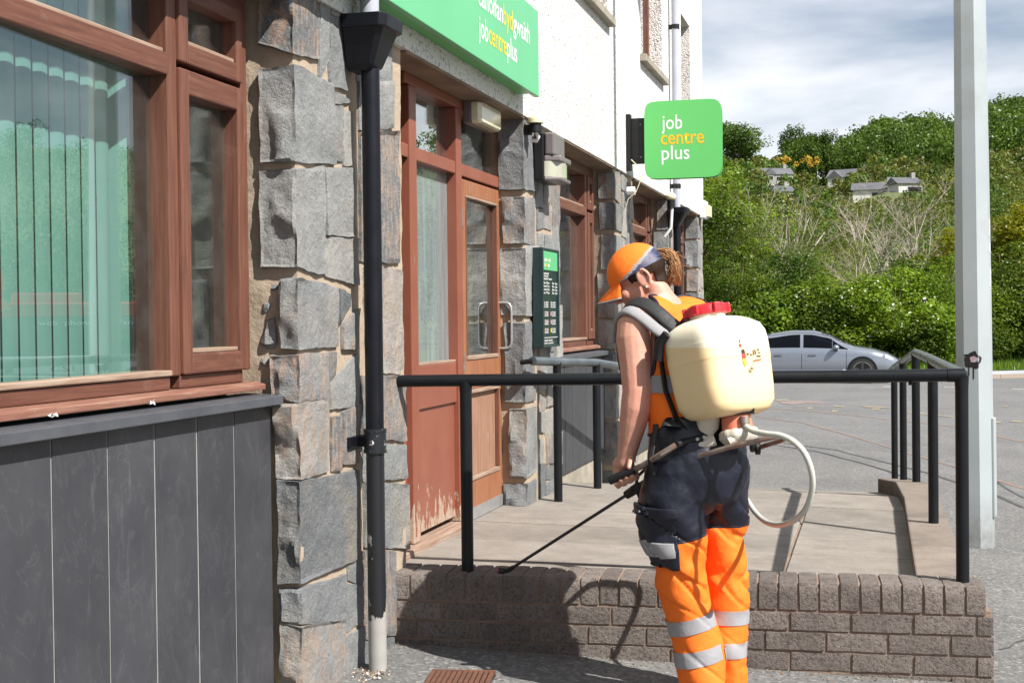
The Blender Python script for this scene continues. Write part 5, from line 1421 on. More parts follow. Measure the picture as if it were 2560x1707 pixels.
def tree(kind, name, label, cat, r, f, scale=1.0, rot=None, group=None, z=None, sx=1.0):
    cr, tr, h = PROTO[kind]; p = rf(r, f); zz = terr_z(p.x, p.y) if z is None else z
    o = thing(name, label, cat, (p.x, p.y, zz), group)
    o.rotation_euler = (0, 0, random.uniform(0, 6.28) if rot is None else rot); o.scale = (scale * sx, scale * sx, scale)
    link('trunk', tr, o); link('crown', cr, o); return o
def rpx(px, f): return (px - 1280) / 3500 * f
# belt of trees and shrubs behind the far kerb: (kind, px, distance, top y in the photo, label)
BELT = [
 ('broad_b', 1790, 52, 425, 'bright green broad tree rising just beside the far corner of the building'),
 ('birch_a', 1815, 46, 455, 'tall airy birch with a thin pale stem, second tree from the building corner'),
 ('birch_b', 1900, 47, 520, 'slender birch standing above the roof of the silver car'),
 ('birch_a', 2010, 49, 560, 'light green birch behind the twiggy bare trees, above the car windscreen'),
 ('dark_a', 1985, 44, 640, 'dark dense tree low behind the roof of the silver car'),
 ('broad_a', 1840, 43.5, 640, 'mid green bushy tree behind the white tank of the sprayer'),
 ('dark_a', 2290, 43.5, 650, 'dark shaded tree between the flowering shrub and the lamp column'),
 ('yellow', 2390, 45, 560, 'yellow green tree half hidden behind the lamp column'),
 ('broad_b', 2365, 42.8, 640, 'bright leafy tree just left of the lamp column'),
 ('yellow', 2540, 45, 500, 'yellow tipped green tree at the right edge of the picture'),
 ('broad_a', 2510, 43.5, 600, 'mid green tree right of the lamp column'),
 ('birch_b', 2150, 50, 600, 'thin birch among the bare twiggy trees in the middle of the belt'),
 ('broad_a', 1730, 47, 430, 'mid green tree half hidden by the building corner'),
 ('broad_a', 2620, 45, 560, 'mid green tree cut by the right edge of the picture'),
]
for kind, px, f, ytop, lab in BELT:
    cr, tr, h = PROTO[kind]; r = rpx(px, f); p = rf(r, f); zb = terr_z(p.x, p.y)
    hz = 795 - 0.011 * (px - 1280)
    H = CAM_Z + (hz - ytop) / 3500 * f - zb
    sc = H / h
    tree(kind, 'birch_tree' if 'birch' in kind else 'leafy_tree', lab, 'tree', r, f, sc, sx=max(0.85, min(1.35, 1.15 / sc)))
SHR = [('shrub_a', 1775, 41.6, 800, 'bright green shrub at the foot of the trees by the building corner'), ('shrub_b', 1860, 41.8, 770, 'mid green shrub directly behind the sprayer tank'),
 ('shrub_a', 1945, 42, 740, 'bright shrub behind the rear window of the silver car'), ('shrub_b', 2035, 41.8, 730, 'mid green shrub behind the car windscreen'),
 ('flower', 2120, 41.6, 690, 'shrub covered in small white flowers behind the car bonnet'), ('flower', 2210, 42.0, 670, 'taller white flowering shrub behind the front of the car'),
 ('shrub_b', 2290, 41.6, 770, 'shaded shrub right of the flowering shrubs'), ('shrub_a', 2350, 41.4, 760, 'bright shrub just left of the lamp column foot'),
 ('shrub_b', 2480, 42.5, 760, 'mid green shrub just right of the lamp column'), ('shrub_a', 2560, 42.8, 740, 'bright shrub at the right edge above the grass verge'),
 ('flower', 2010, 42.6, 690, 'pale flowered shrub behind the car roof'), ('shrub_b', 2640, 43, 740, 'mid green shrub just cut by the right edge')]
for kind, px, f, ytop, lab in SHR:
    cr, tr, h = PROTO[kind]; r = rpx(px, f); p = rf(r, f); zb = terr_z(p.x, p.y); hz = 795 - 0.011 * (px - 1280)
    sc = (CAM_Z + (hz - ytop) / 3500 * f - zb) / h
    tree(kind, 'flowering_shrub' if kind == 'flower' else 'leafy_shrub', lab, 'shrub', r, f, sc, rot=random.uniform(-.6, .6), sx=max(0.9, min(1.4, 1.1 / sc)))
# tree belt going on beyond the right edge (the window glass mirrors it)
rng = np.random.RandomState(77); cl = []
for i in range(30):
    f = rng.uniform(40, 62); a = rad(rng.uniform(8, 42)) + YAW; q = rf(f * math.sin(a) + 6, f * math.cos(a) + 16); z = terr_z(q.x, q.y); h = rng.uniform(5.5, 8.5)
    cl += [(q.x + c[0], q.y + c[1], z + c[2], c[3]) for c in crown_clumps(rng, .8, h, rng.uniform(1.8, 2.6), 45)]
V, n = leaf_cloud(rng, cl, 55, 0.17, 0.75)
tag(link('tree_belt_continuation', quads_mesh('tree_belt_continuation', V, n, [LEAF_DARK])), 'leafy tree belt going on beyond the right edge, mirrored in the window glass', 'tree belt', kind='stuff')

# bare twiggy trees
def bare_mesh(seed, h, spread):
    rng = random.Random(seed); m = MB()
    def grow(p, d, L, r, lev):
        n = 3; pts = [p]; q = p.copy(); dd = d.copy()
        for i in range(n):
            dd = (dd + Vector((rng.gauss(0, .13), rng.gauss(0, .13), rng.gauss(0.04, .09)))).normalized(); q = q + dd * (L / n); pts.append(q.copy())
        m.tube(pts, [r * (1 - .5 * i / n) for i in range(n + 1)], 4 if lev > 1 else 6, cap=False)
        if lev >= 5 or r < 0.0031: return
        k = rng.randint(2, 3) if lev else 5
        for c in range(k):
            t = rng.uniform(0.4, 1.0); b = pts[min(n, int(t * n))]
            ax = Vector((rng.gauss(0, 1), rng.gauss(0, 1), rng.gauss(0.15, .6))).normalized()
            nd_ = (dd * (1 - spread) + ax * spread + Vector((0, 0, .12))).normalized()
            grow(b, nd_, L * rng.uniform(.55, .78), max(0.0030, r * rng.uniform(.45, .62)), lev + 1)
    for s_ in range(1): grow(Vector((rng.uniform(-.2, .2), rng.uniform(-.2, .2), -.2)), Vector((rng.gauss(0, .2), rng.gauss(0, .2), 1)).normalized(), h * .36, .06, 0)
    me = m.mesh('bare_branches'); me.materials.append(TWIG); smooth_mesh(me, 180); return me
BM = [bare_mesh(s_, 8.0, .5) for s_ in (1, 2, 3)]
for i, (px, f, ytop, lab) in enumerate([(2060, 51, 440, 'pale leafless tree with upright branches left of the far houses'), (2150, 53, 425, 'leafless tree with fine upright twigs in front of the far white gable'), (2240, 52, 430, 'tall leafless twiggy tree nearest the middle of the wooded hill'),
                                        (2310, 50, 500, 'broad leafless tree bending right towards the lamp column'), (1960, 52, 540, 'leafless tree above the silver car roof, among the birches'), (2200, 47, 580, 'low grey leafless tree above the flowering shrubs')]):
    r = rpx(px, f); p = rf(r, f); zb = terr_z(p.x, p.y); hz = 795 - 0.011 * (px - 1280)
    me = BM[i % 3]; top = max(v.co.z for v in me.vertices)
    sc = (CAM_Z + (hz - ytop) / 3500 * f - zb) / top
    o = thing('bare_tree', lab, 'tree', (p.x, p.y, zb)); o.rotation_euler = (0, 0, i * 1.3); o.scale = (sc * 1.15, sc * 1.15, sc); link('bare_branches', me, o)

# wooded hillside as one mass
rng = np.random.RandomState(21); WOOD = []; SCR = []
def find_f(px, py):
    f = 220.0
    while f < 430:
        p = rf(rpx(px, f), f); z = terr_z(p.x, p.y); hz = 795 - 0.011 * (px - 1280)
        if hz - (z - CAM_Z) * 3500 / f <= py: break
        f += 2
    return f
HOUSES = [(1945, 466), (1952, 494), (2120, 470), (2185, 488), (2275, 480)]
HOUSE_AT = [(a, find_f(a, b)) for a, b in HOUSES]
def far_xyz(px, f):
    p = rf(rpx(px, f), f); return p.x, p.y, terr_z(p.x, p.y)
def crown_at(lst, px, f, H, wid, n):
    x, y, z = far_xyz(px, f)
    for _ in range(n):
        u = rng.normal(0, 1, 3); u /= np.linalg.norm(u) + 1e-9; u *= rng.uniform(.5, 1)
        lst.append((x + u[0] * wid, y + u[1] * wid, z + H * .58 + u[2] * H * .30, rng.uniform(.75, 1.25) * wid * .55, f))
for _ in range(1250):
    f = rng.uniform(385, 640); px = rng.uniform(1640, 2900)
    if (px > 2060 + (620 - f) * 0.5 and f > 430) or px > 2290: crown_at(WOOD, px, f, rng.uniform(9, 15), rng.uniform(4.0, 6.5), 8)
    elif rng.rand() < 0.5: crown_at(SCR if rng.rand() < .55 else WOOD, px, f, rng.uniform(3, 6.5), rng.uniform(1.8, 3.0), 4)
for _ in range(260):
    px = rng.uniform(2800, 8000); f = rng.uniform(400, 640) if px < 3500 else rng.uniform(160, 420)
    crown_at(WOOD, px, f, rng.uniform(9, 15), rng.uniform(3.5, 5), 7)
for _ in range(1300):
    px = rng.uniform(1640, 2800); f = rng.uniform(75, 430)
    if any(abs(px - hx) < 48 and 0 < hf + 12 - f < 55 for hx, hf in HOUSE_AT): continue
    cl_ = (1885 < px < 2320 and 170 < f < 330)
    H = rng.uniform(3, 7) * min(1, f / 170) * (.55 if cl_ else 1)
    crown_at(SCR if rng.rand() < .6 else WOOD, px, f, H, rng.uniform(1.6, 3.0) * min(1, f / 150), 4)
def mass(lst, per, k, seed):
    rg = np.random.RandomState(seed); C = np.array(lst); C5 = np.repeat(C, per, axis=0); n = len(C5)
    d = rg.normal(0, 1, (n, 3)); d /= np.linalg.norm(d, axis=1)[:, None]
    P = C5[:, :3] + d * (C5[:, 3] * rg.uniform(.75, 1.08, n))[:, None]
    nrm = d * 1.3 + rg.normal(0, .45, (n, 3)); nrm /= np.linalg.norm(nrm, axis=1)[:, None]
    a = np.cross(nrm, rg.normal(0, 1, (n, 3))); a /= np.linalg.norm(a, axis=1)[:, None]; b = np.cross(nrm, a)
    L = (k * C5[:, 4] * rg.uniform(.6, 1.3, n))[:, None]
    return np.stack([P - a * L * .5, P + b * L * .38, P + a * L * .5, P - b * L * .38], axis=1).reshape(-1, 3), n
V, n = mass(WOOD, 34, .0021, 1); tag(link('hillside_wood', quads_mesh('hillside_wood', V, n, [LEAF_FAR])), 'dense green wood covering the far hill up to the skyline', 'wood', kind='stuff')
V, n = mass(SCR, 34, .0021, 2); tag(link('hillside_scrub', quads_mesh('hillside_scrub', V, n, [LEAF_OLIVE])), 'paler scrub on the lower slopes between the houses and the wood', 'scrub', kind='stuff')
# single trees on the skyline
def far_tree(kind, px, f, ytop, name, lab, sx=1.0):
    cr, tr, h = PROTO[kind]; p = rf(rpx(px, f), f); zb = terr_z(p.x, p.y); hz = 795 - 0.011 * (px - 1280)
    H = CAM_Z + (hz - ytop) / 3500 * f - zb
    return tree(kind, name, lab, 'tree', rpx(px, f), f, max(.3, H / h), sx=sx)
far_tree('oak_far', 1840, 560, 308, 'oak_tree', 'large rounded dark tree alone on the skyline beside the green projecting sign', 1.35)
far_tree('oak_far2', 1990, 570, 318, 'oak_tree', 'pointed dark tree on the skyline left of the wooded hill', 0.9)
far_tree('oak_far', 2030, 580, 335, 'oak_tree', 'low rounded tree on the skyline joining the wooded hill', 0.9)
far_tree('oak_far2', 2075, 575, 332, 'oak_tree', 'small tree on the skyline where the wood begins', 0.8)
far_tree('oak_far', 2012, 520, 352, 'oak_tree', 'dark tree just below the skyline gap', 0.8)
for px, f, lab in ((2032, 500, 'bright yellow gorse bush below the skyline gap'), (1978, 505, 'brownish gorse bush left of the yellow one'), (2180, 495, 'orange gorse patch at the foot of the wooded hill')):
    x, y, z = far_xyz(px, f); rng = np.random.RandomState(px)
    hz = 795 - 0.011 * (px - 1280); zz = CAM_Z + (hz - 395) / 3500 * f
    V, n = leaf_cloud(rng, [(x + rng.normal(0, 2.0), y + rng.normal(0, 2), max(z, zz - 3) + rng.uniform(0.5, 3.2), 1) for _ in range(14)], 30, .6, 1.0)
    tag(link('gorse_bush', quads_mesh('gorse_bush', V, n, [GORSE])), lab, 'bush')

# ------------------------------------------------------------------ houses on the slope
ROOF = simple('grey_slate_roof', (0.085, 0.09, 0.10), (0.13, 0.13, 0.14), .4, 0.8); HWALL = simple('house_render', (0.62, 0.60, 0.56), rough=0.9); HSTONE = simple('house_stone', (0.25, 0.25, 0.24), (0.33, 0.32, 0.30), .8, 0.9)
def house(px, py_base, f, w, d, h, roof_h, yaw, lab, gable=True, stone=True):
    f0 = f; f = find_f(px, py_base); k_ = f / f0; w, d, h, roof_h = w * k_, d * k_, h * k_, roof_h * k_
    w, d, h, roof_h = w * .85, d * .85, h * .9, roof_h * .85
    p = at_f(px, py_base, f); o = thing('hill_house', lab, 'house', p); R_ = Matrix.Rotation(YAW + yaw, 3, 'Z')
    def T(x, y, z): return p + R_ @ Vector((x, y, z))
    def bx(m, x0, x1, y0, y1, z0, z1):
        c = T((x0+x1)/2, (y0+y1)/2, (z0+z1)/2); m.obox(c, R_ @ Vector(((x1-x0)/2,0,0)), R_ @ Vector((0,(y1-y0)/2,0)), Vector((0,0,(z1-z0)/2))); return m
    bx(MB(), -w/2, w/2, 0, d, -12, h).build('wall', HWALL, o)
    m = MB(); m.prism([T(-w/2-.5, -.5, h), T(-w/2-.5, d/2, h+roof_h), T(-w/2-.5, d+.5, h)], R_ @ Vector((w+1, 0, 0))); rf_ = m.build('roof', ROOF, o)
    bx(MB(), w*.30, w*.30+.9, d/2-.4, d/2+.5, h+roof_h-.6, h+roof_h+1.1).build('chimney', HSTONE, rf_)
    if gable:
        g = bx(MB(), -w*.46, -w*.12, -1.8, -.02, -12, h).build('gable_wing', HSTONE if stone else HWALL, o)
        m = MB(); m.prism([T(-w*.49, -2.1, h-.3), T(-w*.29, -2.1, h+roof_h*.72), T(-w*.09, -2.1, h-.3)], R_ @ Vector((0, d*.5, 0))); m.build('wing_roof', ROOF, o)
        m = MB(); m.prism([T(-w*.46, -1.81, h-.02), T(-w*.29, -1.81, h+roof_h*.60), T(-w*.12, -1.81, h-.02)], R_ @ Vector((0, .05, 0))); m.build('gable_face', HSTONE if stone else HWALL, o)
    for x in ([-w*.29] if gable else []) + [w*.02, w*.24, w*.40]:
        y = -1.83 if gable and x < -w*.1 else -.03
        for z in (h - 1.9, h - 4.6):
            q = bx(MB(), x-.75, x+.75, y-.05, y-.005, z, z+1.3).build('window', WHITE, o); bx(MB(), x-.65, x+.65, y-.08, y-.055, z+.1, z+1.2).build('pane', DARK, q)
    return o
house(1945, 466, 385, 10.0, 8, 3.6, 2.5, 0.12, 'white house with grey roof and stone gable, leftmost on the hill slope')
house(1952, 492, 372, 9.0, 8, 1.5, 2.2, 0.2, 'low grey roof just below the leftmost white house', False)
house(2120, 470, 390, 13.5, 9, 3.4, 3.0, -0.5, 'white gabled house behind bare branches in the middle of the slope', True, False)
house(2185, 486, 378, 13, 8, 1.4, 2.6, -0.3, 'grey roofed bungalow right of the white gabled house', False)
house(2275, 480, 392, 8, 8, 2.6, 2.4, 0.2, 'small grey roofed house partly hidden by twigs near the lamp column', False)
# ================================================================== silver car
def mk_carpaint():
    t = NT('silver_car_paint'); t.col((0.27, 0.30, 0.35)); t.set(Metallic=0.55, Roughness=0.30)
    t.b.inputs['Coat Weight'].default_value = 1.0; t.b.inputs['Coat Roughness'].default_value = 0.06; return t.mat
PAINT = mk_carpaint()
CARGL = simple('dark_car_glass', (0.004, 0.005, 0.007), rough=0.04, spec=0.12)
TYRE = simple('tyre_rubber', (0.018, 0.018, 0.019), rough=0.8); CHROME = simple('chrome_trim', (0.7, 0.7, 0.7), rough=0.12, metal=1.0); RIM = simple('dark_alloy', (0.10, 0.10, 0.105), rough=0.3, metal=0.8)
HEADL = simple('headlamp_lens', (0.55, 0.57, 0.6), (0.2, 0.2, 0.22), 12, 0.05, coat=1.0)
def interp(tab, x):
    for (a, *u), (b, *v) in zip(tab[:-1], tab[1:]):
        if a <= x <= b:
            k = (x - a) / (b - a); k = k * k * (3 - 2 * k) * .4 + k * .6
            return [p + (q - p) * k for p, q in zip(u, v)]
    return tab[-1][1:] if x > tab[-1][0] else tab[0][1:]
# along the car: x, z floor, z belt, z top, half width at waist, half width at top
CAR = [(-2.36, .42, .72, .86, .70, .60), (-2.28, .30, .74, .96, .80, .66), (-2.0, .26, .80, 1.03, .88, .68), (-1.6, .25, .86, 1.14, .915, .62), (-1.0, .24, .90, 1.32, .925, .60), (-.4, .24, .90, 1.39, .925, .62), (.1, .24, .89, 1.385, .925, .62), (.5, .24, .885, 1.30, .925, .64),
       (.95, .24, .88, 1.08, .92, .70), (1.22, .24, .87, .965, .92, .74), (1.6, .24, .83, .91, .915, .72), (2.0, .25, .74, .80, .87, .68), (2.2, .27, .66, .70, .80, .62), (2.33, .34, .56, .60, .66, .50)]
def section(x, grow=0.0):
    zf_, zb, zt, hb, ht = interp(CAR, x); hb += grow; ht += grow
    return [(hb * .90, zf_), (hb * .985, zf_ + .10), (hb * 1.0, (zf_ + zb) / 2 - .03), (hb * .985, zb - .10), (hb * .955, zb), (hb * .955 + (ht - hb * .955) * .5, zb + (zt - zb) * .52), (ht, zt - .045 * min(1, (zt - zb) / .2)), (ht * .82, zt - .008), (ht * .4, zt + .012 + grow), (0, zt + .016 + grow)]
p_w = on_g(2156, 958)
car_dir = (RT * 0.972 - FW * 0.235).normalized(); car_up = Vector((0, 0, 1)); car_side = car_dir.cross(car_up)       # right-hand side of the car faces the camera
# front axle is 1.38 m ahead of the middle
car_o = Vector((p_w.x, p_w.y, 0)) - car_dir * 1.38 - car_side * 0.86
car_o.z = ground_z(car_o.x, car_o.y)
car = thing('parked_car', 'silver five-door coupe-like car parked across the car park, facing right', 'car', car_o)
def CT(x, y, z): return car_o + car_dir * x + car_side * y + car_up * z
xs = sorted({*rng_(-2.36, 2.33, 61)})
rings = []
for x in xs:
    s_ = section(x)
    ring = [CT(x, y, z) for y, z in s_] + [CT(x, -y, z) for y, z in s_[-2::-1]]
    rings.append(ring)
m = MB(); m.loft(rings, cap=True); m.build('body', PAINT, car, smooth=50)
def on_body(x, k, side=1, grow=0.004):
    """point on the glasshouse: k 0 at the waist, 1 at the roof edge"""
    s_ = section(x, grow); a, b, c = s_[4], s_[5], s_[6]
    if k < .5: y, z = a[0] + (b[0]-a[0]) * k * 2, a[1] + (b[1]-a[1]) * k * 2
    else: y, z = b[0] + (c[0]-b[0]) * (k-.5) * 2, b[1] + (c[1]-b[1]) * (k-.5) * 2
    return CT(x, side * y, z)
for side in (1, -1):
    def glass(x0, x1, t0, t1, nm):
        P = []
        for i in range(13):
            x = x0 + (x1 - x0) * i / 12; top = t0 + (t1 - t0) * i / 12
            P.append([on_body(x, .10 + (top - .10) * j / 5, side) for j in range(6)])
        m = MB(); m.grid(P)
        if side < 0: m.f = [q[::-1] for q in m.f]
        m.build(nm, CARGL, car, smooth=180)
    glass(-1.50, -1.12, .22, .72, 'quarter_window'); glass(-1.08, -.20, .76, .86, 'side_window'); glass(-.12, .62, .86, .82, 'side_window'); glass(.63, 1.02, .80, .18, 'side_window')
# windscreen and rear screen
def screen(x0, x1, nm):
    P = []
    for i in range(11):
        x = x0 + (x1 - x0) * i / 10; s_ = section(x, .004); zt = s_[-1][1]; h = s_[6][0] * .93
        P.append([CT(x, h * (1 - 2 * j / 12), zt - .05 * abs(1 - 2 * j / 12) ** 2.5 * .9 + .002) for j in range(13)])
    m = MB(); m.grid(P); o = m.build(nm, CARGL, car, smooth=180)
screen(.34, 1.20, 'windscreen'); screen(-1.75, -.98, 'rear_screen')
# creases, door gaps, handles, mirror
def side_line(pts, r, mat, nm):
    m = MB(); m.tube([CT(x, section(x)[2][0] * kk + .002, z) for x, z, kk in pts], r, 5); m.build(nm, mat, car, smooth=180)
for x in (-1.02, -.16, .98): side_line([(x, .30, .985), (x, .45, 1.0), (x, .60, 1.0), (x, .75, .99), (x, .87, .957)], .004, BLACKM, 'door_gap')
side_line([(x, .36, .995) for x in rng_(-1.2, 1.0, 14)], .012, PAINT, 'sill_crease')
for x in (.06, -.82):
    m = MB(); m.obox(CT(x + .06, .925, .765), car_dir * .10, car_side * .018, car_up * .016); m.build('door_handle', CHROME, car, bevel=.008)
for sd in (1, -1):
    m = MB(); m.ball(CT(.72, sd * .985, .955), car_dir * .085, car_side * .11, car_up * .065, 14, 9); m.build('door_mirror', PAINT, car, smooth=60)
    m = MB(); m.obox(CT(.74, sd * .90, .90), car_dir * .03, car_side * .05, car_up * .02); m.build('mirror_arm', BLACKM, car)
m = MB(); m.prism([CT(-1.30, .0, 1.245), CT(-1.12, .0, 1.30), CT(-1.34, .0, 1.33)], car_side * .03); m.build('roof_aerial', PAINT, car)
m = MB(); m.tube([on_body(x, 1.0, 1, .006) for x in rng_(-1.5, .9, 20)], .008, 5); m.build('window_trim', CHROME, car, smooth=180)
# front end
for sd in (1, -1):
    m = MB(); m.grid([[CT(x, sd * (section(x, .006)[3][0] * ky), z) for x, ky in ((1.86, .995), (1.98, .99), (2.10, .97), (2.20, .93))] for z in (.555, .61, .655)])
    m.build('headlamp', HEADL, car, smooth=180)
    m = MB(); m.obox(CT(2.27, sd * .60, .40), car_dir * .05, car_side * .12, car_up * .05); m.build('lower_intake', BLACKM, car, bevel=.01)
m = MB(); m.prism([CT(2.345, -.36, .33), CT(2.345, .36, .33), CT(2.335, .42, .58), CT(2.30, .36, .64), CT(2.30, -.36, .64), CT(2.335, -.42, .58)], car_dir * .02); m.build('grille', BLACKM, car, bevel=.008)
m = MB(); m.tube([CT(2.367, -.36, .33), CT(2.367, .36, .33), CT(2.357, .42, .58), CT(2.325, .36, .64), CT(2.325, -.36, .64), CT(2.357, -.42, .58), CT(2.367, -.36, .33)], .008, 6); m.build('grille_surround', CHROME, car, smooth=60)
m = MB(); m.obox(CT(2.372, 0, .50), car_dir * .006, car_side * .26, car_up * .055); m.build('number_plate', WHITE, car)
for x in (1.38, -1.37):
    for sd in (1, -1):
        c = CT(x, sd * .80, .325)
        m = MB(); m.cyl(CT(x, sd * .70, .335), CT(x, sd * .929, .335), .385, n=36); m.build('wheel_arch', BLACKM, car, smooth=40)
        W = MB(); pr = [(.70, .24), (.74, .315), (.78, .33), (.90, .33), (.935, .315), (.942, .245)]
        n = 36; W.loft([[CT(x + rr_ * math.cos(2*math.pi*i/n), sd * yy, .325 + rr_ * math.sin(2*math.pi*i/n)) for i in range(n)] for yy, rr_ in pr], cap=False)
        if sd < 0 : W.f = [q[::-1] for q in W.f]
        wh = W.build('wheel', TYRE, car, smooth=50)
        m = MB(); m.cyl(CT(x, sd * .90, .325), CT(x, sd * .936, .325), .06, n=20)
        for k in range(5):
            a = 2 * math.pi * k / 5 + .3; u = car_dir * math.cos(a) + car_up * math.sin(a); v = car_dir * -math.sin(a) + car_up * math.cos(a)
            m.prism([c + car_side * sd * .125 + u * .05 - v * .028, c + car_side * sd * .125 + u * .05 + v * .028, c + car_side * sd * .135 + u * .238 + v * .045, c + car_side * sd * .135 + u * .238 - v * .045], car_side * sd * .012)
        m.build('rim', RIM, wh)
        m = MB(); n = 36; m.loft([[CT(x + rr_ * math.cos(2*math.pi*i/n), sd * yy, .325 + rr_ * math.sin(2*math.pi*i/n)) for i in range(n)] for yy, rr_ in ((.938, .232), (.945, .243), (.938, .25))], cap=False); m.build('rim_edge', CHROME, wh, smooth=60)
        m = MB(); m.cyl(CT(x, sd * .86, .325), CT(x, sd * .90, .325), .238, n=30); m.build('brake_disc', BLACKM, wh, smooth=40)

# ------------------------------------------------------------------ van beyond the right edge, mirrored in the window
van_c = Vector((11.2, 28.4, 0)); vd = Vector((-.62, .78, 0)).normalized(); vs_ = Vector((-vd.y, vd.x, 0)) ; van_c.z = ground_z(van_c.x, van_c.y)
view = (van_c - Vector((-3.71 - .3, 0, 0))); view.z = 0; view.normalize()
vs_ = -view; vd = Vector((-vs_.y, vs_.x, 0))          # broad side turned to the window
van = thing('parked_van', 'red topped van parked beyond the right edge, seen only mirrored in the left window', 'van', van_c)
def VT(x, y, z): return van_c + vd * x + vs_ * y + Vector((0, 0, z))
def vbox(x0, x1, y0, y1, z0, z1, nm, mat, bev=.04):
    m = MB(); m.obox(VT((x0+x1)/2, (y0+y1)/2, (z0+z1)/2), vd * ((x1-x0)/2), vs_ * ((y1-y0)/2), Vector((0, 0, (z1-z0)/2))); return m.build(nm, mat, van, bevel=bev)
VRED = simple('van_red_paint', (0.55, 0.03, 0.02), rough=0.25, coat=1); VSIL = simple('van_silver_paint', (0.60, 0.62, 0.65), rough=0.3, coat=1); VDK = simple('van_dark_paint', (0.012, 0.016, 0.016), rough=0.25, coat=1)
vbox(-2.6, 2.0, -1.8, 0, .28, .95, 'lower_body', VSIL); vbox(-2.6, 1.7, -1.78, -.02, .951, 1.80, 'side_panel', VDK); vbox(-2.6, 1.6, -1.75, -.04, 1.801, 2.12, 'red_roof', VRED); vbox(-.6, .9, -1.4, -.5, 2.121, 2.34, 'roof_box', VRED)
m = MB(); m.prism([VT(1.701, -.02, .951), VT(2.75, -.02, .951), VT(2.45, -.06, 1.25), VT(1.95, -.08, 1.95), VT(1.701, -.06, 2.0)], vs_ * -1.7); m.build('cab', VSIL, van, bevel=.04)
m = MB(); m.prism([VT(1.85, 0.003, 1.05), VT(2.45, 0.003, 1.05), VT(2.3, -.02, 1.3), VT(1.98, -.05, 1.72), VT(1.85, -.05, 1.72)], vs_ * .01); m.build('cab_window', CARGL, van)
vbox(2.001, 2.8, -1.8, 0, .28, .95, 'bonnet', VSIL)
for x in (-1.7, 1.95):
    m = MB(); m.cyl(VT(x, -.3, .34), VT(x, .03, .34), .34, n=28); m.build('wheel', TYRE, van, smooth=40)
letters('web  phone', van, WHITE, VT(0.35, -.018, 1.62), tuple(-vd), (0, 0, 1), tuple(vs_), width=1.15, height=.16); letters('wefan  ffôn', van, WHITE, VT(-1.05, -.018, 1.62), tuple(-vd), (0, 0, 1), tuple(vs_), width=1.15, height=.16)
letters('csi', van, VDK, VT(0.1, .002, .6), tuple(-vd), (0, 0, 1), tuple(vs_), width=.5, height=.3)
# ================================================================== the worker
def B(px, py, F): return at_f(px, py, F - 0.12)
def cv(r, f, z=0.0): return RT * r + FW * f + UP * z
HD = cv(-0.64, 0.77).normalized(); LF = cv(-0.77, -0.64).normalized()
PEL = B(1745, 1150, 4.90)
feet = B(1775, 1730, 4.88); gz_p = ground_z(feet.x, feet.y)
person = thing('person', 'worker in orange cap, hi-vis vest and navy orange trousers bending over a spray lance', 'person', (feet.x, feet.y, gz_p))
def mk_skin():
    t = NT('skin'); p = t.pos()
    c = t.mix(t.ramp(t.noise(9, 6, 0.6), [(0.3, 0), (0.7, 1)]), (0.54, 0.265, 0.185), (0.62, 0.335, 0.245))
    c = t.mix(t.ramp(t.noise(90, 4, 0.7), [(0.50, 0), (0.75, 0.45)]), c, (0.42, 0.17, 0.12))
    c = t.mix(t.ramp(t.noise(4, 3, 0.5), [(0.40, 0), (0.65, 0.55)]), c, (0.60, 0.26, 0.20))
    t.col(c); t.set(Roughness=0.5); t.b.inputs['Subsurface Weight'].default_value = 0.12; t.b.inputs['Subsurface Radius'].default_value = (0.012, 0.005, 0.003); t.b.inputs['Subsurface Scale'].default_value = 0.6
    c2 = t.bump(t.noise(28, 6, 0.6), 0.35, 0.006); t.bump(t.noise(240, 4, 0.6), 0.25, 0.002, prev=c2); return t.mat
SKIN = mk_skin()
def mk_cloth(name, c1, c2, sheen=0.0, rough=0.8, weave=900):
    t = NT(name); c = t.mix(t.ramp(t.noise(6, 4), [(0.3, 0), (0.7, 1)]), c1, c2); t.col(c); t.set(Roughness=rough)
    b = t.bump(t.noise(14, 5, 0.55, dist=0.6), 0.30, 0.012); t.bump(t.noise(weave, 2), 0.15, 0.001, prev=b); return t.mat
ORANGE = mk_cloth('hi_vis_orange', (0.95, 0.165, 0.008), (0.97, 0.195, 0.012)); NAVY = mk_cloth('navy_cloth', (0.004, 0.005, 0.013), (0.007, 0.009, 0.021), rough=0.5)
REFL = mk_cloth('reflective_tape', (0.27, 0.265, 0.285), (0.32, 0.315, 0.33), rough=0.45)
GREYP = mk_cloth('grey_padding', (0.24, 0.24, 0.25), (0.30, 0.30, 0.31)); WEBB = mk_cloth('black_webbing', (0.012, 0.012, 0.013), (0.022, 0.022, 0.024), rough=0.6)
def mk_hair(name, a, b):
    t = NT(name); v = t.mapv(t.pos(), (260, 260, 18), rot=(0.2, 0.5, 0.2))
    t.col(t.mix(t.ramp(t.noise(1.0, 4, v=v), [(0.3, 0), (0.7, 1)]), a, b)); t.set(Roughness=0.6); t.b.inputs['Specular IOR Level'].default_value = 0.2; t.bump(t.noise(1.0, 3, v=v), 0.5, 0.002); return t.mat
def mk_strand():
    t = NT('golden_brown_strands'); t.col(t.ramp(t.island(), [(0, (0.14, 0.062, 0.022)), (.5, (0.30, 0.14, 0.05)), (1, (0.50, 0.27, 0.11))])); t.set(Roughness=.45); return t.mat
HAIR = mk_hair('dark_brown_hair', (0.012, 0.007, 0.0045), (0.035, 0.019, 0.011)); HAIR2 = mk_hair('golden_brown_hair', (0.20, 0.085, 0.030), (0.46, 0.235, 0.095))

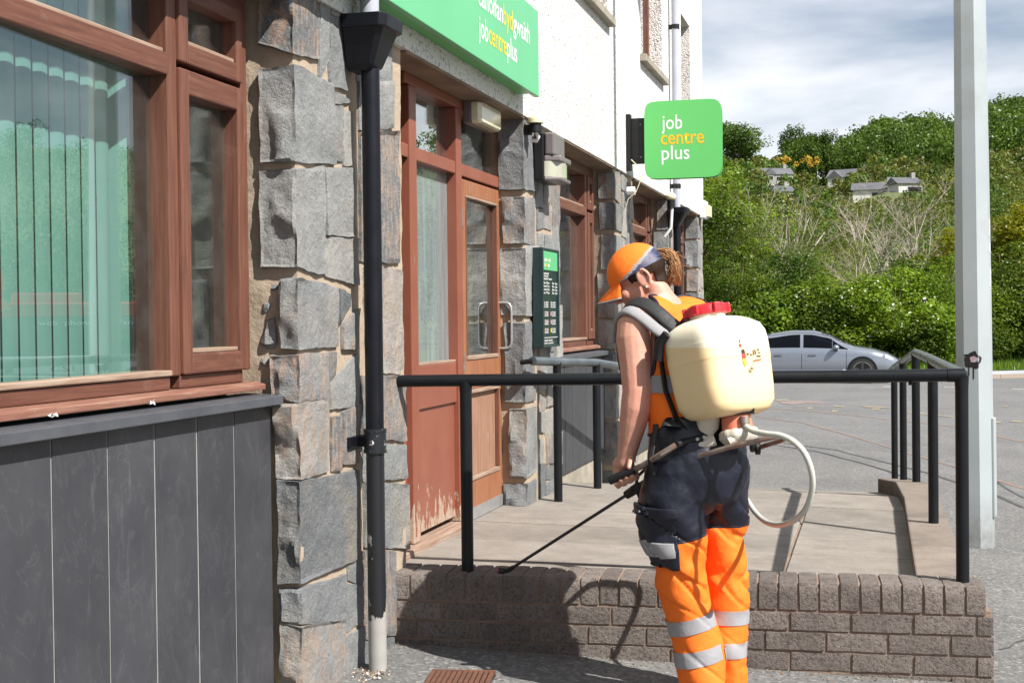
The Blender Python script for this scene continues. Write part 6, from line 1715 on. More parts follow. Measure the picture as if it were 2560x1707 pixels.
def ring(c, a, b, n=28, u=None, v=None, sq=2.0):
    u = LF if u is None else u; v = HD if v is None else v; out = []
    for i in range(n):
        t = 2 * math.pi * i / n; cc, ss_ = math.cos(t), math.sin(t)
        out.append(c + u * (a * math.copysign(abs(cc) ** (2/sq), cc)) + v * (b * math.copysign(abs(ss_) ** (2/sq), ss_)))
    return out
def remesh(mb, vox, smooth_it=4, factor=0.5):
    me = mb.mesh('tmp'); o = bpy.data.objects.new('tmp', me); COL.objects.link(o)
    bm = bmesh.new(); bm.from_mesh(me); bmesh.ops.recalc_face_normals(bm, faces=bm.faces); bm.to_mesh(me); bm.free()
    r = o.modifiers.new('r', 'REMESH'); r.mode = 'VOXEL'; r.voxel_size = vox; r.adaptivity = 0.0
    s_ = o.modifiers.new('s', 'SMOOTH'); s_.iterations = smooth_it; s_.factor = factor
    dg = bpy.context.evaluated_depsgraph_get(); dg.update()
    out = bpy.data.meshes.new_from_object(o.evaluated_get(dg))
    bpy.data.objects.remove(o); bpy.data.meshes.remove(me); return out
def add_mesh(me, name, mat, parent, label=None):
    off = ORG[parent.name]; n = len(me.vertices); co = np.zeros(n * 3, dtype=np.float32); me.vertices.foreach_get('co', co)
    co = co.reshape(-1, 3) - np.array(off, dtype=np.float32); me.vertices.foreach_set('co', co.reshape(-1)); me.update()
    me.materials.clear()
    for q in (mat if isinstance(mat, list) else [mat]): me.materials.append(q)
    smooth_mesh(me, 180); me.name = name; o = link(name, me, parent)
    if label: o['label'] = label
    return o
def chain(m, pts, rs, n=16):
    """limb: tapered tube with round ends"""
    P = [Vector(p) for p in pts]
    d0 = (P[0] - P[1]).normalized(); d1 = (P[-1] - P[-2]).normalized()
    PP = [P[0] + d0 * rs[0] * .8, P[0] + d0 * rs[0] * .45] + P + [P[-1] + d1 * rs[-1] * .45, P[-1] + d1 * rs[-1] * .8]
    RR_ = [rs[0] * .45, rs[0] * .85] + list(rs) + [rs[-1] * .85, rs[-1] * .45]
    m.tube(PP, RR_, n)

# spine rings: centre, half width, half depth
SPINE = [(B(1742, 1180, 4.915), .145, .105), (B(1740, 1110, 4.91), .165, .125), (B(1728, 1050, 4.93), .150, .115), (B(1706, 950, 4.98), .152, .118), (B(1686, 860, 5.03), .165, .118), (B(1672, 812, 5.05), .172, .105), (B(1664, 786, 5.055), .150, .085), (B(1655, 760, 5.06), .095, .068), (B(1644, 735, 5.06), .058, .058), (B(1628, 705, 5.06), .052, .054)]
HSH = cv(-0.985, 0.17); pit = rad(30)
HF = HSH * math.cos(pit) - UP * math.sin(pit); HU = HSH * math.sin(pit) + UP * math.cos(pit); HL_ = cv(-0.17, -0.985)
H0 = B(1600, 700, 5.08)
def HP(f, l, u): return H0 + HF * f + HL_ * l + HU * u
def hball(m, f, l, u, a, b, c, nu=18, nv=12): m.ball(HP(f, l, u), HF * a, HL_ * b, HU * c, nu, nv)

body = MB()
body.loft([ring(c, a, b) for c, a, b in SPINE])
hball(body, -.010, 0, .035, .094, .077, .086); hball(body, .030, 0, -.030, .062, .060, .078); hball(body, .062, 0, -.088, .028, .030, .022); hball(body, .01, 0, -.06, .05, .052, .05)
hball(body, .070, 0, .028, .022, .050, .014); hball(body, .088, 0, -.062, .012, .024, .009); hball(body, .087, 0, -.073, .011, .021, .008)
hball(body, .062, .040, -.022, .026, .022, .026); hball(body, .062, -.040, -.022, .026, .022, .026)
chain(body, [HP(.082, 0, .012), HP(.098, 0, -.012), HP(.106, 0, -.026)], [.009, .011, .013], 12); hball(body, .098, .010, -.030, .009, .008, .008); hball(body, .098, -.010, -.030, .009, .008, .008)
for sd in (1, -1):                                       # ears: rim, lobe and bowl
    pts = [HP(-.020 + .020 * math.cos(t) * (1.0 if t < 3.6 else .8), sd * (.079 + .007 * (1 - math.cos(t)) * .5), -.006 + .033 * math.sin(t)) for t in rng_(-1.0, 4.2, 14)]
    body.tube(pts, .0062, 8); hball(body, -.016, sd * .083, -.036, .010, .006, .011); hball(body, -.014, sd * .078, -.008, .018, .006, .026)
chain(body, [B(1655, 765, 5.06), HP(-.025, 0, -.04)], [.058, .052])
# left arm
LA = [B(1590, 812, 4.935), B(1585, 850, 4.92), B(1591, 920, 4.90), B(1594, 975, 4.885), B(1590, 1020, 4.885), B(1582, 1060, 4.89), B(1572, 1110, 4.90), B(1565, 1146, 4.905), B(1563, 1160, 4.905)]
chain(body, LA, [.066, .0625, .0565, .0525, .0535, .047, .0375, .0310, .030])
chain(body, [B(1640, 805, 5.0), LA[0]], [.075, .066])
# right arm, reaching in front of the body to the lance
RA = [B(1755, 806, 5.16), B(1765, 860, 5.18), B(1764, 930, 5.20), B(1748, 990, 5.21), B(1715, 1060, 5.18), B(1680, 1130, 5.13), B(1668, 1155, 5.11)]
chain(body, RA, [.064, .06, .054, .05, .046, .034, .029])
def hand(m, centre, axis, upd, size=1.0, thumb_side=1):
    """closed hand round a bar: axis along the bar, upd towards the wrist"""
    g = axis.normalized(); e1 = (upd - g * upd.dot(g)).normalized(); e2 = g.cross(e1) * thumb_side
    def pol(s_, r, an): return centre + g * s_ + e1 * (r * math.cos(an)) + e2 * (r * math.sin(an))
    for k, (s_, L, r) in enumerate(((-.034, .92, .0085), (-.0115, 1.04, .0092), (.0115, 1.0, .0092), (.034, .86, .0080))):
        pts = [pol(s_ * .9, .040, rad(20)), pol(s_, .042, rad(58)), pol(s_ * 1.02, .038, rad(100)), pol(s_, .031, rad(100 + 48 * L)), pol(s_ * .96, .025, rad(100 + 100 * L)), pol(s_ * .95, .023, rad(100 + 140 * L))]
        chain(m, pts, [r * 1.15, r * 1.18, r * 1.02, r, r * .92, r * .78], 10)
    m.ball(centre + e1 * .040 + e2 * .013, g * .042, e1 * .034, e2 * .0165, 18, 10)
    m.ball(centre + e1 * .060 + e2 * .004, g * .033, e1 * .030, e2 * .0175, 18, 10)
    pts = [centre + e1 * .058 + g * -.030 - e2 * .004, centre + e1 * .034 + g * -.045 - e2 * .016, centre + e1 * .012 + g * -.044 - e2 * .028, centre - e1 * .008 + g * -.036 - e2 * .030]
    chain(m, pts, [.015, .0125, .0108, .009], 10)
    return centre + e1 * .085
LVA, LVB = B(1526, 1200, 4.875), B(1606, 1164, 4.84)        # grip of the pump lever
gaxis = (LVB - LVA).normalized(); LHC = B(1558, 1186, 4.88)
hand(body, LHC, -gaxis, (LA[-1] - LHC), 1.0, 1)
chain(body, [LA[-1], LHC + (LA[-1] - LHC).normalized() * .05], [.030, .027])
LN0, LN1 = at_f(1272, 1424, 5.44), B(1572, 1233, 5.17)         # lance tube
ldir = (LN1 - LN0).normalized(); RHC = LN1 + ldir * .19
hand(body, RHC, ldir, RA[-1] - RHC, 1.0, -1); chain(body, [RA[-1], RHC + (RA[-1] - RHC).normalized() * .05], [.029, .027])
# legs inside the trousers
def leg_tab(side):
    if side > 0:  # left leg, nearer: (px centre, y, F, half width m, half depth m)
        return [(1688, 1160, 4.87, .100, .120), (1682, 1230, 4.86, .112, .118), (1684, 1300, 4.86, .112, .112), (1693, 1360, 4.86, .104, .104), (1703, 1415, 4.865, .094, .098), (1707, 1470, 4.88, .092, .094), (1722, 1530, 4.885, .086, .090), (1740, 1600, 4.88, .087, .088), (1752, 1665, 4.87, .086, .086), (1757, 1705, 4.865, .084, .084), (1758, 1722, 4.865, .080, .082)]
    return [(1792, 1160, 4.96, .115, .120), (1796, 1230, 4.97, .108, .118), (1800, 1300, 4.98, .092, .112), (1806, 1360, 4.985, .080, .104), (1806, 1415, 4.99, .082, .098), (1810, 1470, 5.0, .086, .092), (1815, 1530, 5.005, .082, .088), (1818, 1600, 5.0, .070, .086), (1822, 1665, 4.99, .062, .084), (1824, 1705, 4.985, .060, .080), (1824, 1722, 4.985, .058, .078)]
for sd in (1, -1):
    t = leg_tab(sd); chain(body, [B(px, py, F) for px, py, F, a, b in t], [min(a, b) * .70 for px, py, F, a, b in t])
me = remesh(body, .0042, 3, .5)
bd = add_mesh(me, 'body', SKIN, person)
# eyes
for sd in (1, -1):
    m = MB(); m.ball(HP(.072, sd * .031, .006), HF * .012, HL_ * .012, HU * .010, 12, 8); m.build('eye', WHITE, person, smooth=180)
MB().ball(HP(-.012, .092, -.038), HF * .004, HL_ * .004, HU * .004, 10, 6).build('ear_stud', simple('pearl', (0.75, 0.72, 0.68), rough=0.2), person, smooth=180)

# ---- trousers
tr = MB(); u_, v_ = RT, FW
for sd in (1, -1): tr.loft([ring(B(px, py, F), a, b, 28, u_, v_) for px, py, F, a, b in leg_tab(sd)])
tr.loft([ring(B(1740, 1035, 4.925), .168, .130), ring(B(1742, 1080, 4.915), .182, .142), ring(B(1744, 1130, 4.91), .188, .150), ring(B(1744, 1185, 4.91), .186, .152), ring(B(1742, 1240, 4.91), .165, .140), ring(B(1740, 1275, 4.915), .12, .10)])
# seat
for px, F, r in ((1695, 4.845, .105), (1800, 4.90, .100)): tr.ball(B(px, 1175, F), LF * r, HD * .105, UP * .115)
me = remesh(tr, .0058, 6, .5)
n = len(me.vertices); co = np.zeros(n * 3); me.vertices.foreach_get('co', co); co = co.reshape(-1, 3); no = np.zeros(n * 3); me.vertices.foreach_get('normal', no); no = no.reshape(-1, 3)
for i in range(n):
    p = Vector(co[i]); z = p.z - gz_p; q = Vector((p.x * 4.5, p.y * 4.5, p.z * 11 + p.dot(RT) * 9))
    knee = math.exp(-((z - .44) / .12) ** 2); hip = math.exp(-((z - .62) / .10) ** 2); low = math.exp(-((z - .12) / .10) ** 2)
    k = noise.noise(q) * (.005 + .013 * knee + .012 * hip + .009 * low)
    q2v = Vector((p.x * 9, p.y * 9, p.z * 26 - p.dot(RT) * 16)); k += noise.noise(q2v) * (.0015 + .004 * knee + .003 * hip)
    k -= .010 * max(0, 1 - abs(noise.noise(q * .9 + Vector((7, 3, 1)))) * 9) * (knee + hip * .8 + low * .6)
    co[i] += no[i] * k
me.vertices.foreach_set('co', co.reshape(-1)); me.update()
def mk_trous():
    t = NT('navy_and_orange_trousers'); p = t.pos(); zc = t.dot(p, (0, 0, 1)); rr_ = t.dot(p, tuple(RT))
    zb = B(1768, 1322, 4.9).z; w = t.math('MULTIPLY', t.math('SUBTRACT', t.noise(5, 2), .5), .03)
    rc = B(1768, 1322, 4.9).dot(RT)
    tilt = t.math('MULTIPLY', t.math('MINIMUM', t.math('SUBTRACT', rr_, rc), 0.0), .22)
    e = t.math('SUBTRACT', zc, t.math('ADD', t.math('ADD', tilt, zb), w))
    up = t.math('GREATER_THAN', e, 0.0); lo = t.math('LESS_THAN', zc, gz_p + .055)
    f = t.math('MAXIMUM', up, lo)
    seamd = t.math('LESS_THAN', t.math('ABSOLUTE', t.math('SUBTRACT', e, .006)), .0012)
    c = t.mix(f, t.mix(t.noise(5, 3), (0.95, 0.165, 0.008), (0.97, 0.195, 0.012)), t.mix(t.noise(7, 4), (0.004, 0.005, 0.013), (0.0075, 0.0095, 0.022)))
    c = t.mix(seamd, c, (0.05, 0.05, 0.08))
    t.col(c); t.set(Roughness=t.ramp(f, [(0, .75), (1, .42)]))
    b = t.bump(t.noise(16, 5, .55, dist=.8), .35, .014); t.bump(t.noise(1000, 2), .12, .001, prev=b); return t.mat
tro = me.copy()
trs = add_mesh(me, 'trousers', mk_trous(), person)
def slice_mesh(src, planes, grow):
    """keep what lies on the negative side of every plane (point, normal), then lift it off the cloth"""
    bm = bmesh.new(); bm.from_mesh(src)
    for p, nrm in planes:
        bmesh.ops.bisect_plane(bm, geom=bm.verts[:] + bm.edges[:] + bm.faces[:], plane_co=p, plane_no=nrm, clear_outer=True)
    bm.normal_update()
    for v in bm.verts: v.co += v.normal * grow
    me_ = bpy.data.meshes.new('s'); bm.to_mesh(me_); bm.free(); return me_
def band(px0, py0, px1, py1, th, side, F):
    a, b = B(px0, py0, F), B(px1, py1, F); d = (b - a).normalized(); nrm = d.cross(FW).normalized()
    if nrm.z < 0: nrm = -nrm
    mid = B(1780, 1560, F); x0 = B(1770, 1460, F); x1 = B(1812, 1690, F); sp = (x1 - x0).normalized(); sn = sp.cross(FW).normalized()
    if sn.dot(RT) < 0: sn = -sn
    pl = [(a, nrm), (a - nrm * th, -nrm), (x0, sn if side > 0 else -sn)]
    return slice_mesh(tro, pl, .0035)
for (q, side) in (((1664, 1556, 1788, 1522, .050), 1), ((1790, 1519, 1874, 1521, .050), -1), ((1680, 1632, 1806, 1602, .052), 1), ((1806, 1599, 1868, 1601, .050), -1)):
    add_mesh(band(*q, side, 4.85 if side > 0 else 4.97), 'reflective_band', REFL, trs)
# cargo pocket on the left thigh
def pocket(px0, py0, px1, py1, th, pxr, grow, mat, nm):
    a, b = B(px0, py0, 4.8), B(px1, py1, 4.8); d = (b - a).normalized(); nrm = d.cross(FW).normalized()
    if nrm.z < 0: nrm = -nrm
    q0, q1 = B(pxr, py0, 4.8), B(pxr + 14, py0 + 130, 4.8); sd_ = (q1 - q0).normalized(); sn = sd_.cross(FW).normalized()
    if sn.dot(RT) < 0: sn = -sn
    me_ = slice_mesh(tro, [(a, nrm), (a - nrm * th, -nrm), (q0, sn), (B(1640, 1300, 4.90), FW)], grow)
    o = add_mesh(me_, nm, mat, trs); s_ = o.modifiers.new('s', 'SOLIDIFY'); s_.thickness = grow * .9; s_.offset = -1; return o
pocket(1600, 1284, 1700, 1290, .172, 1682, .012, NAVY, 'cargo_pocket'); pocket(1600, 1264, 1700, 1268, .028, 1684, .020, NAVY, 'pocket_flap'); pocket(1600, 1352, 1700, 1352, .045, 1680, .0155, REFL, 'pocket_reflective_strip')
for sd, (px, F) in ((1, (1752, 4.84)), (-1, (1826, 4.97))):
    m = MB(); c = B(px, 1722, F); c.z = gz_p
    m.loft([ring(c + HD * .05, .045, .125, 24), ring(c + HD * .05 + UP * .03, .05, .13, 24), ring(c + HD * .04 + UP * .055, .045, .10, 24), ring(c + HD * .02 + UP * .085, .035, .045, 24)]); m.build('boot', BLACKM, person, smooth=60)

# ---- vest
vs_m = MB(); vr = [(c, a + .016, b + .016) for c, a, b in SPINE[1:8]]
vr[-1] = (vr[-1][0], vr[-1][1] + .004, vr[-1][2] + .004)
vs_m.loft([ring(c, a, b) for c, a, b in vr])
chain(vs_m, [B(1640, 803, 5.0), B(1596, 808, 4.945)], [.090, .082]); chain(vs_m, [B(1700, 800, 5.09), B(1752, 804, 5.15)], [.088, .078])
me = remesh(vs_m, .007, 6, .5)
n = len(me.vertices); co = np.zeros(n * 3); me.vertices.foreach_get('co', co); co = co.reshape(-1, 3); no = np.zeros(n * 3); me.vertices.foreach_get('normal', no); no = no.reshape(-1, 3)
for i in range(n):
    p = Vector(co[i]); co[i] += no[i] * (noise.noise(Vector((p.x * 7, p.y * 7, p.z * 4 + p.x * 6))) * .006 + noise.noise(p * 16) * .0025)
me.vertices.foreach_set('co', co.reshape(-1)); me.update()
SHL = B(1612, 820, 4.95); SHR_ = B(1748, 806, 5.15)
full_v = slice_mesh(me, [(SHL, (LF + HD * .12 + UP * .22).normalized()), (SHR_, (-LF + UP * .18).normalized()), (B(1646, 752, 5.06), (UP * .93 + HD * .38).normalized()), (B(1730, 1082, 4.95), -UP)], 0.0)
# navy edging round the openings
bm = bmesh.new(); bm.from_mesh(full_v); bed_ = [e for e in bm.edges if e.is_boundary]; adj = {}
for e in bed_:
    a, b = e.verts; adj.setdefault(a.index, []).append(b.index); adj.setdefault(b.index, []).append(a.index)
co_ = {v.index: v.co.copy() for v in bm.verts}; bm.free(); seen = set(); loops = []
for s_ in adj:
    if s_ in seen: continue
    lp_ = [s_]; seen.add(s_); cur = s_
    while True:
        nx_ = [q for q in adj[cur] if q not in seen]
        if not nx_: break
        cur = nx_[0]; seen.add(cur); lp_.append(cur)
    if len(lp_) > 20: loops.append([co_[i] for i in lp_])
vest = add_mesh(full_v, 'vest', ORANGE, person)
so = vest.modifiers.new('s', 'SOLIDIFY'); so.thickness = .003; so.offset = -1
for L in loops:
    pts = L[::2]; pts = [sum((pts[(i + k) % len(pts)] for k in (-2, -1, 0, 1, 2)), Vector()) / 5 for i in range(len(pts))]
    MB().tube(pts + [pts[0]], .0075, 6, cap=False, flat=.8).build('vest_edging', NAVY, vest, smooth=180)
vb = slice_mesh(me, [(B(1690, 935, 4.95), UP), (B(1690, 978, 4.95), -UP)], .004); add_mesh(vb, 'reflective_band', REFL, vest)

# ---- cap
cap_c = (-.004, 0, .024); CA, CB, CC = .108, .089, .108
m = MB(); nu, nv = 72, 40; rings = []
for i in range(nv):
    th = (math.pi / 2) * i / (nv - 1) * .985
    rings.append([HP(cap_c[0] + CA * math.cos(th) * math.cos(2*math.pi*j/nu), CB * math.cos(th) * math.sin(2*math.pi*j/nu), cap_c[2] + CC * math.sin(th) ** .94) for j in range(nu)])
m.loft(rings, cap=False); m.add([HP(cap_c[0], 0, cap_c[2] + CC)], []); tp = len(m.v) - 1; base = (nv - 1) * nu
for j in range(nu): m.f.append((base + j, base + (j + 1) % nu, tp)); m.m.append(0)
ms = []
for f in m.f:
    c = sum((Vector(m.v[i]) for i in f), Vector()) / len(f) - H0; ff, uu_ = c.dot(HF), c.dot(HU)
    lim = .020 + (.060 - ff) * (.055 / .170) + .012 * (1 - abs(c.dot(HL_)) / .09)
    ms.append(2 if uu_ < lim - .007 and ff < .055 else (1 if uu_ < lim + .004 and ff < .060 else 0))
m.m = ms
CAPN = simple('navy_cap_mesh', (0.030, 0.032, 0.075), (0.05, 0.052, 0.11), 60, 0.35, bump=0.3, bscale=700)
cap = m.build('cap', [ORANGE, GREYP, CAPN], person, smooth=180)
P = []; P2 = []
for i in range(23):
    a = rad(-52 + 104 * i / 22); row = []
    for j in range(9):
        k = j / 8; f0 = cap_c[0] + CA * math.cos(a) * .985; l0 = CB * math.sin(a) * .985
        ext = .068 * max(0, math.cos(a * 1.55)) ** .7 + .003
        f = f0 + ext * k; l = l0 * (1 + .06 * k)
        u = cap_c[2] + .004 - .012 * k - 5.5 * l * l * k ** .7 - .012 * k * k
        row.append(HP(f, l, u))
    P.append(row)
m = MB(); m.grid(P); brim = m.build('cap_brim', ORANGE, cap, smooth=180); so = brim.modifiers.new('s', 'SOLIDIFY'); so.thickness = .003
MB().tube([r_[-1] for r_ in P], .0035, 6).build('brim_edging', GREYP, cap, smooth=180)
# ---- hair
P = []
for i in range(41):
    a = rad(66 + 228 * i / 40); row = []
    back = max(0, -math.cos(a))
    ub = .008 - .072 * back ** 1.2 - .010 * abs(math.sin(a)) + .004 * math.sin(i * 2.1)
    if abs(math.sin(a)) > .82: ub = max(ub, -.002)
    for j in range(12):
        u = .036 + (ub - .036) * j / 11; w = max(.62 + .22 * back, math.sqrt(max(.05, 1 - ((u - .035) / .086) ** 2))) * (1.06 - .03 * (j / 11) ** 2)
        sh = .010 * back * max(0, -u) / .06
        row.append(HP(-.010 + .094 * w * math.cos(a) + sh, .077 * w * math.sin(a), u))
    P.append(row)
m = MB(); m.grid(P); m.f = [q[::-1] for q in m.f]; hr = m.build('hair', HAIR, person, smooth=180); so = hr.modifiers.new('s', 'SOLIDIFY'); so.thickness = .006; so.offset = 0
m = MB(); rr = random.Random(4)
for i in range(1500):
    a = B(rr.uniform(1637, 1652), rr.uniform(624, 658), rr.uniform(5.05, 5.12)); e = B(rr.uniform(1666, 1704), rr.uniform(672, 716), rr.uniform(5.04, 5.13))
    b = B(rr.uniform(1662, 1694), rr.uniform(606, 634), rr.uniform(5.04, 5.13)); c = B(rr.uniform(1678, 1710), rr.uniform(640, 682), rr.uniform(5.03, 5.13))
    pts = []
    for k in range(9):
        t = k / 8; pts.append(a * (1-t)**3 + b * 3*t*(1-t)**2 + c * 3*t*t*(1-t) + e * t**3 + Vector((rr.gauss(0, .001), rr.gauss(0, .001), rr.gauss(0, .001))))
    m.tube(pts, [.0013, .0015, .0015, .0014, .0013, .0011, .0009, .0007, .0003], 3)
for i in range(40):
    a = B(rr.uniform(1655, 1694), rr.uniform(630, 690), 5.07); d = Vector((rr.gauss(0, .02), rr.gauss(0, .02), rr.gauss(-.005, .02))) + RT * .03
    m.tube([a, a + d * .5 + UP * .006, a + d], [.0012, .0009, .0004], 4)
m.build('ponytail', mk_strand(), person, smooth=180)

# ================================================================== knapsack sprayer
TU = (UP * .978 + HD * .205).normalized(); TB = -(HD - TU * HD.dot(TU)).normalized(); TW = LF
TC = B(1800, 912, 4.81)
spr = thing('knapsack_sprayer', 'cream plastic knapsack sprayer tank with red cap worn on the worker\'s back', 'sprayer', TC)
def mk_tank():
    t = NT('cream_translucent_tank'); p = t.pos(); e = t.dot(p, (0, 0, 1)); lev = B(1690, 868, 4.8).z
    full = t.ramp(t.math('SUBTRACT', lev, e), [(0.495, 0), (0.505, 1)]) if False else t.math('LESS_THAN', e, lev)
    c = t.mix(full, (0.87, 0.81, 0.65), (0.85, 0.67, 0.385))
    c = t.mix(t.ramp(t.noise(30, 4, .7), [(.66, 0), (.74, .35)]), c, (.52, .38, .22))
    t.col(c); t.set(Roughness=.38); t.b.inputs['Subsurface Weight'].default_value = .35; t.b.inputs['Subsurface Radius'].default_value = (.05, .035, .015); t.b.inputs['Subsurface Scale'].default_value = 1.0
    return t.mat
TANK = mk_tank(); CRM = simple('cream_pump_plastic', (0.66, 0.61, 0.52), (0.56, 0.51, 0.43), 12, 0.35); REDC = simple('red_cap_plastic', (0.55, 0.02, 0.03), (0.48, 0.018, 0.026), 10, 0.35)
CORAL = simple('coral_pump_plastic', (0.72, 0.22, 0.13), rough=0.35)
def TP(w, b, u): return TC + TW * w + TB * b + TU * u
prof = [(-.178, .100, .065), (-.172, .128, .090), (-.160, .144, .104), (-.135, .154, .112), (-.08, .160, .116), (0, .164, .119)]
prof += [(u, .1655 + (.0009 if k % 2 else -.0006), .120 + (.0009 if k % 2 else -.0006)) for k, u in enumerate(rng_(.008, .066, 15))]
prof += [(.075, .165, .120), (.10, .162, .117), (.125, .150, .107), (.143, .128, .088), (.152, .105, .070), (.157, .075, .055)]
m = MB(); m.loft([ring(TP(0, 0, u), a, b, 56, TW, TB, 4.6 if abs(u) < .14 else 3.6) for u, a, b in prof]); m.build('tank', TANK, spr, smooth=60)
m = MB(); m.loft([ring(TP(.012, -.01, u), r, r, 32, TW, TB) for u, r in ((.145, .062), (.17, .060), (.182, .056))]); m.build('filler_neck', TANK, spr, smooth=50)
m = MB(); m.loft([ring(TP(.012, -.01, u), r, r, 40, TW, TB) for u, r in ((.170, .067), (.172, .070), (.196, .070), (.204, .064), (.206, .045), (.202, .040))]); rc = m.build('filler_cap', REDC, spr, smooth=50)
for k in range(6):
    a = 2 * math.pi * k / 6 + .2; d = TW * math.cos(a) + TB * math.sin(a); s_ = TW * -math.sin(a) + TB * math.cos(a)
    m = MB(); m.obox(TP(.012, -.01, .187) + d * .071, d * .010, s_ * .013, TU * .016); m.build('cap_lug', REDC, rc, bevel=.004)
# handle at the top and back frame
m = MB(); m.box(0, 0, 0, 0, 0, 0) if False else m.tube([TP(.10, -.10, .13), TP(.10, -.13, .16), TP(0, -.14, .168), TP(-.10, -.13, .16), TP(-.10, -.10, .13)], .012, 8); m.build('carry_handle', BLACKM, spr, smooth=60)
for w in (.140, -.140):
    m = MB(); m.tube([TP(w, -.115, .125), TP(w * 1.04, -.125, .06), TP(w * 1.02, -.130, -.06), TP(w * .9, -.115, -.16), TP(w * .8, -.09, -.20)], .016, 8, flat=.55); m.build('back_frame', BLACKM, spr, smooth=60)
m = MB(); m.tube([TP(.155, -.07, .122), TP(.165, -.10, .10), TP(.170, -.115, .04)], .017, 8); m.build('strap_anchor', BLACKM, spr, smooth=60)
# worn sticker fragments, a flag-coloured sweep and scraps of print
def stick_quad(w0, u0, pts, mat, nm='sticker_fragment', lift=.0015):
    vsx = [TP(w0 + a, .120 + lift, u0 + b) for a, b in pts]; m = MB(); m.add(vsx, [tuple(range(len(vsx)))]); o = m.build(nm, mat, spr)
    if o.data.polygons[0].normal.dot(TB) < 0: o.data.flip_normals()
INK = simple('worn_black_ink', (0.03, 0.028, 0.03), rough=0.6); INKR = simple('worn_red_ink', (0.60, 0.06, 0.05), rough=0.6); INKY = simple('worn_yellow_ink', (0.75, 0.48, 0.03), rough=0.6)
WS, US = .012, -.002
stick_quad(WS, US, [(.018, .058), (.010, .066), (.006, .058), (.013, .052)], INKR); stick_quad(WS, US, [(.020, .048), (.008, .052), (.004, .040), (.016, .038)], INKR)
stick_quad(WS, US, [(.010, .030), (-.004, .032), (-.008, .018), (.012, .018)], INK); stick_quad(WS, US, [(.012, .017), (-.008, .017), (-.006, .001), (.011, .001)], INKR); stick_quad(WS, US, [(.011, .000), (-.006, .000), (-.004, -.022), (.006, -.024), (.009, -.012)], INKY)
for a, b, c, d in ((-.012, .020, -.022, .012), (-.030, .016, -.040, .010), (-.044, .028, -.050, .010), (-.054, .030, -.060, .012), (-.066, .032, -.080, .026), (-.070, .022, -.082, .016), (-.060, .010, -.082, .004), (-.020, -.030, -.036, -.036), (-.016, -.040, -.026, -.046), (-.012, -.034, -.016, -.046)):
    stick_quad(WS, US, [(a, b), (c, b - .002), (c, d), (a, d + .002)], INK)
stick_quad(WS, US, [(-.040, -.006), (-.082, -.002), (-.082, -.006), (-.040, -.010)], INKR)
for k in range(5):                                  # outline of the scraped picture
    a0, a1 = .6 + k * .9, 1.3 + k * .9
    stick_quad(WS - .022, US - .006, [(.018 * math.cos(a0), .022 * math.sin(a0)), (.018 * math.cos(a1), .022 * math.sin(a1)), (.0165 * math.cos(a1), .0205 * math.sin(a1)), (.0165 * math.cos(a0), .0205 * math.sin(a0))], INK)
# pump and base under the tank
def pp_(px, py, F): return B(px, py, F)
m = MB(); m.loft([ring(pp_(1768, 1030, 4.80), .042, .04, 20, RT, FW, 4), ring(pp_(1766, 1070, 4.80), .040, .038, 20, RT, FW, 4), ring(pp_(1752, 1095, 4.80), .030, .034, 20, RT, FW, 4), ring(pp_(1750, 1110, 4.80), .028, .03, 20, RT, FW, 4)]); m.build('pump_bracket', CRM, spr, smooth=50)
m = MB(); m.tube([pp_(1722, 1028, 4.83), pp_(1732, 1065, 4.82), pp_(1738, 1100, 4.81)], [.022, .017, .015], 12); m.build('pump_cylinder', CRM, spr, smooth=50)
m = MB(); c = pp_(1838, 1034, 4.76); m.loft([ring(c - TU * .008, .058, .058, 28, TW, TB), ring(c + TU * .008, .060, .060, 28, TW, TB)]); m.build('clamp_ring', BLACKM, spr, bevel=.003)
m = MB(); m.obox(pp_(1876, 1026, 4.73), RT * .012, FW * .010, UP * .010); m.build('clamp_lug', BLACKM, spr, bevel=.002)
m = MB(); m.loft([ring(c - TU * .0085, .048, .048, 28, TW, TB), ring(c - TU * .03, .050, .050, 28, TW, TB), ring(c - TU * .050, .052, .052, 28, TW, TB)]); m.build('pump_dome', CORAL, spr, smooth=50)
bell = [ring(c - TU * u, r * (1 + 0), r, 40, TW, TB) for u, r in ((.0505, .054), (.058, .064), (.070, .066), (.078, .066), (.092, .056), (.105, .040))]
bell = [[p + (p - (c - TU * .08)).normalized() * (.002 * math.cos(12 * 2 * math.pi * j / 40)) for j, p in enumerate(r_)] for r_ in bell]
m = MB(); m.loft(bell); m.f = m.f; m.build('pump_bell', CRM, spr, smooth=50)
m = MB(); m.cyl(pp_(1745, 1112, 4.77), pp_(1786, 1098, 4.77), .021, n=18); m.build('lever_pivot', CRM, spr, smooth=40)
m = MB(); m.prism([pp_(1738, 1128, 4.80), pp_(1800, 1108, 4.80), pp_(1815, 1120, 4.80), pp_(1745, 1150, 4.80)], FW * .05); m.build('base_plate', ALU, spr, bevel=.002)
m = MB(); m.cyl(pp_(1822, 1104, 4.70), pp_(1836, 1098, 4.70), .014, n=14); m.build('drain_plug', CRM, spr, smooth=40)
LEV = [pp_(1757, 1094, 4.755), pp_(1718, 1102, 4.76), pp_(1690, 1112, 4.72), pp_(1655, 1134, 4.72), LVB, LVA + (LVB - LVA) * .25]
m = MB(); m.tube(LEV[:3], .0125, 12); m.build('lever_arm', BLACKM, spr, smooth=50)
m = MB(); m.tube(LEV[2:], .0105, 12); m.build('lever_arm', STEEL, spr, smooth=50)
m = MB(); m.tube([LVB - gaxis * .03, LVA - gaxis * .004], [.015, .015], 14); m.build('lever_grip', BLACKM, spr, smooth=50)
for px, py in ((1743, 1097), (1760, 1092)):
    m = MB(); q = pp_(px, py, 4.742); m.cyl(q, q - FW * .008, .006, n=6); m.build('bolt', ALU, spr)
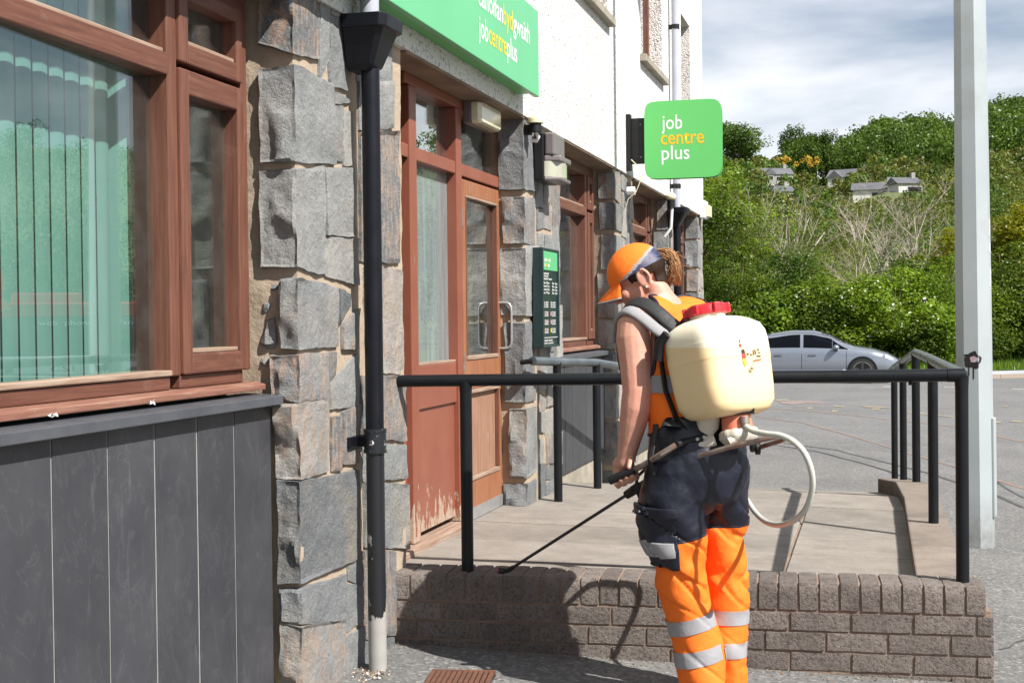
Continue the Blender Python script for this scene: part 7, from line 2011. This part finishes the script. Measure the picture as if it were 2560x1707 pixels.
FR_ = [pp_(1737, 1146, 4.76), pp_(1755, 1138, 4.74), pp_(1820, 1118, 4.69), pp_(1900, 1100, 4.64), pp_(1955, 1087, 4.62), pp_(1968, 1091, 4.64), pp_(1955, 1100, 4.68), pp_(1905, 1116, 4.78), pp_(1880, 1125, 4.84)]
m = MB(); m.tube(FR_, .0085, 10); m.build('foot_frame', STEEL, spr, smooth=60)
for px, py, F in ((1879, 1112, 4.80), (1892, 1120, 4.80)):
    m = MB(); q = pp_(px, py, F); m.cyl(q - RT * .004, q + RT * .010, .022, n=16); m.build('frame_stop', BLACKM, spr, smooth=40)
# hose
HO = [pp_(1861, 1046, 4.705), pp_(1862, 1060, 4.70), pp_(1880, 1076, 4.66), pp_(1915, 1084, 4.60), pp_(1950, 1088, 4.56), pp_(1985, 1104, 4.52), pp_(2013, 1135, 4.50), pp_(2029, 1180, 4.50), pp_(2030, 1225, 4.52), pp_(2014, 1272, 4.56), pp_(1985, 1300, 4.62), pp_(1950, 1312, 4.72), pp_(1915, 1304, 4.86), pp_(1888, 1280, 5.00), pp_(1866, 1248, 5.12), pp_(1835, 1210, 5.20), pp_(1770, 1180, 5.22), pp_(1710, 1165, 5.20), RHC + ldir * .11, RHC + ldir * .07]
def catmull(P, k=6):
    out = []
    for i in range(len(P) - 1):
        p0, p1, p2, p3 = P[max(0, i-1)], P[i], P[i+1], P[min(len(P)-1, i+2)]
        for j in range(k):
            t = j / k; out.append(.5 * ((2 * p1) + (p2 - p0) * t + (2*p0 - 5*p1 + 4*p2 - p3) * t * t + (3*p1 - p0 - 3*p2 + p3) * t ** 3))
    return out + [P[-1]]
def mk_hose():
    t = NT('braided_clear_hose'); t.col(t.mix(t.noise(10, 3), (0.50, 0.54, 0.50), (0.60, 0.60, 0.52))); t.set(Roughness=.22); t.b.inputs['Subsurface Weight'].default_value = .25; t.b.inputs['Subsurface Radius'].default_value = (.02, .02, .015); t.b.inputs['Subsurface Scale'].default_value = .5
    t.bump(t.voro(420), .4, .002); return t.mat
MB().tube(catmull(HO), .0098, 14).build('hose', mk_hose(), spr, smooth=180)
m = MB(); m.cyl(HO[0] + UP * .006, HO[1] - UP * .0, .0165, n=14); m.build('hose_clip', STEEL, spr, smooth=40)
# shoulder straps
def strap(pts, w, mat, nm, flat=.22, parent=spr, upv=None):
    return MB().tube(catmull([Vector(p) for p in pts], 5), w, 10, flat=flat, upv=upv).build(nm, mat, parent, smooth=180)
out_l = cv(-.3, -.6, .75)
strap([B(1700, 826, 4.85), B(1672, 804, 4.865), B(1640, 776, 4.89), B(1606, 757, 4.925), B(1574, 759, 4.97), B(1552, 790, 5.03), B(1548, 840, 5.07), B(1556, 920, 5.08), B(1580, 1000, 5.06)], .027, WEBB, 'shoulder_strap', .25, upv=out_l)
strap([B(1668, 842, 4.835), B(1640, 822, 4.85), B(1610, 797, 4.865), B(1580, 778, 4.885), B(1558, 779, 4.92), B(1543, 803, 4.965), B(1540, 850, 5.02)], .0215, GREYP, 'strap_padding', .40, upv=out_l)
strap([B(1716, 812, 4.86), B(1725, 800, 4.93), B(1738, 780, 5.03), B(1752, 762, 5.11), B(1768, 762, 5.19), B(1780, 800, 5.28), B(1770, 900, 5.32)], .026, WEBB, 'shoulder_strap', .25, upv=cv(.5, -.5, .7))
strap([B(1690, 1030, 4.87), B(1670, 1010, 4.885), B(1650, 970, 4.92), B(1630, 930, 4.99), B(1612, 930, 5.06)], .024, WEBB, 'lower_strap', .22, upv=cv(-.77, -.64, 0))
strap([B(1682, 1030, 4.86), B(1700, 1060, 4.845), B(1720, 1096, 4.83)], .022, BLACKM, 'lower_frame', .5, upv=cv(-.5, -.8, 0))
strap([B(1640, 1060, 4.82), B(1634, 1100, 4.80), B(1626, 1150, 4.775), B(1631, 1190, 4.765)], .010, BLACKM, 'strap_tail', .15, upv=cv(-.4, -.9, 0))
strap([B(1690, 1050, 4.86), B(1695, 1055, 4.85), B(1660, 1056, 4.765), B(1700, 1060, 4.77)], .020, WEBB, 'waist_strap', .2, upv=cv(-.5, -.8, 0))

# ================================================================== spray lance
ln = thing('spray_lance', 'thin black spray lance reaching from the worker\'s hands down to the brick wall', 'lance', LN0)
MB().tube([LN0, LN1], .0062, 12).build('tube', simple('lance_tube', (0.012, 0.012, 0.020), rough=0.3), ln, smooth=50)
MB().tube([LN1 - ldir * .012, LN1 + ldir * .03], [.016, .018], 14).build('gland_nut', BLACKM, ln, smooth=40)
m = MB(); q = LN1 + ldir * .045; m.obox(q, ldir * .020, (UP - ldir * ldir.z).normalized() * .016, ldir.cross(UP).normalized() * .015); m.build('valve_body', BLACKM, ln, bevel=.004)
dn = (cv(.35, -.1, -.9)).normalized()
MB().tube([q, q + dn * .055], [.012, .012], 12).build('filter_stub', BLACKM, ln, smooth=40); MB().tube([q + dn * .040, q + dn * .058], .017, 12).build('filter_cap', BLACKM, ln, smooth=40)
MB().tube([LN1 + ldir * .06, LN1 + ldir * .27], [.014, .015], 14).build('handle', BLACKM, ln, smooth=50)
upl = (UP - ldir * ldir.z).normalized()
MB().tube([q + upl * .01, q + upl * .035 + ldir * .02, q + upl * .045 + ldir * .08, q + upl * .03 + ldir * .16], .006, 8).build('trigger', BLACKM, ln, smooth=60)
nz = LN0 - ldir * .004; nd_ = cv(-.96, .0, .05).normalized()
MB().tube([nz + ldir * .03, nz, nz + nd_ * .012 - ldir * .006], [.0088, .0095, .009], 12).build('elbow', BLACKM, ln, smooth=50)
nb_ = nz + nd_ * .012 - ldir * .006
MB().tube([nb_, nb_ + nd_ * .022], .0125, 10).build('nozzle_body', BLACKM, ln, smooth=40); MB().tube([nb_ + nd_ * .0221, nb_ + nd_ * .028], .008, 10).build('nozzle_tip', REDC, ln, smooth=40)
